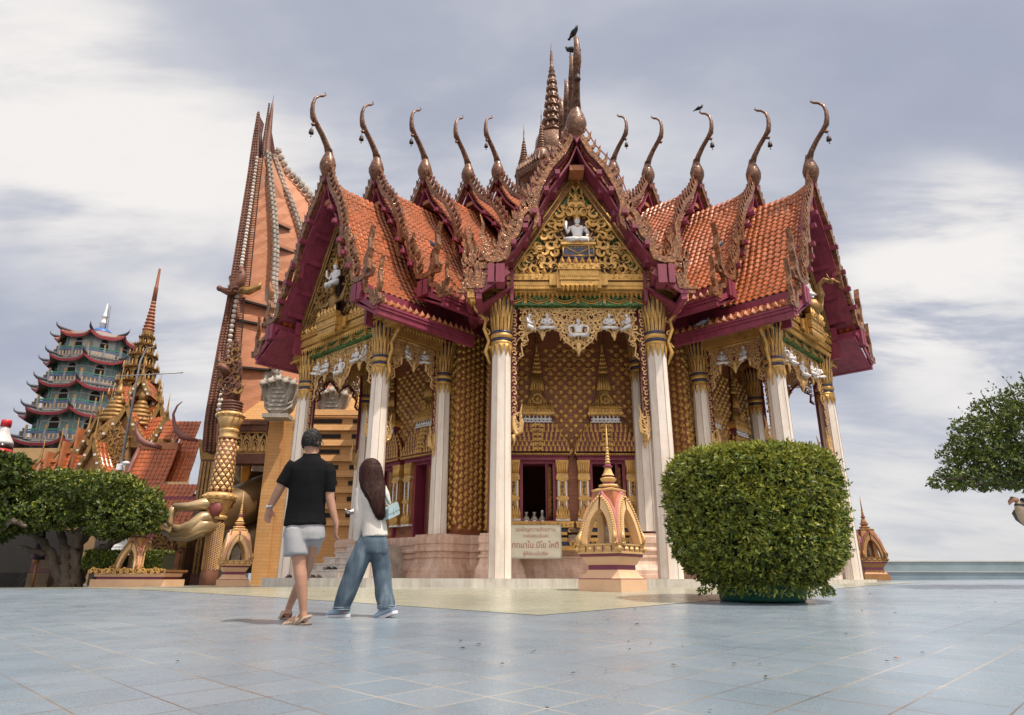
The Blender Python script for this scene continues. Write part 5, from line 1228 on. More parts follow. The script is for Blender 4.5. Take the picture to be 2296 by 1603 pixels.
        c.lathe([(R * 1.42, zz(1104)), (R * 1.16, zz(985))], 16, (xx, Y, 0), mi=2)
        zb, ztp = zz(1102), zz(987); nz = 12
        for i in range(nz):            # raised gilt diamonds
            for k in range(10):
                a = (k + .5 * (i % 2)) * 2 * pi / 10; t = (i + .5) / nz; rr = R * lerp(1.42, 1.16, t); z = lerp(zb, ztp, t); h = (ztp - zb) / nz * .8; w = rr * .27
                X = TR(xx, Y, z, a); c.add([(-w, -rr * .99, 0), (0, -rr * .99, -h), (w, -rr * .99, 0), (0, -rr * .97, h), (0, -rr * 1.10, 0)], [(0, 1, 4), (1, 2, 4), (2, 3, 4), (3, 0, 4)], 1, False, X)
        c.lathe([(R * 1.2, zz(985)), (R * 1.34, zz(982)), (R * 1.15, zz(978)), (R * 1.2, zz(970)), (R * 1.36, zz(966)), (R * 1.2, zz(962))], 20, (xx, Y, 0), mi=1)
        c.lathe([(R * 1.2, zz(962)), (R * 1.35, zz(952)), (R * 1.65, zz(940)), (R * 1.5, zz(937)), (R * 1.72, zz(935)), (R * 1.76, zz(929)), (R * 1.5, zz(926))], 24, (xx, Y, 0), mi=1, lobes=12, lamp=.04)
        for k in range(14):
            a = k * 2 * pi / 14; c.ball((xx + R * 1.80 * cos(a), Y + R * 1.8 * sin(a), zz(932)), R * .2, 6, 4, 1); c.ball((xx + R * 2.04 * cos(a), Y + R * 2.04 * sin(a), zz(1114)), R * .2, 6, 4, 1)
        c.ball((xx + .05, Y - R * 1.35, zz(1143)), .26, 12, 8, 3, 1, .5, 1.05)
        col = part('column', c, ['redbrown', 'gold_pale', 'maroon', mat('red_plaque', (.22, .05, .045), .6)], TW)
        # coiled serpent crest above the column
        s = MB(); zz0 = zz(926)
        for i in range(4): s.lathe([(R * 1.3, 0), (R * 1.5, .06), (R * 1.3, .12)], 16, (xx - .02, Y, zz0 + i * .11))
        s.tube([(xx - .02, Y, zz0 + .4), (xx + .03, Y - .1, zz0 + 1.0), (xx - .12, Y - .15, zz0 + 1.5), (xx - .35, Y - .1, zz0 + 1.75)], [.26, .25, .22, .16], 10)
        for u in (-1, 0, 1): s.tube([(xx - .2, Y - .1 + u * .2, zz0 + 1.5), (xx - .45, Y - .2 + u * .3, zz0 + 1.75), (xx - .62, Y - .2 + u * .35, zz0 + 1.68)], [.2, .15, .05], 7)
        rn = random.Random(2)
        for i in range(80):
            t = i / 80; x = xx - .12 + rn.uniform(-.40, .40) * (1 - t * .55); z = zz0 + .75 + t * 2.0 + rn.uniform(-.1, .1)
            kanok(s, x, z, .20 * (1 - .4 * t), rn.uniform(0, 6), rn.choice((-1, 1)), Y - .3 + rn.uniform(-.1, .1), 1 if i % 3 == 0 else 0, 1.5)
        s.lathe([(.36, 1.2), (.34, 1.7), (.22, 2.3), (.1, 2.7), (.02, 3.1)], 8, (xx - .12, Y - .05, zz0), sy=.5); s.tube([(xx - .55, Y, zz0 + 1.9), (xx - .8, Y, zz0 + 2.1), (xx - .78, Y, zz0 + 2.5)], [.08, .09, .02], 6)
        part('serpent_crest', s, ['redbrown', 'gold_dark'], TW)
    # a second carved rim bracket half way up, and rows of smaller columns on the far side of the mouth
    s = MB(); p = at(530, 655, 25.6); rn = random.Random(4)
    s.tube([p + Vector((-.7, 0, .15)), p + Vector((-.35, 0, .0)), p + Vector((0, 0, .25)), p + Vector((.2, -.1, .7)), p + Vector((.05, 0, 1.2))], [.10, .17, .28, .2, .06], 8)
    s.tube([p + Vector((.1, 0, .1)), p + Vector((.5, 0, .05)), p + Vector((.9, 0, .25)), p + Vector((1.0, 0, .45))], [.16, .17, .13, .03], 8, 1)
    s.ball(p + Vector((-.72, 0, .17)), .13, 7, 5)
    for i in range(7): kanok(s, p.x + rn.uniform(-.2, .2), p.z + rn.uniform(0, .9), .12, rn.uniform(0, 6), rn.choice((-1, 1)), p.y - .25, 0)
    part('rim_bracket', s, ['redbrown', 'gold_dark'], TW)
    for k, (x, Y, w) in enumerate(((398, 29.0, .36), (437, 31.0, .34))):
        xx = rayd(x, 1290)[0] * Y; zt = rayd(x, 1190 if k == 0 else 1000)[1] * Y; c = MB(); c.box(xx - w, xx + w, Y - w, Y + w, g, zt)
        for s2 in (-.7, -.25, .25, .7): c.box(xx + s2 * w - .05, xx + s2 * w + .05, Y - w - .06, Y - w, g + .6, zt - .8, 1)
        c.frus(xx - w, xx + w, Y - w - .05, Y + w, zt - .7, zt, 1.35, 1); c.box(xx - w * 1.45, xx + w * 1.45, Y - w * 1.4, Y + w, zt, zt + .2, 1)
        for i in range(10): kanok(c, xx + (-.2 if i % 2 else .2), g + 1 + i * .28, .10, i, 1, Y - w - .07, 1)
        part('rear_pier', c, ['redbrown', 'gold_dark'], TW)
    # many headed stone serpents on the shoulder
    for k, (x, y, Y, sc) in enumerate(((622, 930, 25.7, 1.0), (742, 948, 27.0, .95))):
        xx = rayd(x, y)[0] * Y; z0 = rayd(x, y)[1] * Y; s = MB(TR(xx, Y, z0, 0, sc))
        hood = [(-.28, 0), (.28, 0), (.50, .25), (.66, .80), (.70, 1.22), (.52, 1.42), (.28, 1.50), (0, 1.62), (-.28, 1.50), (-.52, 1.42), (-.70, 1.22), (-.66, .80), (-.50, .25)]
        s.prism(hood, -.05, .35); s.prism([(a * .7, b * .9 + .05) for a, b in hood], -.16, -.05)
        for i in range(6): s.box(-.34 + .02 * i, .34 - .02 * i, -.21, -.16, .14 + i * .17, .22 + i * .17)
        for i in range(5):
            a = (i - 2) * .27; zh = 1.36 - abs(i - 2) * .09; s.tube([(a * .8, -.02, .55), (a * 1.0, -.10, zh - .25), (a * 1.1, -.20, zh), (a * 1.1, -.36, zh + .02), (a * 1.1, -.52, zh - .08)], [.10, .11, .15, .13, .07], 8); s.lathe([(.09, 0), (.07, .07), (.01, .16)], 6, (a * 1.1, -.18, zh + .12)); s.tube([(a * 1.1, -.34, zh - .10), (a * 1.1, -.46, zh - .17)], [.07, .04], 6)
            for u in (-1, 1): s.ball((a * 1.1 + u * .08, -.36, zh + .08), .035, 5, 4)
        for s2 in (-1, 1):
            for i in range(5): s.tube([(s2 * .18, -.1, .1 + i * .2), (s2 * .44, -.10, .24 + i * .2), (s2 * .56, -.02, .40 + i * .18)], [.05, .06, .02], 5)
        s.box(-.5, .5, -.3, .4, -.16, 0.0); part('stone_serpent', s, mat('pale_carved_stone', (.42, .375, .32), .85, 0, .2, 2, .3, 14, .5, 18, dirt=(.22, .2, .17), dirtamt=.6) if k == 0 else M['stone_b'], TW)
        if k == 0: M['stone_b'] = bpy.data.materials['pale_carved_stone']
tower_base()
def buddha():
    r = thing('buddha_statue', 'giant gold seated statue whose curved hand reaches out past the lattice column', 'statue', (-9.8, 28.0, -0.3))
    Y = 26.2
    def P(x, y, d=0.0): return at(x, y, Y + d)
    b = MB()
    b.tube([P(452, 1160, -1.2), P(490, 1150, -.6), P(545, 1130, .8), P(620, 1100, 2.2)], [.48, .72, .82, .85], 18)
    b.tube([P(500, 1210, 1.5), P(560, 1205, 1.8), P(640, 1210, 2.5)], [.7, .9, 1.0], 18)
    b.lathe([(2.4, 0), (2.6, 1.2), (2.2, 2.4), (1.9, 4.2), (2.2, 6.0), (1.6, 7.4), (.7, 7.9), (.8, 9.0)], 20, P(640, 1285, 5.5))
    b.tube([P(505, 1035, 2.5), P(530, 1062, 2.4), P(545, 1085, 2.3), P(600, 1090, 3.0)], [.3, .5, .6, .6], 14)
    body = part('body', b, 'shaded_gold', r)
    h = MB(); d = -1.5
    def F(pts, rs): h.tube([P(x, y, dd) for x, y, dd in pts], [q * .82 for q in rs], 12)
    F([(488, 1132, -.9), (455, 1130, d), (425, 1136, d), (390, 1137, d)], [.34, .26, .20, .17]); F([(392, 1137, d), (384, 1150, d), (380, 1170, d), (384, 1180, d)], [.17, .17, .16, .12])
    F([(480, 1165, -1.0), (452, 1162, d), (430, 1178, d - .1), (405, 1188, d - .1), (388, 1182, d - .1)], [.42, .30, .24, .22, .13])
    F([(480, 1178, -1.0), (450, 1180, d), (420, 1197, d), (390, 1198, d), (366, 1186, d)], [.42, .34, .26, .2, .09])
    F([(478, 1185, -.9), (450, 1188, d + .3), (420, 1203, d + .3), (390, 1203, d + .3), (362, 1190, d + .3)], [.40, .32, .24, .18, .08])
    F([(470, 1180, -.7), (450, 1182, d + .6), (415, 1198, d + .6), (385, 1190, d + .6), (366, 1172, d + .6)], [.40, .30, .22, .16, .07])
    part('hand', h, mat('pale_gold_skin', (.46, .33, .18), .34, .45, .18, 1.0, .15, 20, .1, 30), r)
    m = MB()
    for i in range(5): m.tube([P(546 + i * 4, 1036, 1.5), P(545 + i * 3.2, 1060, 1.4), P(543 + i * 2, 1092, 1.4)], [.07, .09, .06], 6)
    part('robe_sash', m, mat('saffron_cloth', (.75, .30, .03), .7), r)
buddha()
# ------------------------------------------------------------------ far buildings on the left
def bgable(mbs, T, w, h, ln, steep=1.0, horn=1.0):
    """small gilded gable with orange tiles: T at the middle of the front base, front toward -y; mbs = dict of builders"""
    prof = [(0, h * .96), (w * .22, h * .62), (w * .55, h * .28), (w, 0)]
    t = mbs['tile']
    for s in (-1, 1):
        t.T = T; tiled_slope(t, prof, .06, ln, s, .30, .33)
    g = mbs['gold']; g.T = T
    for s in (-1, 1):
        g.strip([(0, h * 1.02), (s * w * .22, h * .68), (s * w * .42, h * .44), (s * w * .52, h * .42), (s * w * .58, h * .30), (s * w * .8, h * .14), (s * w * .86, h * .02), (s * w * 1.08, h * .03), (s * w * 1.14, h * .16)], [.24 * horn, .3 * horn, .3 * horn, .3 * horn, .3 * horn, .28 * horn, .28 * horn, .2 * horn, .03], -.08, .10)
        for i in range(9):
            u = (i + .5) / 9; x = s * w * u; z = h * (.98 * (1 - u) ** 1.25) + .12 * horn; g.lathe([(.05 * horn, 0), (.08 * horn, .1 * horn), (.01, .34 * horn)], 5, (x, 0, z))
        for u in (.35, .6, .85): mbs['white'].T = T; mbs['white'].box(s * w * u - .06, s * w * u + .06, -.14, -.08, h * (1 - u) ** 1.2 * .95 - .12, h * (1 - u) ** 1.2 * .95)
    g.lathe([(.10 * horn, -.1), (.16 * horn, .1), (.07 * horn, .4 * horn), (.05 * horn, .8 * horn), (.01, 1.6 * horn)], 6, (0, 0, h))
    d = mbs['fill']; d.T = T; d.prism([(-w * .82, 0), (w * .82, 0), (w * .4, h * .38), (0, h * .86), (-w * .4, h * .38)], .25, ln)
M['ochre_dim'] = mat('dim_gilt_wall', (.30, .15, .05), .6, .2, .3, 4)
def gset(): return {k: MB() for k in ('tile', 'gold', 'white', 'fill')}
def emit(mbs, r):
    g = part('gable', mbs['fill'], 'ochre_dim', r); part('roof', mbs['tile'], ['tile', 'ridge'], g); part('bargeboard', mbs['gold'], 'gold_dark', g); part('rafter_tips', mbs['white'], 'white', g)
def spire_hall():
    Y = 46.0; ax = rayd(322, 800)[0] * Y
    Z = lambda y: rayd(310, y)[1] * Y
    r = thing('gilded_spire_hall', 'gilded tiered spire hall with many small orange gables behind the left tree', 'temple', (ax, Y, -.5))
    px = Y * .00066
    tiers = [(932, 895, 54), (893, 862, 45), (860, 829, 36), (827, 800, 29), (798, 776, 22), (774, 758, 16.5)]
    for i, (yb, yt, hw) in enumerate(tiers):
        w = hw * px * 1.0; z0, z1 = Z(yb), Z(yt); h = z1 - z0; mb = MB(TR(ax, Y, 0, rad(20)))
        mb.lathe([(w * .80, z0), (w * .80, z1)], 8, rot=pi / 8, sm=False, mi=2)
        for zz, k in ((z0, 1.05), (z0 + h * .09, .95), (z1 - h * .16, .98), (z1 - h * .07, 1.12)): mb.lathe([(w * k, zz), (w * k * 1.03, zz + h * .05), (w * k * .9, zz + h * .09)], 8, rot=pi / 8, sm=False)
        for k in range(8):
            X = RZ(k * pi / 4); e = w * .80 * .93
            for s in (-1, 1): mb.box(s * w * .28 - w * .06, s * w * .28 + w * .06, -e - w * .12, -e + .02, z0 + h * .12, z1 - h * .16, 0, X)
            mb.lathe([(w * .05, 0), (w * .09, h * .2), (w * .06, h * .36), (w * .07, h * .44), (w * .01, h * .60)], 6, (0, -e - w * .10, z0 + h * .12), mi=1, T=X)
            # pointed gablet over the niche and spike leaves at the corners
            mb.prism([(-w * .34, z0 + h * .62), (-w * .24, z0 + h * .62), (0, z0 + h * .98), (w * .24, z0 + h * .62), (w * .34, z0 + h * .62), (0, z0 + h * 1.20)], -e - w * .16, -e - w * .02, 0, X)
            mb.lathe([(w * .05, 0), (w * .08, h * .1), (w * .01, h * .52)], 5, (0, -w * 1.06, z1 - h * .05), T=RZ(k * pi / 4 + pi / 8)); mb.lathe([(w * .04, 0), (w * .01, h * .4)], 5, (0, -w * .98, z1 - h * .02), T=X)
        part('spire_tier', mb, ['gold_dark', 'gold', 'dark'], r)
    mb = MB(TR(ax, Y, 0)); z = Z(758); w = 15 * px; mb.lathe([(w * 1.0, z), (w * .8, z + .3), (w * .86, z + .4), (w * .6, z + .9)], 12)
    zz = z + .5; rr = w * .92
    for i in range(9): mb.lathe([(rr * .7, zz), (rr, zz + .08), (rr, zz + .16), (rr * .7, zz + .26)], 12, mi=1); zz += .27; rr *= .90
    mb.lathe([(rr * 1.0, zz), (rr * .86, zz + 1.0), (rr * .95, zz + 1.05), (rr * .7, zz + 1.2), (rr * .5, zz + 2.6), (rr * .52, zz + 2.65), (.02, Z(607))], 10, mi=1)
    part('needle', mb, ['gold_dark', mat('rust_red_spire', (.34, .115, .055), .5)], r)
    # stepped crowns at the feet of the spire
    for x, y in ((262, 915), (315, 925)):
        p = at(x, y, Y - 2.6); mb = MB(TR(p.x, p.y, p.z))
        for i in range(6): w = .95 - i * .13; mb.lathe([(w, i * .3 - 1), (w * 1.08, i * .3 - .9), (w * .9, i * .3 - .72)], 10, lobes=10, lamp=.06)
        mb.lathe([(.22, .8), (.3, 1.1), (.1, 1.6)], 8); part('stepped_crown', mb, 'gold_dark', r)
    px2 = .00066
    # (x, y of the gable foot centre, y of its apex, half width px, turn, length, depth)
    for x, yb, yt, hw, rz, ln, Yd in ((268, 1000, 912, 62, .15, 4, 41.0), (196, 1062, 985, 40, -.25, 5, 40.0), (205, 1015, 925, 46, -.3, 6, 43.0), (232, 985, 905, 40, -.45, 5, 44.0), (345, 985, 905, 40, .9, 5, 43.5), (362, 1000, 930, 34, 1.1, 5, 42.5), (345, 940, 880, 26, .8, 3, 45.0), (262, 905, 862, 20, -.5, 3, 43.5), (312, 885, 842, 22, .2, 3, 43.2)):
        gs = gset(); a = at(x, yb, Yd); b = at(x, yt, Yd); bgable(gs, TR(a.x, a.y, a.z, rz), hw * px2 * Yd, b.z - a.z, ln, horn=.9); emit(gs, r)
    # tile roofs stepping down to the left, each with its thin ridge horn
    for x0, x1, yt, yb, Yd in ((108, 142, 1008, 1075, 43), (145, 178, 985, 1075, 43.6), (178, 205, 955, 1050, 44.2), (66, 108, 1028, 1080, 42.4)):
        t = MB(); g = MB(); a = at(x0, yt, Yd); b = at(x1, yt + 4, Yd + .3); c = at(x1, yb, Yd); X = TR(a.x, a.y, 0, 0); t.T = X @ RZ(pi / 2); L = b.x - a.x
        h = a.z - c.z; t.T = Matrix.Translation((b.x, a.y + 1.2, c.z)) @ RZ(pi / 2); tiled_slope(t, [(0.0, h), (.22, h * .5), (.5, 0)], 0, L, -1, .24, .27)
        g.T = Matrix.Translation((a.x, a.y - .2, a.z)); g.box(-.12, L, 1.22, 1.42, -.06, .14, 1); g.tube([(0, .9, -.4), (0, 1.2, .1), (0, 1.25, .9), (0, 1.2, 1.7)], [.07, .09, .05, .01], 6); g.box(-.14, .02, .25, .95, -h, -.1, 1)
        lr = part('lean_to_roof', t, ['tile', 'ridge'], r); part('ridge_horn', g, ['gold_dark', 'ridge'], lr)
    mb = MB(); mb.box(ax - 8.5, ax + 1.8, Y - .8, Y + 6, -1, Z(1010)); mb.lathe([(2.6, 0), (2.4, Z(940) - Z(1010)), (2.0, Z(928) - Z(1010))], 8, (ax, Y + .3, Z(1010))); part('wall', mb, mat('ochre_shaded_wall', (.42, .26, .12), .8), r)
    p0 = at(250, 990, 41.3); mb = MB(TR(p0.x, p0.y, 0, .15)); mb.prism([(-1.3, rayd(250, 1062)[1] * 41.3), (1.3, rayd(250, 1062)[1] * 41.3), (1.1, p0.z + .3), (0, p0.z + 1.6), (-1.1, p0.z + .3)], -.35, .2); scroll_fill(mb, [(-1.2, p0.z - 2.2), (1.2, p0.z - 2.2), (1.0, p0.z + .3), (0, p0.z + 1.4), (-1.0, p0.z + .3)], .22, -.4, 1, False, 4, .1); part('pediment', mb, ['ochre_dim', 'gold_dark'], r)
spire_hall()
def tile_hall():
    Y = 36.0; r = thing('tiled_roof_hall', 'hall with broad orange tile roof and red brown roof horns left of the brick tower', 'temple', (rayd(365, 1200)[0] * Y, Y, -.4))
    def slope(x0, x1, yt, yb, Yd, run):
        t = MB(); a = at(x0, yt, Yd); b = at(x1, yt, Yd); c = at((x0 + x1) / 2, yb, Yd - run); h = a.z - c.z; L = b.x - a.x
        t.T = Matrix.Translation((b.x, Yd, c.z)) @ RZ(pi / 2); tiled_slope(t, [(0, h), (run * .42, h * .50), (run, 0)], 0, L, -1, .24, .27); part('roof', t, ['tile', 'ridge'], r); return a, b, c
    a, b, c = slope(318, 402, 998, 1084, 36.5, .9); slope(314, 446, 1086, 1114, 35.4, .5); slope(310, 446, 1119, 1143, 34.8, .45); slope(306, 446, 1148, 1192, 34.2, .7); a2, b2, c2 = slope(404, 452, 985, 1080, 37.2, .9); slope(372, 452, 945, 985, 38.2, .5)
    for x0, x1, y, Yd in ((312, 446, 1114, 34.85), (308, 446, 1143, 34.3), (304, 446, 1193, 33.4)):
        mb = MB(); p = at(x0, y, Yd); q = at(x1, y, Yd); mb.box(p.x, q.x, Yd - .1, Yd + .3, p.z - .35, p.z + .02)
        p = at(x0, y, Yd); mb.box(p.x + .3, q.x, Yd + .3, Yd + .6, p.z - .5, p.z + .2)
        part('fascia', mb, 'magenta', r)
    for (x, y, Yd, s) in ((314, 1000, 36.4, .45), (396, 985, 37.2, .6)):
        p = at(x, y, Yd); mb = MB(); hgt = 4.0 * s
        mb.tube([(p.x, Yd + .05, p.z), (p.x - .06, Yd - .3, p.z - .9), (p.x - .10, Yd - .75, p.z - 2.1), (p.x + .0, Yd - .95, p.z - 2.4)], [.10, .13, .13, .05], 6) 
        k = 1.15 * s; mb.tube([(p.x + 1.2, Yd, p.z - .1), (p.x + .3, Yd, p.z + .15), (p.x - .05, Yd, p.z + .7 * k), (p.x - .30, Yd, p.z + 1.4 * k), (p.x - .42, Yd, p.z + 2.1 * k), (p.x - .28, Yd, p.z + 2.8 * k), (p.x - .02, Yd, p.z + 3.2 * k)], [.12, .17, .17, .10, .07, .05, .02], 8)
        part('roof_horn', mb, mat('plum_brown_horn', (.20, .07, .055), .5) if s < .5 else bpy.data.materials['plum_brown_horn'], r)
    q = at(318, 998, 36.5); mb = MB(); mb.box(q.x - .1, at(402, 998, 36.5).x, 36.35, 36.75, q.z - .25, q.z + .12); part('ridge', mb, 'ridge', r)
    mb = MB(); p = at(300, 1192, 33); q = at(446, 1192, 33); mb.box(p.x, q.x, 33.4, 40, -.8, p.z); part('wall', mb, mat('cream_lower_wall', (.50, .38, .26), .8), r)
tile_hall()
def pagoda():
    Y = 66.0; ax = rayd(228, 745)[0] * Y; px = Y * .00066
    Z = lambda y, x=200: rayd(x, y)[1] * Y
    r = thing('chinese_pagoda', 'eight sided pale pagoda with red eaves, green balcony rails and curled roof corners', 'pagoda', (ax, Y, -.5))
    wallm = mat('pale_pagoda_wall', (.40, .40, .38), .75, 0, .06, 1.0, dirt=(.36, .36, .34), dirtamt=.3); teal = mat('grey_teal_panel', (.15, .215, .21), .7); eave = mat('crimson_eave', (.34, .045, .06), .6); gtile = mat('grey_rib_tile', (.20, .19, .19), .8); grn = mat('green_rail', (.025, .16, .095), .5); blu = mat('blue_rail_panel', (.05, .085, .15), .6)
    ztop = [Z(v) - .9 for v in (752, 806, 864, 924, 990, 1056)]
    rw = [3.15, 3.4, 3.75, 4.15, 4.55, 5.0]; rot = rad(-3)
    for i, z in enumerate(ztop):
        w = rw[i]; re = w * 1.27 if i else w * 1.22; zb = ztop[i + 1] + 1.15 if i < 5 else z - 4
        mb = MB(TR(ax, Y, 0, rot)); mb.lathe([(w, zb - .6), (w, z + .35)], 8, rot=pi / 8, sm=False)
        e = w * cos(pi / 8); hw = w * sin(pi / 8); H = z - zb; wins = []
        for k in range(8):
            X = RZ(k * pi / 4); md = MB(TR(ax, Y, 0, rot))
            o = [(-hw * .30, zb - .1)] + [(hw * .30, zb - .1), (hw * .30, zb + H * .48)] + [(hw * .30 * cos(t * pi / 8), zb + H * .48 + hw * .32 * sin(t * pi / 8)) for t in range(1, 8)] + [(-hw * .30, zb + H * .48)]
            md.prism(o, -e - .03, -e + .2, 0, X); ob = [(a * 1.2, zb - .1 + (b - zb + .1) * 1.07) for a, b in o]; md.prism(ob, -e - .02, -e + .2, 1, X); md.box(-hw * .3, hw * .3, -e - .05, -e, zb + H * .45, zb + H * .45 + .1, 1, X); wins.append(md)
            if i:
                for s in (-1, 1): mb.box(s * hw * .62 - hw * .20, s * hw * .62 + hw * .20, -e - .03, -e + .1, zb + .1, zb + H * .50, 1, X); mb.box(s * hw * .62 - hw * .20, s * hw * .62 + hw * .20, -e - .03, -e + .1, zb + H * .58, zb + H * .92, 1, X)
            mb.box(w - .16, w + .05, -.16, .16, zb - .5, z + .3, 1, RZ(k * pi / 4 + pi / 8))
            if i: mb.prism([(w, z + .2), (re * .92, z + .1), (w * 1.10, z - .2), (w, z - .8)], -.08, .08, 2, RZ(k * pi / 4 + pi / 8))
        wl = part('storey', mb, [wallm, teal, grn], r)
        for md in wins: part('window', md, ['dark', wallm], wl)
        # flared eave: up-curled at the corners
        mb = MB(TR(ax, Y, 0, rot)); n = 12; top = []; und = []; vs = []
        for k in range(8):
            for t in range(n):
                u = t / n; a = (k + u) * pi / 4 - pi / 8 + pi / 4; c = abs(2 * u - 1); lift = .50 * c ** 3.5; ex = 1 + .07 * c ** 4
                rr = e and (cos(pi / 8) / cos((u - .5) * pi / 4))
                vs.append((re * ex * rr * cos(a), re * ex * rr * sin(a), z - .30 + lift, w * 1.0 * rr * cos(a), w * rr * sin(a)))
        m = 8 * n; inn = [(v[3] * (1.0 if i else .34), v[4] * (1.0 if i else .34), z + (.22 if i else 1.05)) for v in vs]; mid = [((v[0] * .55 + b[0] * .45), (v[1] * .55 + b[1] * .45), v[2] * .62 + b[2] * .38 - .10) for v, b in zip(vs, inn)]
        out = [(v[0], v[1], v[2] + .05) for v in vs]; low = [(v[0] * .985, v[1] * .985, v[2] - .20) for v in vs]; wl2 = [(v[3], v[4], z - .05) for v in vs]
        allv = inn + mid + out + low + wl2
        for lv in range(4): mb.add(allv, [(lv * m + j, lv * m + (j + 1) % m, (lv + 1) * m + (j + 1) % m, (lv + 1) * m + j) for j in range(m)], (0, 0, 1, 2)[lv]) if lv == 0 else mb.f.extend([[len(mb.v) - len(allv) + q for q in (lv * m + j, lv * m + (j + 1) % m, (lv + 1) * m + (j + 1) % m, (lv + 1) * m + j)] for j in range(m)]) or mb.m.extend([(0, 0, 1, 2)[lv]] * m) or mb.s.extend([False] * m)
        for k in range(8):       # corner horns
            v = vs[k * n]; d = Vector((v[0], v[1], 0)).normalized(); p = Vector((v[0], v[1], v[2]))
            mb.tube([p - d * 1.0 + Vector((0, 0, .15)), p + d * .05 + Vector((0, 0, .18)), p + d * .34 + Vector((0, 0, .34)), p + d * .48 + Vector((0, 0, .66))], [.14, .15, .09, .02], 6, 3)
        for j in range(0, m): mb.tube([Vector(out[j]) + Vector((0, 0, .05)), Vector(mid[j]) + Vector((0, 0, .06))], .07, 4, 0, False)
        part('eave', mb, [gtile if i else mat('dull_red_tile', (.40, .16, .11), .7), eave, mat('brown_soffit', (.20, .11, .08), .8) if i == 0 else bpy.data.materials['brown_soffit'], mat('slate_horn', (.10, .10, .12), .7) if i == 0 else bpy.data.materials['slate_horn']], r)
        if i:                    # balcony rail standing on the eave
            mb = MB(TR(ax, Y, 0, rot)); rr = w * 1.12; zz = z + .22; e2 = rr * cos(pi / 8); h2 = rr * sin(pi / 8)
            for k in range(8):
                X = RZ(k * pi / 4); mb.box(-h2, h2, -e2 - .06, -e2 + .06, zz + .85, zz + .97, 0, X); mb.box(-h2, h2, -e2 - .04, -e2 + .04, zz + .55, zz + .78, 1, X); mb.box(-h2, h2, -e2 - .05, -e2 + .05, zz + .0, zz + .1, 2, X)
                for q in range(9): mb.box(-h2 + (q + .5) * 2 * h2 / 9 - .05, -h2 + (q + .5) * 2 * h2 / 9 + .05, -e2 - .04, -e2 + .04, zz + .1, zz + .5, 3, X)
                for q in (-1, 0, 1): mb.box(q * h2 * .98 - .09, q * h2 * .98 + .09, -e2 - .09, -e2 + .09, zz, zz + 1.0, 2, X); mb.box(q * h2 * .98 - .07, q * h2 * .98 + .07, -e2 - .07, -e2 + .07, zz + 1.0, zz + 1.35, 4, X)
            part('balcony_rail', mb, [grn, blu, gtile, mat('tan_baluster', (.42, .28, .18), .7) if i == 1 else bpy.data.materials['tan_baluster'], 'gold_dark'], r)
    mb = MB(TR(ax, Y, 0)); z = ztop[0] + 1.0; mb.lathe([(1.0, z - .1), (.95, z + .25), (.7, z + .5), (.3, z + .7)], 20, mi=0)
    mb.lathe([(r * .8, z + .6 + (h - .8) * .72) for r, h in ((.42, .8), (.36, 1.6), (.50, 1.7), (.30, 1.9), (.26, 2.6), (.44, 2.75), (.22, 2.95), (.18, 3.5), (.12, 4.2), (.02, 4.9))], 12, mi=1)
    for dx in (.35, .6): mb.tube([(dx, -.1, z + .5), (dx * .6 + .1, -.1, z + 3.2)], .02, 4, 2)
    for i in range(12): mb.tube([(.33 - i * .012, -.1, z + .6 + i * .2), (.60 - i * .02, -.1, z + .6 + i * .2)], .016, 4, 2)
    part('roof_dome', mb, [mat('blue_dome', (.05, .14, .36), .4), 'white', 'iron'], r)
pagoda()
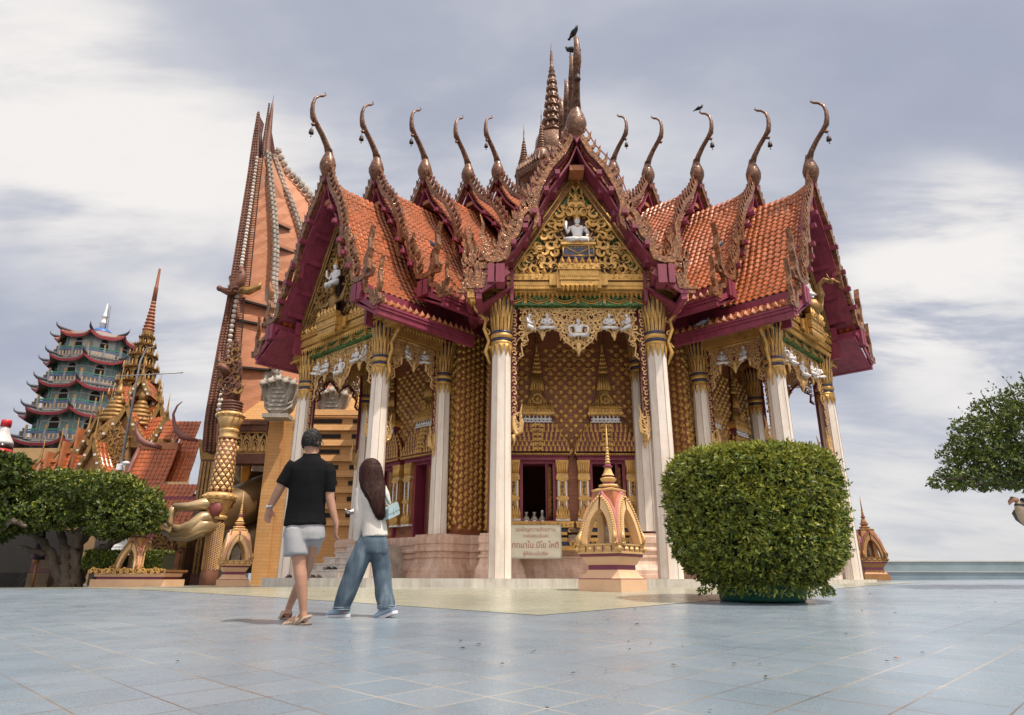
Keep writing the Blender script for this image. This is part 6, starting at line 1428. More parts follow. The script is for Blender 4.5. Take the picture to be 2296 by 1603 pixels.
def left_small():
    # lamp mast in front of the spire hall
    Y = 33.0; a = at(257, 1120, Y); b = at(277, 860, Y); r = thing('lamp_mast', 'tall thin grey steel mast with a small white lamp before the gilded spire hall', 'mast', (a.x, Y, -.3))
    mb = MB(); mb.tube([(a.x, Y, -.4), (a.x, Y, at(260, 1040, Y).z)], .06, 8); mb.tube([(a.x, Y, at(260, 1040, Y).z), (a.x, Y, b.z + 1.2), (a.x + .2, Y, b.z + 1.9), (a.x + .6, Y, b.z + 2.0)], [.07, .05, .035, .02], 8); mb.tube([(a.x - 1.6, Y, b.z + .35), (a.x + 2.3, Y, b.z + .6)], .03, 5); part('pole', mb, mat('grey_steel', (.33, .33, .33), .5, .5), r)
    mb = MB(); z = at(262, 1045, Y).z; mb.box(a.x - .14, a.x + .14, Y - .14, Y + .14, z - .2, z + .1); mb.lathe([(.02, 0), (.16, .05), (.18, .16), (.05, .22)], 10, (a.x + .35, Y - .2, z)); mb.tube([(a.x, Y - .1, z), (a.x + .35, Y - .2, z + .1)], .03, 5); part('lamp_head', mb, 'white', r)
    # giant drinks bottle standing at the left edge
    Y = 30.0; p = at(2, 1000, Y); q = at(4, 942, Y); h = q.z - p.z; k = .55; r = thing('giant_bottle', 'giant clear soft drink bottle with red screw cap and red label at the left edge', 'bottle', (p.x, Y, -.3)); z = q.z
    mb = MB(); mb.lathe([(k * .30, z - .30), (k * .34, z - .45), (k * .50, z - .70), (k * .78, z - .98), (k * .86, z - 1.12)], 20, (p.x, Y, 0), mi=0); mb.lathe([(k * .86, z - 1.12), (k * .87, z - 1.35)], 20, (p.x, Y, 0), mi=1); mb.lathe([(k * .80, z - 2.0), (k * .86, z - 2.3), (k * .86, z - 3.6), (k * .6, z - 3.9)], 20, (p.x, Y, 0), mi=1)
    part('bottle_body', mb, [mat('clear_plastic', (.62, .62, .62), .12), mat('cola_brown', (.03, .015, .012), .15)], r)
    mb = MB(); mb.lathe([(k * .90, z - 2.0), (k * .90, z - 1.35)], 20, (p.x, Y, 0)); part('label', mb, mat('red_label', (.50, .02, .025), .4), r)
    mb = MB(); mb.lathe([(k * .38, z - .31), (k * .38, z - .06), (k * .34, z)], 20, (p.x, Y, 0)); part('cap', mb, 'red_cap' if False else mat('red_cap', (.55, .02, .03), .35), r)
    mb = MB(); mb.lathe([(.5, -.6), (.5, z - 3.9)], 12, (p.x, Y, 0)); part('pedestal', mb, 'slab', r)
left_small()
# ------------------------------------------------------------------ vegetation
def leaf_mat(name, c, rough=0.45, var=.35, tr=True):
    m = bpy.data.materials.new(name); m.use_nodes = True; nt = m.node_tree; N = nt.nodes; L = nt.links; b = N["Principled BSDF"]
    tc = N.new("ShaderNodeTexCoord"); n = _noise(nt, tc.outputs['Object'], 9.0, 3)
    col = _ramp(nt, n.outputs[0], ((.3, tuple(x * (1 - var) for x in c)), (.7, tuple(x * (1 + var) for x in c)))); L.new(col, b.inputs['Base Color'])
    b.inputs['Roughness'].default_value = rough; b.inputs['Specular IOR Level'].default_value = .45
    if tr:
        t = N.new("ShaderNodeBsdfTranslucent"); L.new(col, t.inputs[0]); mx = N.new("ShaderNodeMixShader"); mx.inputs[0].default_value = .28
        L.new(b.outputs[0], mx.inputs[1]); L.new(t.outputs[0], mx.inputs[2]); L.new(mx.outputs[0], N["Material Output"].inputs[0])
    return m
LM = [leaf_mat('leaf_dark', (.050, .075, .014)), leaf_mat('leaf_mid', (.105, .150, .022)), leaf_mat('leaf_young', (.27, .285, .04)), leaf_mat('leaf_brown', (.13, .075, .02))]
def leaf(vs, fs, ms, p, d, up, L, W, mi):
    """a folded pointed leaf from p along d"""
    s = d.cross(up)
    if s.length < 1e-4: s = d.cross(Vector((.3, .5, .7)))
    s.normalize(); u = s.cross(d); n = len(vs); q = p + d * L
    a = p + d * (L * .45)
    vs.extend((p, a + s * W + u * (W * .35), q, a - s * W + u * (W * .35))); fs.append((n, n + 1, n + 2)); fs.append((n, n + 2, n + 3)); ms.append(mi); ms.append(mi)
def rdir(rn):
    z = rn.uniform(-1, 1); a = rn.uniform(0, 2 * pi); r = math.sqrt(1 - z * z); return Vector((r * cos(a), r * sin(a), z))
def spray(vs, fs, ms, rn, p, n, L, W, k, pal):
    for i in range(k):
        d = (n * .75 + rdir(rn) * 1.0 + Vector((0, 0, .15))).normalized()
        leaf(vs, fs, ms, p + rdir(rn) * L * .25, d, (n + rdir(rn) * .5).normalized(), L * rn.uniform(.65, 1.15), W * rn.uniform(.8, 1.1), pal(rn))
def foliage(name, vs, fs, ms, root, mats=None):
    mb = MB(); mb.v = vs; mb.f = fs; mb.m = ms; mb.s = [False] * len(fs); return part(name, mb, mats or LM, root)
def topiary():
    Y = 10.0; x0 = .3535 * Y; g = fz(x0, Y); r = thing('potted_shrub', 'big clipped round green shrub in a low dark green pot on the blue tiles', 'shrub', (x0, Y, g)); rn = random.Random(21)
    zc = g + 1.13; H = .925; R = 1.16
    def surf(a, t):          # t -1..1 height; superellipse drum, fuller above
        k = (1 - abs(t) ** 6.5) ** (1 / 4.2); k *= 1.0 + .05 * t
        if t < -.55: k *= 1 - .22 * ((-.55 - t) / .45)
        b = 1 + .045 * mnoise.noise(Vector((cos(a) * 2.2, sin(a) * 2.2, t * 2.6))) + .03 * mnoise.noise(Vector((cos(a) * 5, sin(a) * 5, t * 5)))
        return Vector((x0 + R * k * b * cos(a), Y + R * k * b * sin(a), zc + H * t * (1 + .03 * mnoise.noise(Vector((cos(a) * 3 * k, sin(a) * 3 * k, 9))))))
    vs, fs, ms = [], [], []
    for i in range(7200):
        a = rn.uniform(0, 2 * pi)
        if sin(a) > .35 and rn.random() < .6: a = -a
        t = rn.uniform(-1, 1); top = rn.random() < .26
        if top:
            q = math.sqrt(rn.random()); t = .93; p = surf(a, .80); p = Vector((x0 + (p.x - x0) * q, Y + (p.y - Y) * q, zc + H * (1.0 - .16 * q ** 5))); n = Vector((.3 * q * cos(a), .3 * q * sin(a), 1)).normalized()
        else:
            p = surf(a, t); n = Vector((cos(a), sin(a), .9 * t ** 3 + .1)).normalized()
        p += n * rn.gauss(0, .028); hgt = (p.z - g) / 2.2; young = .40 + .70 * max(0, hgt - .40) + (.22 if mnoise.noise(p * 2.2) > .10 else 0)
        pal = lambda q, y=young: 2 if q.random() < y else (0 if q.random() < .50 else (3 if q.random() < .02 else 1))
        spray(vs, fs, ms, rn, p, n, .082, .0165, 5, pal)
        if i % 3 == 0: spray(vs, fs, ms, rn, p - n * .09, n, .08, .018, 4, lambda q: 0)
    for i in range(240):      # trailing and stray shoots
        a = rn.uniform(pi, 2 * pi); low = i < 90; p = surf(a, -.90 if low else rn.uniform(-.9, .95)); n = Vector((cos(a), sin(a), -.5 if low else .3)).normalized()
        for k in range(5): spray(vs, fs, ms, rn, p + n * .035 * k + Vector((0, 0, -.03 * k if low else .0)), n, .075, .016, 2, lambda q: 2 if q.random() < .25 else 1)
    foliage('foliage', vs, fs, ms, r)
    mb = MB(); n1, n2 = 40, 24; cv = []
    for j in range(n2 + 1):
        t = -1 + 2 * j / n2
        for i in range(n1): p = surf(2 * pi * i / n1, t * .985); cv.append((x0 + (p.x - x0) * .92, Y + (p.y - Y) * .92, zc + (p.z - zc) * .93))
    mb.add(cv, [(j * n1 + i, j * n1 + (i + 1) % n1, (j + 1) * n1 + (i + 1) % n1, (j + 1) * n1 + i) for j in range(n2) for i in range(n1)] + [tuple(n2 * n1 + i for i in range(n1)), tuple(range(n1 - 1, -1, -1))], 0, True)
    part('shade_core', mb, mat('shade_core_dark', (.018, .022, .008), .9), r)  # solid dark core added inside the leaves to block light
    mb = MB(); mb.lathe([(.56, 0), (.58, .03), (.60, .26), (.63, .27), (.63, .31), (.58, .31), (.57, .26), (.02, .24)], 40, (x0, Y, g)); part('pot', mb, mat('dark_green_pot', (.012, .085, .055), .35, 0, .15, 4, dirt=(.02, .05, .035), dirtamt=.5), r)
topiary()
def limb(mb, pts, r0, r1, seed, mi=0, n=9, wob=.05):
    rn = random.Random(seed); P = [Vector(p) for p in pts]; out = []; 
    for i in range(len(P) - 1):
        for t in range(4): out.append(P[i].lerp(P[i + 1], t / 4) + rdir(rn) * wob)
    out.append(P[-1]); k = len(out); mb.tube(out, [lerp(r0, r1, i / (k - 1)) * rn.uniform(.9, 1.1) for i in range(k)], n, mi, True)
def crown_leaves(rn, blobs, L, W, count, pal, vs, fs, ms, hang=0.0, per=5):
    tot = sum((b[1].x * b[1].y * b[1].z) ** .667 for b in blobs)
    for c, rr in blobs:
        for i in range(int(count * (rr.x * rr.y * rr.z) ** .667 / tot)):
            d = rdir(rn); q = rn.uniform(.55, 1.05) ** .5 * (1 + .22 * mnoise.noise(c * .7 + d * 2.1))
            p = c + Vector((d.x * rr.x, d.y * rr.y, d.z * rr.z)) * q
            spray(vs, fs, ms, rn, p, (d + Vector((0, 0, .4 - hang))).normalized(), L, W, per, lambda g, z=d.z: pal(g, z))
def left_trees():
    Y = 23.5; rn = random.Random(31)
    gx = rayd(150, 1300)[0] * Y; g = fz(gx, Y); r = thing('shade_tree', 'broad shade tree with twisted grey multiple trunk in front of the gilded spire hall', 'tree', (gx, Y, g))
    def P(x, y, d=0.0): return at(x, y, Y + d)
    mb = MB()
    base = [P(118, 1318), P(140, 1318, -.3), P(160, 1318, .2), P(185, 1318)]
    for i, (pts, r0, r1) in enumerate((([P(140, 1322), P(130, 1285), P(114, 1245), P(97, 1215), P(60, 1190), P(30, 1170)], .24, .11), ([P(150, 1322, -.2), P(147, 1280, -.1), P(148, 1245), P(140, 1200, .3), P(120, 1150, .4)], .24, .13),
            ([P(168, 1322), P(170, 1285), P(168, 1235), P(176, 1200, -.2), P(190, 1170), P(196, 1120, .3)], .27, .13), ([P(172, 1322, .4), P(184, 1280, .3), P(200, 1245), P(240, 1225), P(285, 1200), P(320, 1170)], .22, .10),
            ([P(155, 1322, .5), P(160, 1270, .6), P(178, 1220, .7), P(215, 1180, .8), P(260, 1140, 1)], .28, .10), ([P(172, 1205, -.2), P(160, 1195, -.3), P(146, 1188, -.3)], .12, .05), ([P(108, 1240), P(80, 1235, -.3), P(40, 1225, -.3)], .16, .06))):
        limb(mb, pts, r0 * .76, r1 * .8, i)
    mb.lathe([(.56, -.15), (.34, .07), (.18, .22), (.06, .32)], 14, (gx + .05, Y, g), lobes=7, lamp=.25); part('trunk', mb, 'bark', r)
    blobs = []
    for x, y, rx, rz in ((40, 1130, 60, 45), (95, 1105, 60, 40), (150, 1090, 55, 32), (205, 1100, 60, 38), (258, 1098, 50, 34), (300, 1125, 48, 40), (328, 1150, 30, 30), (60, 1160, 60, 32), (130, 1148, 60, 34), (200, 1145, 60, 36), (265, 1152, 55, 34), (245, 1188, 34, 16), (305, 1172, 36, 24), (20, 1165, 40, 28)):
        for dy in (-1.0, .5): blobs.append((P(x, y, dy + rn.uniform(-.3, .3)), Vector((rx * .0155, 1.1, rz * .0155))))
    vs, fs, ms = [], [], []
    crown_leaves(rn, blobs, .15, .040, 8600, lambda q, z: (2 if q.random() < .10 + .30 * max(0, z) else (0 if q.random() < .58 - .25 * z else 1)), vs, fs, ms)  # more dark leaves toward the underside, crown shade put into leaf colour
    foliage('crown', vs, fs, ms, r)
    # darker tree at the very edge, behind
    Y2 = 21.5; gx2 = rayd(-30, 1300)[0] * Y2; r = thing('edge_tree', 'dark leafy tree reaching in over the left edge of the picture', 'tree', (gx2, Y2, fz(gx2, Y2)))
    mb = MB(); limb(mb, [Vector((gx2, Y2, fz(gx2, Y2) - .1)), at(-25, 1230, Y2), at(-15, 1150, Y2), at(5, 1080, Y2)], .32, .12, 5); limb(mb, [at(-20, 1200, Y2), at(30, 1165, Y2 - .2), at(60, 1180, Y2 - .2)], .12, .05, 6); part('trunk', mb, 'bark', r)
    blobs = [(at(x, y, Y2 + d), Vector((a * .0145, .9, b * .0145))) for x, y, a, b, d in ((-20, 1060, 60, 40, 0), (18, 1030, 30, 10, 0), (28, 1062, 30, 18, -.3), (-10, 1110, 50, 40, .4), (15, 1150, 40, 40, .2), (-30, 1170, 50, 50, 0), (-45, 1040, 40, 30, 0))]
    vs, fs, ms = [], [], []; crown_leaves(rn, blobs, .20, .055, 1500, lambda q, z: (0 if q.random() < .75 else 1), vs, fs, ms); foliage('crown', vs, fs, ms, r)
left_trees()
def right_tree():
    Y = 13.5; rn = random.Random(41); gx = rayd(2420, 1290)[0] * Y; r = thing('edge_tree', 'fine leaved dark tree reaching in from the right edge against the sky', 'tree', (gx, Y, fz(gx, Y)))
    def P(x, y, d=0.0): return at(x, y, Y + d)
    mb = MB(); limb(mb, [Vector((gx, Y, fz(gx, Y) - .1)), P(2410, 1200), P(2400, 1120), P(2380, 1060)], .17, .10, 1)
    ends = [(2105, 1075), (2120, 1000), (2150, 960), (2170, 930), (2200, 880), (2255, 850), (2290, 840), (2140, 1090), (2200, 1100), (2250, 1050), (2300, 960), (2220, 1000), (2160, 1040), (2280, 900)]
    for i, (x, y) in enumerate(ends): limb(mb, [P(2385, 1090), P(lerp(2385, x, .45), lerp(1080, y, .3), rn.uniform(-.4, .4)), P(lerp(2385, x, .8), lerp(1075, y, .72), rn.uniform(-.6, .6)), P(x, y, rn.uniform(-.6, .6))], .055, .006, i + 3, 0, 5, .03)
    part('trunk', mb, 'bark', r)
    blobs = []
    for x, y, rx, rz in ((2280, 1050, 80, 50), (2215, 1050, 62, 46), (2170, 1060, 50, 38), (2240, 990, 70, 50), (2190, 990, 46, 40), (2290, 960, 60, 55), (2230, 925, 44, 30), (2285, 895, 40, 30), (2150, 1010, 26, 22), (2130, 1078, 30, 18), (2350, 1000, 90, 90), (2420, 1040, 80, 70), (2340, 1075, 60, 34), (2170, 950, 20, 12)):
        for dy in (-.45, .4): blobs.append((P(x, y, dy), Vector((rx * .0092, .55, rz * .0092))))
    vs, fs, ms = [], [], []
    crown_leaves(rn, blobs, .088, .020, 4300, lambda q, z: (2 if q.random() < .07 + .07 * max(0, z) else (0 if q.random() < .62 else 1)), vs, fs, ms, .2, 5)
    for (x, y) in ends + [(2110, 1068), (2098, 1080), (2125, 975), (2135, 940), (2148, 915), (2180, 885), (2185, 905), (2215, 870), (2222, 858), (2290, 838), (2270, 848)]:          # loose twigs
        for t in range(12):
            u = 1 - t * .035; spray(vs, fs, ms, rn, P(lerp(2385, x, u), lerp(1080, y, u), rn.uniform(-.1, .1)), Vector((-.5, 0, .1)), .085, .019, 2, lambda q: 0 if q.random() < .6 else 1)
    foliage('crown', vs, fs, ms, r)
    # painted bird statue on its post, just inside the right edge
    p = P(2300, 1150, -.2); b = thing('bird_statue', 'painted bird statue with cream breast and dark wings under the right edge tree', 'statue', (p.x + .1, p.y, fz(p.x, p.y)))
    cream = mat('cream_plumage', (.62, .47, .33), .5); mb = MB()
    mb.tube([P(2284, 1124, -.2), P(2286, 1135, -.2), P(2289, 1146, -.2), P(2298, 1158, -.2), P(2310, 1172, -.2), P(2330, 1190, -.2)], [.055, .085, .10, .13, .12, .03], 14); part('body', mb, cream, b)
    mb = MB(); mb.tube([P(2276, 1143, -.1), P(2275, 1150, -.1), P(2283, 1162, -.1), P(2300, 1174, -.1), P(2325, 1186, -.1)], [.02, .05, .06, .06, .015], 8); mb.tube([P(2304, 1140, -.3), P(2312, 1158, -.35), P(2330, 1185, -.3)], [.05, .09, .02], 8); part('wing', mb, mat('slate_plumage', (.10, .10, .115), .5), b)
    mb = MB(); mb.tube([P(2281, 1122, -.2), P(2270, 1119, -.2), P(2264, 1126, -.2), P(2263, 1132, -.2)], [.05, .055, .035, .01], 8); part('bill', mb, mat('tan_bill', (.48, .25, .15), .45), b)
    mb = MB(); mb.lathe([(.088, -.03), (.096, 0), (.09, .03)], 14, P(2287, 1133, -.2)); mb.ball(P(2293, 1122, -.15), .05, 8, 6); part('collar', mb, mat('dark_collar', (.05, .045, .06), .5), b)
    mb = MB(); mb.lathe([(.05, 0), (.05, P(2315, 1172).z - fz(p.x, p.y))], 10, (P(2315, 1172).x, P(0, 0, -.2).y, fz(p.x, p.y))); part('post', mb, 'iron', b)
right_tree()
def planter():
    Y = 22.6; a = at(195, 1300, Y); b2 = at(372, 1300, Y); g = fz(a.x, Y)
    r = thing('moulded_planter', 'long low peach and gold planter box under the left hedge', 'planter', ((a.x + b2.x) / 2, Y, g)); z = lambda y: rayd(300, y)[1] * Y
    mb = MB(); mb.box(a.x + .1, b2.x - .0, Y, Y + 1.3, g - .3, z(1299)); mb.box(a.x + .25, b2.x - .15, Y + .08, Y + 1.2, z(1299), z(1293), 1); mb.frus(a.x + .2, b2.x - .1, Y + .02, Y + 1.25, z(1293), z(1285), 1.02); mb.box(a.x + .12, b2.x - .02, Y - .06, Y + 1.3, z(1285), z(1282), 1)
    mb.box(a.x + .05, b2.x + .04, Y - .14, Y + 1.35, z(1282), z(1277), 2); part('box', mb, ['peach', 'purple', 'gold_dark'], r)
    mb = MB()
    for i in range(34): kanok(mb, a.x + .15 + i * (b2.x - a.x - .2) / 33, z(1279.5), .085, i * .9, 1 if i % 2 else -1, Y - .16)
    part('gilt_edge', mb, 'gold', r)
    # clipped hedge in two lengths either side of a small shrine head
    rn = random.Random(9)
    for x0, x1, lab in ((200, 275, 'longer clipped green hedge at the left of the small arched shrine head'), (318, 374, 'shorter clipped green hedge between the small arched shrine head and the carved piers')):
        p, q = at(x0, 1277, Y + .6), at(x1, 1277, Y + .6); h = thing('hedge', lab, 'hedge', ((p.x + q.x) / 2, Y + .6, z(1277))); vs, fs, ms = [], [], []; top = z(1238)
        for i in range(int(1500 * (q.x - p.x) / 1.1)):
            s = rn.random(); fr = rn.random() < .62
            if fr: P0 = Vector((rn.uniform(p.x, q.x), Y + .18 + rn.gauss(0, .03), rn.uniform(z(1277), top))); n = Vector((0, -1, .1))
            else: P0 = Vector((rn.uniform(p.x, q.x), rn.uniform(Y + .15, Y + 1.1), top + rn.gauss(0, .03))); n = Vector((0, 0, 1))
            spray(vs, fs, ms, rn, P0, n, .075, .02, 3, lambda g2: 2 if g2.random() < .12 else (0 if g2.random() < .5 else 1))
        foliage('foliage', vs, fs, ms, h); mb = MB(); mb.box(p.x + .02, q.x - .02, Y + .22, Y + 1.08, z(1277) + .002, top - .06); part('shade_core', mb, bpy.data.materials['shade_core_dark'], h)  # same kind of added dark core, filling the hedge
    c = at(302, 1277, Y + .35); shr = shrine('shrine_head', 'small arched peach shrine head without spire rising between the two clipped hedges', c.x, c.y, .98, rad(38), ('peach', 'purple', 'gold_dark', 'ochre'), False, False)
    dz = z(1277) - fz(c.x, c.y); shr.location.z += dz
planter()
def left_background():
    # grey sheet roof between the tree and the carved piers
    Y = 27.0; p = at(182, 1255, Y); q = at(384, 1243, Y); t = at(255, 1213, Y + 2.5); u = at(352, 1216, Y + 2.5); r = thing('sheet_roof_shed', 'open shed with pale grey corrugated sheet roof behind the clipped hedges', 'shed', ((p.x + q.x) / 2, Y, -.4))
    mb = MB(); n = 40
    vs = []
    for i in range(n + 1):
        s = i / n; h = .03 * (i % 2); a = p.lerp(q, s); b = t.lerp(u, s); vs += [a + Vector((0, 0, h)), b + Vector((0, 0, h)), a + Vector((0, 0, h - .05)), b + Vector((0, 0, h - .05))]
    mb.add(vs, [(4 * i, 4 * i + 4, 4 * i + 5, 4 * i + 1) for i in range(n)] + [(4 * i + 2, 4 * i + 3, 4 * i + 7, 4 * i + 6) for i in range(n)]); part('roof', mb, mat('grey_sheet', (.50, .51, .50), .55, .2, .1, 1.0, dirt=(.30, .30, .28), dirtamt=.5), r)
    mb = MB(); v = at(258, 1206, Y + 2.6); w = at(350, 1212, Y + 2.6); mb.box(v.x, w.x, Y + 2.5, Y + 2.8, v.z - .35, v.z); part('ridge_board', mb, 'slab', r)
    for x in (p.x + .3, (p.x + q.x) / 2, q.x - .4): mb = MB(); mb.lathe([(.06, -.4), (.06, p.z + .1)], 8, (x, Y + .6, 0)); part('post', mb, 'iron', r)
    mb = MB(); mb.box(p.x - 2, q.x, Y + 4, Y + 4.2, -.6, 1.6); part('wall', mb, mat('dim_shed_wall', (.10, .085, .07), .9), r)
    # wooden lattice gate with scroll head, and a dim stall under the trees
    Y = 27.5; p = at(358, 1250, Y); q = at(400, 1212, Y); r = thing('carved_gate_panel', 'carved brown scroll panel hanging below the giant gold hand', 'panel', (p.x, Y, -.4)); mb = MB(); z1 = at(380, 1190, Y).z; z0 = at(380, 1240, Y).z
    a, b = at(340, 1215, Y).x, at(395, 1215, Y).x; mb.box(a, b, Y, Y + .15, z0, z1); 
    for i in range(16): kanok(mb, lerp(a, b, (i % 6 + .5) / 6), lerp(z0, z1, (i // 6 + .5) / 3), .15, i * 1.7, 1 if i % 2 else -1, Y - .02, 1)
    for x in (360, 372, 386): xx = at(x, 1290, Y).x; mb.box(xx - .1, xx + .1, Y - .05, Y + .2, -.5, z0)
    part('panel', mb, ['redbrown', 'gold_dark'], r)
    Y = 24.9; a = at(88, 1300, Y); g = fz(a.x, Y); r = thing('red_stall_cabinet', 'dark red cabinet with gold panel on a carved stand under the shade tree', 'cabinet', (a.x, Y, g)); z = lambda y: rayd(85, y)[1] * Y; k = lambda x: rayd(x, 1280)[0] * Y
    mb = MB(); mb.box(k(66), k(112), Y, Y + .6, z(1283), z(1250)); mb.box(k(64), k(114), Y - .05, Y + .65, z(1250), z(1244)); part('cabinet', mb, mat('dark_red_lacquer', (.16, .03, .025), .4), r)
    mb = MB(); mb.box(k(90), k(112), Y - .03, Y, z(1274), z(1256)); mb.box(k(64), k(112), Y - .02, Y + .6, g - .1, z(1285)); 
    for i in range(4): mb.box(k(66), k(110), Y - .06, Y - .02, z(1308 - 6 * i), z(1306 - 6 * i))
    part('stand', mb, mat('tan_carved_wood', (.22, .15, .08), .7), r)
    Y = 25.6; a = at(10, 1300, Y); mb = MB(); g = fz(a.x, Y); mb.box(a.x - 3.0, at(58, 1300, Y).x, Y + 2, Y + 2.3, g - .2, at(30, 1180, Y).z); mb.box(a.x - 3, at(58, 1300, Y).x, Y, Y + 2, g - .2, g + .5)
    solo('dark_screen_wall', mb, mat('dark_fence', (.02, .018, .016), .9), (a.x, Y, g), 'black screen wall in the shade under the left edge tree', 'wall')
    # purple cloth hung on a stand
    Y = 24.0; a = at(84, 1290, Y); g = fz(a.x, Y); r = thing('draped_cloth', 'dark purple cloth hanging from a branch under the left trees', 'cloth', (a.x, Y, g)); mb = MB(); n = 14; vs = []
    for j in range(9):
        t = j / 8
        for i in range(n):
            s = 2 * pi * i / n; w = lerp(.06, .19, t ** .8) * (1 + .16 * sin(4 * s + 2 * t)); c = at(lerp(98, 86, t), lerp(1180, 1255, t), Y); vs.append((c.x + w * cos(s), Y + w * .6 * sin(s), c.z))
    mb.add(vs, [(j * n + i, j * n + (i + 1) % n, (j + 1) * n + (i + 1) % n, (j + 1) * n + i) for j in range(8) for i in range(n)], 0, True); part('cloth', mb, mat('purple_cloth', (.022, .012, .026), .85), r)
    mb = MB(); c = at(84, 1258, Y); mb.lathe([(.05, g - c.z), (.045, 0)], 8, (c.x, Y, c.z)); mb.ball((c.x - .05, Y, c.z), .11, 8, 6); part('stand', mb, mat('orange_wood', (.35, .16, .05), .6), r)
left_background()
# ------------------------------------------------------------------ people
def remeshed(mb, voxel, smooth=2, wrinkle=0.0, wscale=6.0, wdir=(1, 1, .35), seed=0.0):
    me = mb.mesh('tmp_body', []); ob = bpy.data.objects.new('tmp_body', me); COL.objects.link(ob)
    r = ob.modifiers.new('r', 'REMESH'); r.mode = 'VOXEL'; r.voxel_size = voxel; r.use_smooth_shade = True
    s = ob.modifiers.new('s', 'SMOOTH'); s.factor = .5; s.iterations = smooth
    dg = C.evaluated_depsgraph_get(); dg.update(); e = ob.evaluated_get(dg); m2 = bpy.data.meshes.new_from_object(e)
    out = MB(); 
    nrm = [v.normal.copy() for v in m2.vertices]
    for v, n in zip(m2.vertices, nrm):
        p = v.co.copy()
        if wrinkle:
            q = Vector((p.x * wdir[0], p.y * wdir[1], p.z * wdir[2])) * wscale + Vector((seed, 0, 0)); w = mnoise.noise(q); w2 = mnoise.noise(q * 2.3)
            p += n * (wrinkle * (1 - abs(w) * 2.2) * .8 + wrinkle * .35 * w2)
        out.v.append(p)
    out.f = [list(f.vertices) for f in m2.polygons]; out.m = [0] * len(out.f); out.s = [True] * len(out.f)
    bpy.data.objects.remove(ob); bpy.data.meshes.remove(me); bpy.data.meshes.remove(m2); return out
skin = mat('tan_skin', (.37, .195, .125), .5, 0, .08, 8, .08, 60)
def ringtube(mb, rings, Y, n=20):
    """rings: (x px, y px, half width px, depth radius m, depth offset)"""
    pts = []; rs = []
    for x, y, hw, ry, dy in rings:
        p = at(x, y, Y + dy); q = at(x + hw, y, Y + dy); pts.append(p); rs.append((abs(q.x - p.x), ry))
    mb.tube(pts, rs, n, 0, True, up=(0, 1, 0))
def hand(mb, P, dirn, side, curl=.5, s=1.0):
    """palm, four unequal bent fingers and a thumb; P wrist, dirn along the hand, side = thumb direction"""
    d = dirn.normalized(); t = (side - d * side.dot(d)).normalized(); nrm = d.cross(t)
    mb.tube([P - d * .01, P + d * .03 * s, P + d * .075 * s, P + d * .095 * s], [(.026 * s, .019 * s), (.036 * s, .017 * s), (.040 * s, .016 * s), (.034 * s, .012 * s)], 10, 0, True, up=tuple(nrm))
    for i, (o, L) in enumerate(((.030, .070), (.010, .080), (-.010, .075), (-.029, .058))):
        b = P + d * .085 * s + t * o * s; L *= s; k = curl * (1 + .15 * i)
        p1 = b + (d * cos(k * .5) + nrm * sin(k * .5)) * L * .45; p2 = p1 + (d * cos(k * 1.2) + nrm * sin(k * 1.2)) * L * .32; p3 = p2 + (d * cos(k * 1.9) + nrm * sin(k * 1.9)) * L * .25
        mb.tube([b - d * .02, b, p1, p2, p3], [.0095 * s, .0095 * s, .009 * s, .0082 * s, .0065 * s], 7)
    b = P + d * .030 * s + t * .030 * s; p1 = b + (d * .7 + t * .6 + nrm * .25) * .035 * s; p2 = p1 + (d * .95 + t * .15 + nrm * .35) * .03 * s
    mb.tube([P + d * .015 * s + t * .012 * s, b, p1, p2], [.015 * s, .0125 * s, .0105 * s, .008 * s], 8)
def face(r, Cc, fwd, skinm, hgt):
    """eyes, brows and mouth on the far side of the head"""
    s = fwd.cross(Vector((0, 0, 1))).normalized(); mb = MB()
    for k in (-1, 1):
        p = Cc + fwd * .086 + s * .032 * k + Vector((0, 0, .005)); mb.ball(p, .013, 8, 6, 0); mb.ball(p + fwd * .008, .008, 6, 5, 1)
        mb.tube([p + fwd * .006 + s * -.018 + Vector((0, 0, .022)), p + fwd * .010 + Vector((0, 0, .027)), p + fwd * .004 + s * .018 + Vector((0, 0, .022))], .004, 5, 1)
    q = Cc + fwd * .092 + Vector((0, 0, -.062)); mb.tube([q - s * .022 - fwd * .006, q + fwd * .004, q + s * .022 - fwd * .006], [.003, .006, .003], 6, 2)
    part('eyes_and_mouth', mb, ['white', 'dark', mat('lips', (.40, .14, .12), .5)], r)
def sole_poly(L, w):
    return [(-.5 * L, -.32 * w), (-.5 * L, .32 * w), (-.42 * L, .44 * w), (-.1 * L, .40 * w), (.22 * L, .52 * w), (.40 * L, .42 * w), (.5 * L, .12 * w), (.5 * L, -.12 * w), (.42 * L, -.36 * w), (.22 * L, -.46 * w), (-.1 * L, -.36 * w), (-.42 * L, -.44 * w)]
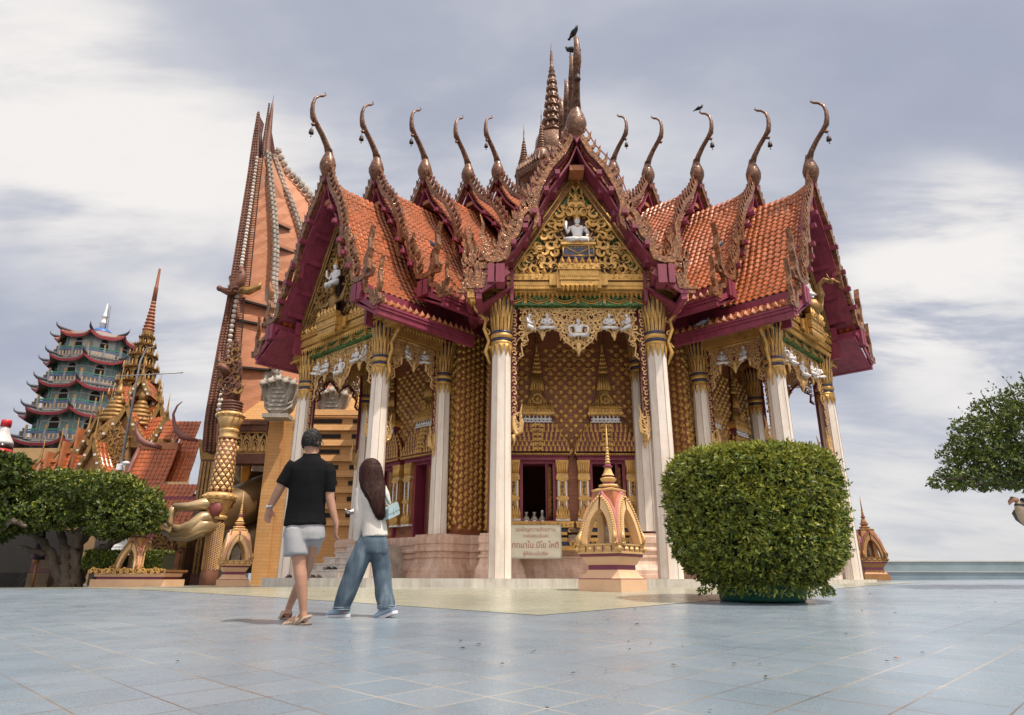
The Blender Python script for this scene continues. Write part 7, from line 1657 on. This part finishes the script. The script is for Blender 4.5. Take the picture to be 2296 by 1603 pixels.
def man():
    Y = 6.38; g = at(675, 1400, Y); r = thing('person', 'man seen from behind walking away in black polo shirt, grey shorts and woven sandals', 'person', (g.x, Y, fz(g.x, Y)))
    sh = MB()
    ringtube(sh, [(698, 1021, 17, .068, .0), (698, 1027, 21, .078, .0), (697, 1034, 33, .095, .0), (697, 1041, 43, .108, 0), (696, 1056, 47, .122, 0), (694, 1078, 46, .13, .0), (690, 1105, 43.5, .128, .0), (687, 1130, 42, .122, 0), (685, 1152, 42.5, .125, 0), (684, 1168, 45.5, .136, 0), (683.5, 1178, 46.5, .145, 0)], Y)
    ringtube(sh, [(663, 1040, 15, .07, 0), (654, 1052, 17, .082, 0), (644, 1068, 16, .08, -.01), (632, 1087, 15, .074, -.02)], Y)
    ringtube(sh, [(733, 1044, 14, .068, 0), (739, 1060, 14.5, .08, 0), (739, 1080, 13.5, .076, 0), (737.5, 1103, 12.5, .068, 0)], Y)
    blk = mat('black_pique_cotton', (.008, .008, .009), .9, 0, .15, 8, .25, 300, .25, 260, spec=.12)
    s = remeshed(sh, .0095, 3, .009, 6, (1, 1, .45)); shirt = part('polo_shirt', s, blk, r)
    mb = MB(); ringtube(mb, [(698, 1016, 17.5, .066, .0), (698, 1020, 19, .072, .005), (698, 1026, 21, .080, .0)], Y); part('collar', mb, blk, shirt)
    so_ = MB()
    ringtube(so_, [(684, 1162, 39, .118, 0), (684, 1176, 42, .125, 0), (683, 1192, 45, .138, 0), (682, 1204, 46, .142, .01)], Y)
    ringtube(so_, [(668, 1192, 26, .13, -.02), (665, 1212, 26.5, .125, -.04), (663.5, 1230, 26.5, .115, -.05), (663, 1245, 26.5, .11, -.055)], Y)
    ringtube(so_, [(702, 1192, 23, .115, .04), (703, 1210, 20, .10, .12), (700, 1226, 17, .09, .19), (697, 1237, 16, .085, .24)], Y)
    gry = mat('grey_marl_jersey', (.37, .37, .38), .9, 0, .06, 6, .30, 260, .3, 200)
    part('shorts', remeshed(so_, .0105, 3, .0075, 6.5, (1, 1, .7), 3), gry, r)
    b = MB()
    ringtube(b, [(698, 1030, 15, .06, .0), (698, 1015, 14, .058, .005), (698, 1002, 14.5, .062, .01)], Y)                           # neck
    hc = at(699, 991, Y + .01); b.ball(hc, .087, 16, 12, 0, .90, 1.06, 1.26)
    fw = Vector((.42, .9, -.05)).normalized(); sd = fw.cross(Vector((0, 0, 1))).normalized()
    b.tube([hc + fw * .085 + Vector((0, 0, .0)), hc + fw * .108 + Vector((0, 0, -.03)), hc + fw * .09 + Vector((0, 0, -.042))], [.012, .016, .012], 7); b.ball(hc + fw * .055 + Vector((0, 0, -.075)), .042, 10, 8, 0, 1, 1, .9)
    for k in (-1, 1):
        e = hc + sd * .083 * k + Vector((0, 0, -.012)); b.ball(e, .029, 8, 6, 0, .42, .8, 1.15)
    ringtube(b, [(650, 1056, 11.5, .05, 0), (640, 1072, 11, .048, -.01), (626, 1098, 10, .044, -.02), (618, 1113, 9.5, .042, .0), (606, 1137, 6.5, .028, .03)], Y)
    ringtube(b, [(739, 1070, 11.5, .05, 0), (739, 1098, 10.5, .046, 0), (740, 1118, 10, .043, -.01), (746, 1145, 8.5, .037, -.01), (754, 1174, 6.3, .028, -.0)], Y)
    hand(b, at(605, 1139, Y + .03), at(600, 1160, Y + .05) - at(605, 1139, Y + .03), Vector((.9, .45, 0)), .55, .92)
    hand(b, at(754.5, 1175, Y), at(751, 1200, Y + .02) - at(754.5, 1175, Y), Vector((-.5, .75, .1)), .5, 1.0)
    ringtube(b, [(668, 1200, 22, .10, -.02), (667, 1230, 18, .088, -.03), (670, 1252, 15.5, .072, -.04), (671, 1268, 14, .062, -.04), (674, 1290, 14.2, .066, -.045), (676, 1312, 13.5, .060, -.045), (679, 1345, 10, .044, -.04), (680, 1370, 8, .036, -.03), (682, 1386, 8.5, .040, -.03)], Y)
    ringtube(b, [(698, 1205, 19, .10, .08), (695, 1240, 15, .08, .14), (690, 1268, 12.5, .062, .24), (680, 1295, 12.5, .062, .34), (668, 1318, 11, .054, .42), (655, 1345, 8, .04, .48), (647, 1365, 7.2, .036, .50), (646, 1377, 7.5, .038, .50)], Y)
    # feet
    def foot(h, t, lift, nm):
        h = at(*h); t = at(*t); d = (t - h).normalized(); 
        b.tube([h + Vector((0, 0, .02)), h + d * .06 + Vector((0, 0, .03)), h + d * .14 + Vector((0, 0, .018)), h + d * .22], [(.034, .034), (.036, .040), (.042, .028), (.036, .016)], 10, 0, True, up=(0, 0, 1))
        sd2 = d.cross(Vector((0, 0, 1))).normalized(); c = h + d * .105 - Vector((0, 0, .022)); T = Matrix(((d.x, -sd2.x, 0, c.x), (d.y, -sd2.y, 0, c.y), (d.z, -sd2.z, 1, c.z), (0, 0, 0, 1)))
        m = MB(T); m.slab(sole_poly(.285, .105), -.026, -.004, 1); m.slab([(x * .98, y * .94) for x, y in sole_poly(.285, .105)], -.0035, .006, 0)
        for i in range(9):
            x = .10 - i * .018; w = .046 + .006 * sin(i); z = .028 + .040 * (i / 8); m.tube([(x + .02, -w, .004), (x, -w * .75, z * .75), (x - .01, 0, z + .012), (x, w * .75, z * .75), (x + .02, w, .004)], .0065, 5, 2 if i % 2 else 0)
            if i < 8: m.tube([(x, -w * .9, z * .4), (x - .014, w * .9, z * .5)], .005, 4, 2)
        m.tube([(-.04, -.046, .01), (-.10, -.042, .05), (-.145, 0, .062), (-.10, .042, .05), (-.04, .046, .01)], [(.014, .005)] * 5, 6, 0); m.tube([(.0, -.048, .02), (-.03, -.04, .075), (-.03, .04, .075), (.0, .048, .02)], .008, 5, 0)
        sandal = part('sandal', m, [mat('tan_webbing', (.36, .26, .19), .8) if 'tan_webbing' not in bpy.data.materials else bpy.data.materials['tan_webbing'], mat('brown_rubber_sole', (.10, .07, .055), .7) if 'brown_rubber_sole' not in bpy.data.materials else bpy.data.materials['brown_rubber_sole'], mat('beige_cord', (.52, .42, .33), .8) if 'beige_cord' not in bpy.data.materials else bpy.data.materials['beige_cord']], r)
    foot((688, 1392, Y - .03), (640, 1397, Y + .02), 0, 1); foot((645, 1381, Y + .50), (632, 1384, Y + .70), 0, 2)
    part('body', remeshed(b, .0068, 2), skin, r)
    # short dark hair
    h = MB(); 
    prof = []
    n1, n2 = 26, 14; vs = []
    for j in range(n2 + 1):
        ph = pi * .5 - (pi * .5 + .62) * j / n2
        for i in range(n1):
            a = 2 * pi * i / n1; dv = Vector((cos(a) * cos(ph), sin(a) * cos(ph), sin(ph))); fr = dv.x * fw.x + dv.y * fw.y
            lim = -.50 if fr < .25 else lerp(-.50, .55, min(1, (fr - .25) / .4)); ph2 = max(ph, lim); dv = Vector((cos(a) * cos(ph2), sin(a) * cos(ph2), sin(ph2)))
            k = 1.10 + .05 * mnoise.noise(dv * 5) + (.13 * max(0, dv.z)) - (.07 if ph2 < -.25 else 0); vs.append(hc + Vector((dv.x * .0785 * k * 1.04, dv.y * .092 * k * 1.02, dv.z * .110 * k)))
    h.add(vs, [(j * n1 + i, (j + 1) * n1 + i, (j + 1) * n1 + (i + 1) % n1, j * n1 + (i + 1) % n1) for j in range(n2) for i in range(n1)], 0, True)
    rn = random.Random(3)
    for i in range(1100):
        dv = rdir(rn)
        if dv.z < -.35 or (dv.dot(fw) > .45 and dv.z < .45): continue
        p = hc + Vector((dv.x * .089, dv.y * .103, dv.z * .127)); tg = (Vector((rn.gauss(0, .3), rn.gauss(0, .3), -1)) + fw * max(0, dv.z)); tg = (tg - dv * tg.dot(dv)).normalized(); q = p + tg * .026 + dv * .003; h.tube([p - dv * .006 - tg * .01, p + dv * .005, q], [.0045, .004, .001], 4, 0)
    part('hair', h, mat('black_hair', (.012, .009, .008), .7, 0, .2, 20), r)
    face(r, hc, fw, skin, 0)
    mb = MB(); 
    for k in (-1, 1):
        c = hc + fw * .104 + sd * .034 * k + Vector((0, 0, .004)); mb.tube([c + sd * .022 * cos(t * pi / 6) + Vector((0, 0, .018 * sin(t * pi / 6))) for t in range(13)], .0022, 4); mb.tube([c + sd * .022 * k, hc + sd * .088 * k + Vector((0, 0, .006))], .0022, 4)
    part('glasses', mb, 'iron', r)
    mb = MB(); w = at(606, 1136, Y + .028); d = (at(600, 1160, Y + .05) - at(605, 1139, Y + .03)).normalized(); mb.tube([w + Vector((.034 * cos(t * pi / 8), .034 * sin(t * pi / 8), .010 * cos(t * pi / 8))) for t in range(17)], [(.007, .009)] * 17, 6); mb.ball(w + Vector((-.02, -.028, 0)), .014, 8, 5); part('watch', mb, mat('steel_watch', (.6, .6, .6), .3, .8), r)
man()
def woman():
    Y = 7.14; g = at(820, 1385, Y); r = thing('person', 'woman with long dark brown hair in white cardigan and wide blue jeans beside the man', 'person', (g.x, Y, fz(g.x, Y)))
    c = MB()
    ringtube(c, [(834, 1078, 13, .06, .0), (834, 1083, 20, .075, 0), (834, 1089, 27, .09, 0), (835, 1100, 29, .105, 0), (836, 1120, 28, .112, 0), (838, 1145, 25.5, .105, 0), (839, 1165, 24.5, .105, 0), (840, 1185, 27, .122, 0), (840.5, 1203, 29, .132, 0)], Y)
    ringtube(c, [(813, 1088, 10, .058, 0), (808, 1102, 11.5, .062, 0), (806, 1125, 11, .058, -.01), (805, 1150, 11, .056, -.01), (803, 1180, 9.5, .05, .0), (802, 1205, 8.6, .044, .02), (802, 1214, 8.4, .042, .02)], Y)
    ringtube(c, [(857, 1092, 9, .055, 0), (863, 1108, 10, .06, 0), (866, 1130, 10, .058, .03), (864, 1152, 9.5, .055, .08)], Y)
    c.tube([at(864, 1152, Y + .08), at(848, 1158, Y + .18), at(825, 1152, Y + .25), at(806, 1147, Y + .28)], [.055, .05, .045, .038], 12)
    wht = mat('ivory_knit', (.68, .64, .585), .9, 0, .06, 8, .18, 150, .3, 150)
    part('cardigan', remeshed(c, .0095, 2, .006, 8, (1, 1, .45), 7), wht, r)
    j = MB()
    ringtube(j, [(838, 1182, 22, .095, 0), (837, 1200, 27, .112, 0), (836, 1215, 33.5, .138, 0), (835, 1230, 35, .142, 0), (834, 1240, 34, .135, 0)], Y)
    ringtube(j, [(820, 1225, 21, .128, .0), (810, 1246, 22, .122, -.02), (797, 1275, 22, .115, -.03), (786, 1305, 20.5, .108, -.03), (775, 1335, 19, .105, -.02), (767, 1355, 18, .105, .0), (765, 1368, 17.5, .108, .0)], Y)
    ringtube(j, [(849, 1225, 20, .128, .02), (852, 1250, 20.5, .120, .06), (855, 1280, 20, .115, .08), (859, 1310, 19.5, .110, .06), (863, 1335, 19.5, .11, .03), (866, 1352, 19.8, .112, .0), (867, 1364, 20, .115, .0)], Y)
    den = bpy.data.materials.new('faded_blue_denim'); den.use_nodes = True; nt = den.node_tree; L = nt.links; b = nt.nodes["Principled BSDF"]; tc = nt.nodes.new("ShaderNodeTexCoord"); mp = nt.nodes.new("ShaderNodeMapping"); L.new(tc.outputs['Object'], mp.inputs[0]); mp.inputs['Scale'].default_value = (1, 1, .4)
    n1 = _noise(nt, mp.outputs[0], 9, 6, .6, .4); n2 = _noise(nt, tc.outputs['Object'], 260, 2); c1 = _ramp(nt, n1.outputs[0], ((.28, (.034, .058, .085)), (.52, (.070, .105, .140)), (.76, (.18, .235, .28))))
    x = nt.nodes.new("ShaderNodeMix"); x.data_type = 'RGBA'; x.blend_type = 'MULTIPLY'; x.inputs[0].default_value = 1; L.new(c1, x.inputs[6]); L.new(_ramp(nt, n2.outputs[0], ((.3, (.8,) * 3), (.7, (1.1,) * 3))), x.inputs[7]); L.new(x.outputs[2], b.inputs['Base Color']); b.inputs['Roughness'].default_value = .85
    jn = part('jeans', remeshed(j, .0105, 2, .009, 5.5, (1, 1, .6), 11), den, r)
    sm = MB()
    for (hx, hy), (tx, ty) in (((765, 1364), (765, 1368)), ((867, 1360), (867, 1364))):
        for y in (hy - 3, hy + 2):
            p = at(hx, y, Y); sm.tube([p + Vector((.0885 * (1 if hx < 800 else 1.12) * cos(t * pi / 12), .112 * sin(t * pi / 12), 0)) for t in range(25)], .0028, 4)
    part('hem_stitching', sm, mat('pale_denim_thread', (.33, .39, .43), .9), jn)
    bd = MB()
    ringtube(bd, [(834, 1086, 9.5, .05, .0), (834, 1074, 9, .048, .01), (833, 1062, 9.5, .05, .02)], Y)
    hc = at(831, 1053, Y + .02); fw = Vector((-.55, .83, -.12)).normalized(); sd = fw.cross(Vector((0, 0, 1))).normalized()
    bd.ball(hc, .078, 16, 12, 0, .92, 1.05, 1.28); bd.tube([hc + fw * .075, hc + fw * .097 + Vector((0, 0, -.026)), hc + fw * .08 + Vector((0, 0, -.036))], [.010, .013, .010], 7); bd.ball(hc + fw * .05 + Vector((0, 0, -.068)), .036, 10, 8)
    bd.tube([at(803, 1200, Y + .02), at(803, 1216, Y + .025)], [.026, .024], 10); hand(bd, at(803, 1216, Y + .025), at(805.5, 1240, Y + .03) - at(803, 1216, Y + .025), Vector((-.6, .7, 0)), .4, .88)
    bd.tube([at(812, 1148, Y + .28), at(803, 1146, Y + .285)], [.025, .023], 10); hand(bd, at(803, 1146, Y + .285), Vector((-1, .25, -.02)), Vector((0.1, .2, 1)), .8, .85)
    for (x0, y0, x1, y1) in ((768, 1350, 772, 1374), (867, 1345, 872, 1370)): bd.tube([at(x0, y0, Y), at(x1, y1, Y)], [.04, .036], 10)
    part('body', remeshed(bd, .0068, 2), mat('fair_skin', (.43, .235, .165), .5, 0, .07, 8), r)
    face(r, hc, fw, skin, 0)
    # long straight hair falling down the back
    h = MB(); n1 = 28
    rows = [(1029.5, 832, 5, .030, .02), (1032, 832, 13, .070, .02), (1038, 832, 19.5, .092, .012), (1048, 831.5, 24, .104, .008), (1060, 832, 26, .106, .0), (1075, 833, 27, .100, -.012), (1090, 836, 27, .080, -.045), (1105, 840, 23, .058, -.085), (1120, 844, 18, .045, -.105), (1135, 848, 14.5, .036, -.115), (1148, 851, 11.5, .028, -.118), (1158, 853, 8.5, .02, -.118), (1166, 854, 6, .010, -.115)]
    ringtube(h, [(x, y, hw, ry, dy) for y, x, hw, ry, dy in rows], Y, n1)
    hm = remeshed(h, .009, 2, .0045, 30, (1, 1, .06), 5); hair_m = bpy.data.materials.new('dark_brown_hair'); hair_m.use_nodes = True; nt = hair_m.node_tree; b = nt.nodes["Principled BSDF"]; tc = nt.nodes.new("ShaderNodeTexCoord"); mp = nt.nodes.new("ShaderNodeMapping"); nt.links.new(tc.outputs['Object'], mp.inputs[0]); mp.inputs['Scale'].default_value = (1, 1, .05)
    n = _noise(nt, mp.outputs[0], 120, 3); nt.links.new(_ramp(nt, n.outputs[0], ((.3, (.013, .0045, .0035)), (.7, (.048, .014, .010)))), b.inputs['Base Color']); b.inputs['Roughness'].default_value = .6; b.inputs['Specular IOR Level'].default_value = .2
    hr = part('hair', hm, hair_m, r); st = MB(); rn = random.Random(8)
    for i in range(620):      # separate straight strands of uneven length
        t0 = rn.uniform(-1, 1); end = rn.choice((10, 11, 12, 12)); P = []; ox = rn.gauss(0, .004); k = rn.uniform(.96, 1.08)
        for j, (y, x, hw, ry, dy) in enumerate(rows[2:end]):
            fl = max(0, j - 4) * rn.gauss(0, .0012); P.append(at(x + hw * t0 * k, y + max(0, j - 6) * rn.uniform(0, 1.5), Y + dy - ry * math.sqrt(max(0, 1 - t0 * t0)) * 1.03) + Vector((fl + ox * j / 10, rn.gauss(0, .002), 0)))
        st.tube(P, [.0032] * (len(P) - 1) + [.0008], 3)
    part('strands', st, hair_m, hr)
    blue = mat('pale_blue_canvas', (.36, .46, .58), .8, 0, .1, 12); rub = mat('white_rubber', (.66, .67, .72), .6)
    for (h0, t0, pitch) in (((776, 1378, Y + .02), (740, 1380, Y + .08), .02), ((882, 1372, Y - .02), (856, 1383, Y + .02), 0)):
        h0 = at(*h0); t0 = at(*t0); d = (t0 - h0).normalized(); sd2 = d.cross(Vector((0, 0, 1))).normalized(); up = sd2.cross(d); cpt = h0 + d * .10
        T = Matrix(((d.x, -sd2.x, up.x, cpt.x), (d.y, -sd2.y, up.y, cpt.y), (d.z, -sd2.z, up.z, cpt.z), (0, 0, 0, 1)))
        m = MB(T); m.slab(sole_poly(.262, .098), -.024, .004); m.slab([(x * 1.01, y * 1.03) for x, y in sole_poly(.262, .098)], -.012, -.006)
        sl_ = m; u = MB(T); u.tube([(-.125, 0, .045), (-.09, 0, .052), (-.03, 0, .050), (.04, 0, .034), (.10, 0, .022), (.128, 0, .010)], [(.036, .040), (.042, .050), (.043, .048), (.047, .034), (.042, .024), (.018, .010)], 14, 0, True, up=(0, 0, 1))
        for i in range(4): u.tube([(.0 + i * .018, -.025, .068 - i * .006), (.005 + i * .018, .025, .070 - i * .006)], .004, 4, 1)
        shoe = part('sneaker', u, [blue, rub], r); part('sole', sl_, rub, shoe)
woman()
def carried():
    Y = 7.14; p = at(878, 1146, Y - .02); r = thing('handbag', 'pale mint blue shoulder bag hanging at the right side of the woman', 'bag', (p.x, p.y, p.z)); m = mat('mint_leather', (.34, .44, .465), .4, 0, .08, 6)
    mb = MB(TR(p.x, p.y, p.z, 0, .80) @ RZ(rad(66)) @ RY(rad(-20))); vs = []
    o = [(-.125, -.075), (.125, -.075), (.138, -.05), (.118, .055), (.10, .07), (-.10, .07), (-.118, .055), (-.138, -.05)]
    mb.prism(o, -.032, .032); mb.prism([(a * .96, b * .9 + .035) for a, b in o if b > -.06] , -.040, -.033); mb.box(-.012, .012, -.046, -.038, -.02, .045); q = part('bag_body', mb, m, r)
    mb = MB(); mb.tube([at(873, 1132, Y - .03), at(868, 1118, Y - .05), at(861, 1098, Y - .06), at(857, 1088, Y - .02), at(858, 1092, Y + .05), at(872, 1122, Y + .06), at(886, 1135, Y + .02)], [(.012, .004)] * 7, 6, 0); part('strap', mb, m, r)
    mb = MB(); mb.ball(at(870, 1133, Y - .05), .010, 6, 5); part('clasp', mb, 'gold_pale', r)
    p = at(790, 1144, Y + .29); mb = MB(); vs = []
    for i in range(7):
        for j in range(5): a = (i - 3) / 3; b = (j - 2) / 2; vs.append(p + Vector((a * .07, b * .05, .014 * sin(3 * a + 2 * b) + .010 * cos(4 * b - a))))
    mb.add(vs, [(i * 5 + j, i * 5 + j + 1, i * 5 + 6 + j, i * 5 + 5 + j) for i in range(6) for j in range(4)], 0, True); mb.add([v + Vector((0.01, 0, -.014)) for v in vs], [(i * 5 + j, i * 5 + j + 1, i * 5 + 6 + j, i * 5 + 5 + j) for i in range(6) for j in range(4)], 0, True)
    solo('paper_tissue', mb, mat('white_tissue', (.74, .72, .70), .9), tuple(p), 'crumpled white paper held in the forward hand of the woman', 'paper')
carried()
# ------------------------------------------------------------------ small things on and around the hall
def pigeon(loc, rz, label, s=1.0, m='pigeon'):
    r = thing('pigeon', label, 'bird', tuple(loc), 'pigeons perched on the hall'); T = TR(loc[0], loc[1], loc[2], rz, s)
    mb = MB(T); mb.tube([(0, .17, .07), (0, .08, .10), (0, 0, .12), (0, -.06, .145), (0, -.085, .19), (0, -.095, .225), (0, -.105, .245)], [(.022, .010), (.05, .042), (.062, .062), (.055, .058), (.036, .040), (.032, .034), (.014, .014)], 10, 0, True, up=(1, 0, 0)); mb.tube([(0, -.11, .235), (0, -.145, .228)], [.010, .002], 5, 1)
    mb.tube([(0, .14, .075), (0, .24, .045), (0, .27, .036)], [(.006, .030), (.005, .040), (.003, .038)], 6, 0, True, up=(1, 0, 0))
    for k in (-1, 1): mb.tube([(k * .02, 0, .07), (k * .02, -.01, -.01)], .007, 4, 1)
    b = part('body', mb, ['pigeon_grey', 'dark'], r) if False else part('body', mb, [M[m], M['dark']], r)
    mb = MB(T)
    for k in (-1, 1): mb.tube([(k * .055, -.04, .14), (k * .066, .04, .12), (k * .045, .14, .085), (k * .02, .21, .06)], [(.03, .008), (.045, .010), (.03, .008), (.006, .003)], 8, 0, True, up=(k, 0, 0))
    part('wing', mb, M[m + '_wing'], r)
M['pigeon'] = mat('slate_feathers', (.085, .09, .11), .5, 0, .3, 12); M['pigeon_wing'] = mat('blue_grey_feathers', (.15, .16, .185), .55, 0, .3, 14)
M['crow'] = mat('black_feathers', (.015, .017, .022), .4); M['crow_wing'] = M['crow']
def perch(q, x, y, z): return q.T @ Vector((x, y, z))
pigeon(perch(MF, 0, MF.yg - .33, MF.za + 2.45), .6, 'black bird on the topmost horn tip above the front gable', .95, 'crow')
pigeon(perch(MF, 0, .20 - .33, MF.za + .50 + 2.45), -1.9, 'black bird on the second horn tip just behind the front gable', 1.1, 'crow')
pigeon(perch(MR, 0, 2.40 - .33, 12.50 + 2.45), 1.2, 'black bird on the tip of the third right horn from the outside', .85, 'crow')
pigeon(perch(ML, 2.57 * 1.1 + .06, .58, 7.45 + .02 + .68), -1.2, 'grey pigeon on a serpent crest of the left wing roof', .95)
pigeon(perch(MR, -2.60 * 1.1 - .06, .58, 7.42 + .02 + .68), 1.2, 'grey pigeon on a serpent crest of the right wing roof', .95)
pigeon(perch(MR, -2.90, 1.2, 6.12), 1.4, 'grey pigeon on the eave ledge of the right wing above its column', 1.1)
def banner():
    Y = 16.36; a = at(1142, 1176, Y); b = at(1260, 1253, Y); w = b.x - a.x; h = a.z - b.z; r = thing('banner', 'cream cloth banner with red Thai lettering tied below the left front window', 'banner', ((a.x + b.x) / 2, Y, b.z))
    mb = MB(); nx, nz = 30, 20; vs = []
    def wav(u, v): return .012 * sin(9 * u + 4 * v) + .016 * math.exp(-((u - v * .6 - .45) / .07) ** 2) + .02 * math.exp(-((u + .5 * v - 1.15) / .05) ** 2) + .008 * sin(17 * v)
    for i in range(nx + 1):
        for j in range(nz + 1): u = i / nx; v = j / nz; vs.append((a.x + w * u + .008 * sin(v * 6) * (u - .5), Y - wav(u, v), b.z + h * v - .012 * sin(pi * u) * (v > .9)))
    mb.add(vs, [(i * (nz + 1) + j, (i + 1) * (nz + 1) + j, (i + 1) * (nz + 1) + j + 1, i * (nz + 1) + j + 1) for i in range(nx) for j in range(nz)], 0, True); cl = part('cloth', mb, mat('cream_vinyl', (.66, .62, .48), .5, 0, .06, 3, dirt=(.55, .47, .33), dirtamt=.3), r)
    mb = MB(); 
    for x in (a.x + .015, b.x - .015): mb.tube([(x, Y - .03, b.z + .01), (x, Y - .03, a.z - .01)], .006, 4)
    mb.tube([(a.x, Y - .03, a.z - .012), (b.x, Y - .03, a.z - .012)], .006, 4); mb.tube([(a.x, Y - .03, b.z + .012), (b.x, Y - .03, b.z + .012)], .006, 4); part('edge_cord', mb, mat('grey_cord', (.30, .28, .25), .8), r)
    red = mat('faded_red_lettering', (.42, .12, .11), .7)
    for txt, cy, tw, th in (("ขอเชิญถวายสังฆทาน", .845, .76, .11), ("ภายในพระอุโบสถ", .655, .49, .08), ("ททมาโน ปิโย โหติ", .385, .88, .155), ("ผู้ให้ย่อมเป็นที่รัก", .14, .47, .085)):
        cu = bpy.data.curves.new('letters', 'FONT'); cu.body = txt; cu.size = 1.0; cu.resolution_u = 3; ob = bpy.data.objects.new('letters', cu); COL.objects.link(ob)
        dg = C.evaluated_depsgraph_get(); dg.update(); me = bpy.data.meshes.new_from_object(ob.evaluated_get(dg)); bpy.data.objects.remove(ob)
        xs = [v.co.x for v in me.vertices]
        if not xs: continue
        x0, x1 = min(xs), max(xs); k = w * tw / (x1 - x0); out = MB(); cx = a.x + w * .5; kz = min(k * 1.15, th * h / .62)
        for v in me.vertices:
            X = cx + (v.co.x - (x0 + x1) / 2) * k; u = (X - a.x) / w; Z = b.z + h * cy + (v.co.y - .28) * kz; out.v.append(Vector((X, Y - wav(u, (Z - b.z) / h) - .006, Z)))
        out.f = [list(f.vertices) for f in me.polygons]; out.m = [0] * len(out.f); out.s = [False] * len(out.f); part('lettering', out, red, cl)
banner()
def offerings():
    Y = 17.78; cl = mat('clear_bag', (.34, .31, .26), .15, 0, .5, 14, .3, 40, .8, 30)
    for k, (x, top, lab) in enumerate(((1180, 1140, 'bulging clear offering bag at the left of the window ledge'), (1198, 1141, 'tied clear offering bag with square paper note in the window ledge middle'), (1216, 1146, 'clear offering bag with a white bottle neck rising from it'))):
        p = at(x, 1172, Y - .28); q = at(x, top, Y - .28); h = q.z - p.z; z0 = MF.s * 1.17 + .004; r = thing('offering_bag', lab, 'bag', (p.x, p.y, z0), 'offering bags in the window')
        mb = MB(); mb.lathe([(.07, 0), (.10, .03), (.105, .12), (.095, .20), (.055, .27), (.02, .30), (.035, .34), (.055, .38)], 12, (p.x, p.y, z0), lobes=5, lamp=.07); part('bag', mb, cl, r)
        mb = MB(TR(p.x, p.y - .112, z0 + .12) @ RY((.4, 0, .1)[k])); mb.box(-.03, .03, -.003, .003, -.05, .05); part('paper_note', mb, 'white', r)
        if k == 2: mb = MB(); mb.lathe([(.025, .22), (.025, .36), (.028, .37), (.028, .43)], 10, (p.x, p.y, z0)); part('bottle_neck', mb, 'white', r)
offerings()
def footwear():
    bk = mat('black_rubber', (.02, .02, .022), .5); br = mat('brown_sandal', (.10, .06, .045), .6)
    def sandal(q, x, y, z, rz, m, lab, toe):
        p = q.T @ Vector((x, y, z)); base = Matrix.Translation(p) @ RZ(rz); r = thing('sandal', lab, 'sandal', tuple(p), 'footwear left at the steps'); mb = MB(base); mb.slab(sole_poly(.27, .10), 0.002, .026); part('sole', mb, m, r)
        mb = MB(base)
        for i in range(3): x2 = .09 - i * .035; mb.tube([(x2, -.046, .02), (x2, -.03, .055 + i * .012), (x2, .03, .055 + i * .012), (x2, .046, .02)], [(.016, .004)] * 4, 6)
        if toe: mb.tube([(-.05, -.044, .02), (-.12, -.03, .06), (-.13, .03, .06), (-.05, .044, .02)], [(.010, .004)] * 4, 6)
        part('strap', mb, m, r)
    sandal(ML, -.38, .30, .196, -.6, bk, 'black sandal on the first step, left one of the pair', True); sandal(ML, -.18, .32, .196, -.3, bk, 'black sandal on the first step, right one of the pair', True)
    sandal(ML, -1.50, -.12, .0, -.7, bk, 'black sandal on the kerb by the foot of the outer left column', True); sandal(ML, -.34, -.16, 0, .9, br, 'brown sandal on the kerb right below the black pair', False); sandal(ML, -.06, -.18, 0, .3, br, 'dark brown sandal on the kerb nearest the inner column', False)
footwear()
def urn():
    p = ML.T @ Vector((.62, 1.0, 0)); r = thing('incense_urn', 'dark bronze urn with gold petal rim on a stepped pink pedestal beside the marble steps', 'urn', tuple(p)); T = Matrix.Translation(p) @ RZ(-phL)
    mb = MB(T); 
    for i, (w, a, b) in enumerate(((.34, .002, .18), (.30, .19, .34), (.27, .35, .50), (.24, .51, .64))): mb.box(-w, w, -w, w, a, b); mb.box(-w + .02, w - .02, -w + .02, w - .02, b, b + .01, 1)
    part('pedestal', mb, ['pink', 'purple'], r); mb = MB(T); mb.lathe([(.10, .65), (.16, .67), (.13, .70), (.22, .76), (.26, .84), (.24, .91), (.20, .93), (.27, .96)], 20); part('bowl', mb, mat('dark_bronze', (.10, .065, .035), .4, .6), r)
    mb = MB(T)
    for i in range(14): a = 2 * pi * i / 14; mb.lathe([(.03, 0), (.055, .06), (.04, .13), (.004, .22)], 6, (.25 * cos(a), .25 * sin(a), .95))
    mb.lathe([(.24, 1.0), (.30, 1.06), (.22, 1.1), (.12, 1.2), (.02, 1.4)], 16); part('lotus_rim', mb, 'gold', r)
urn()
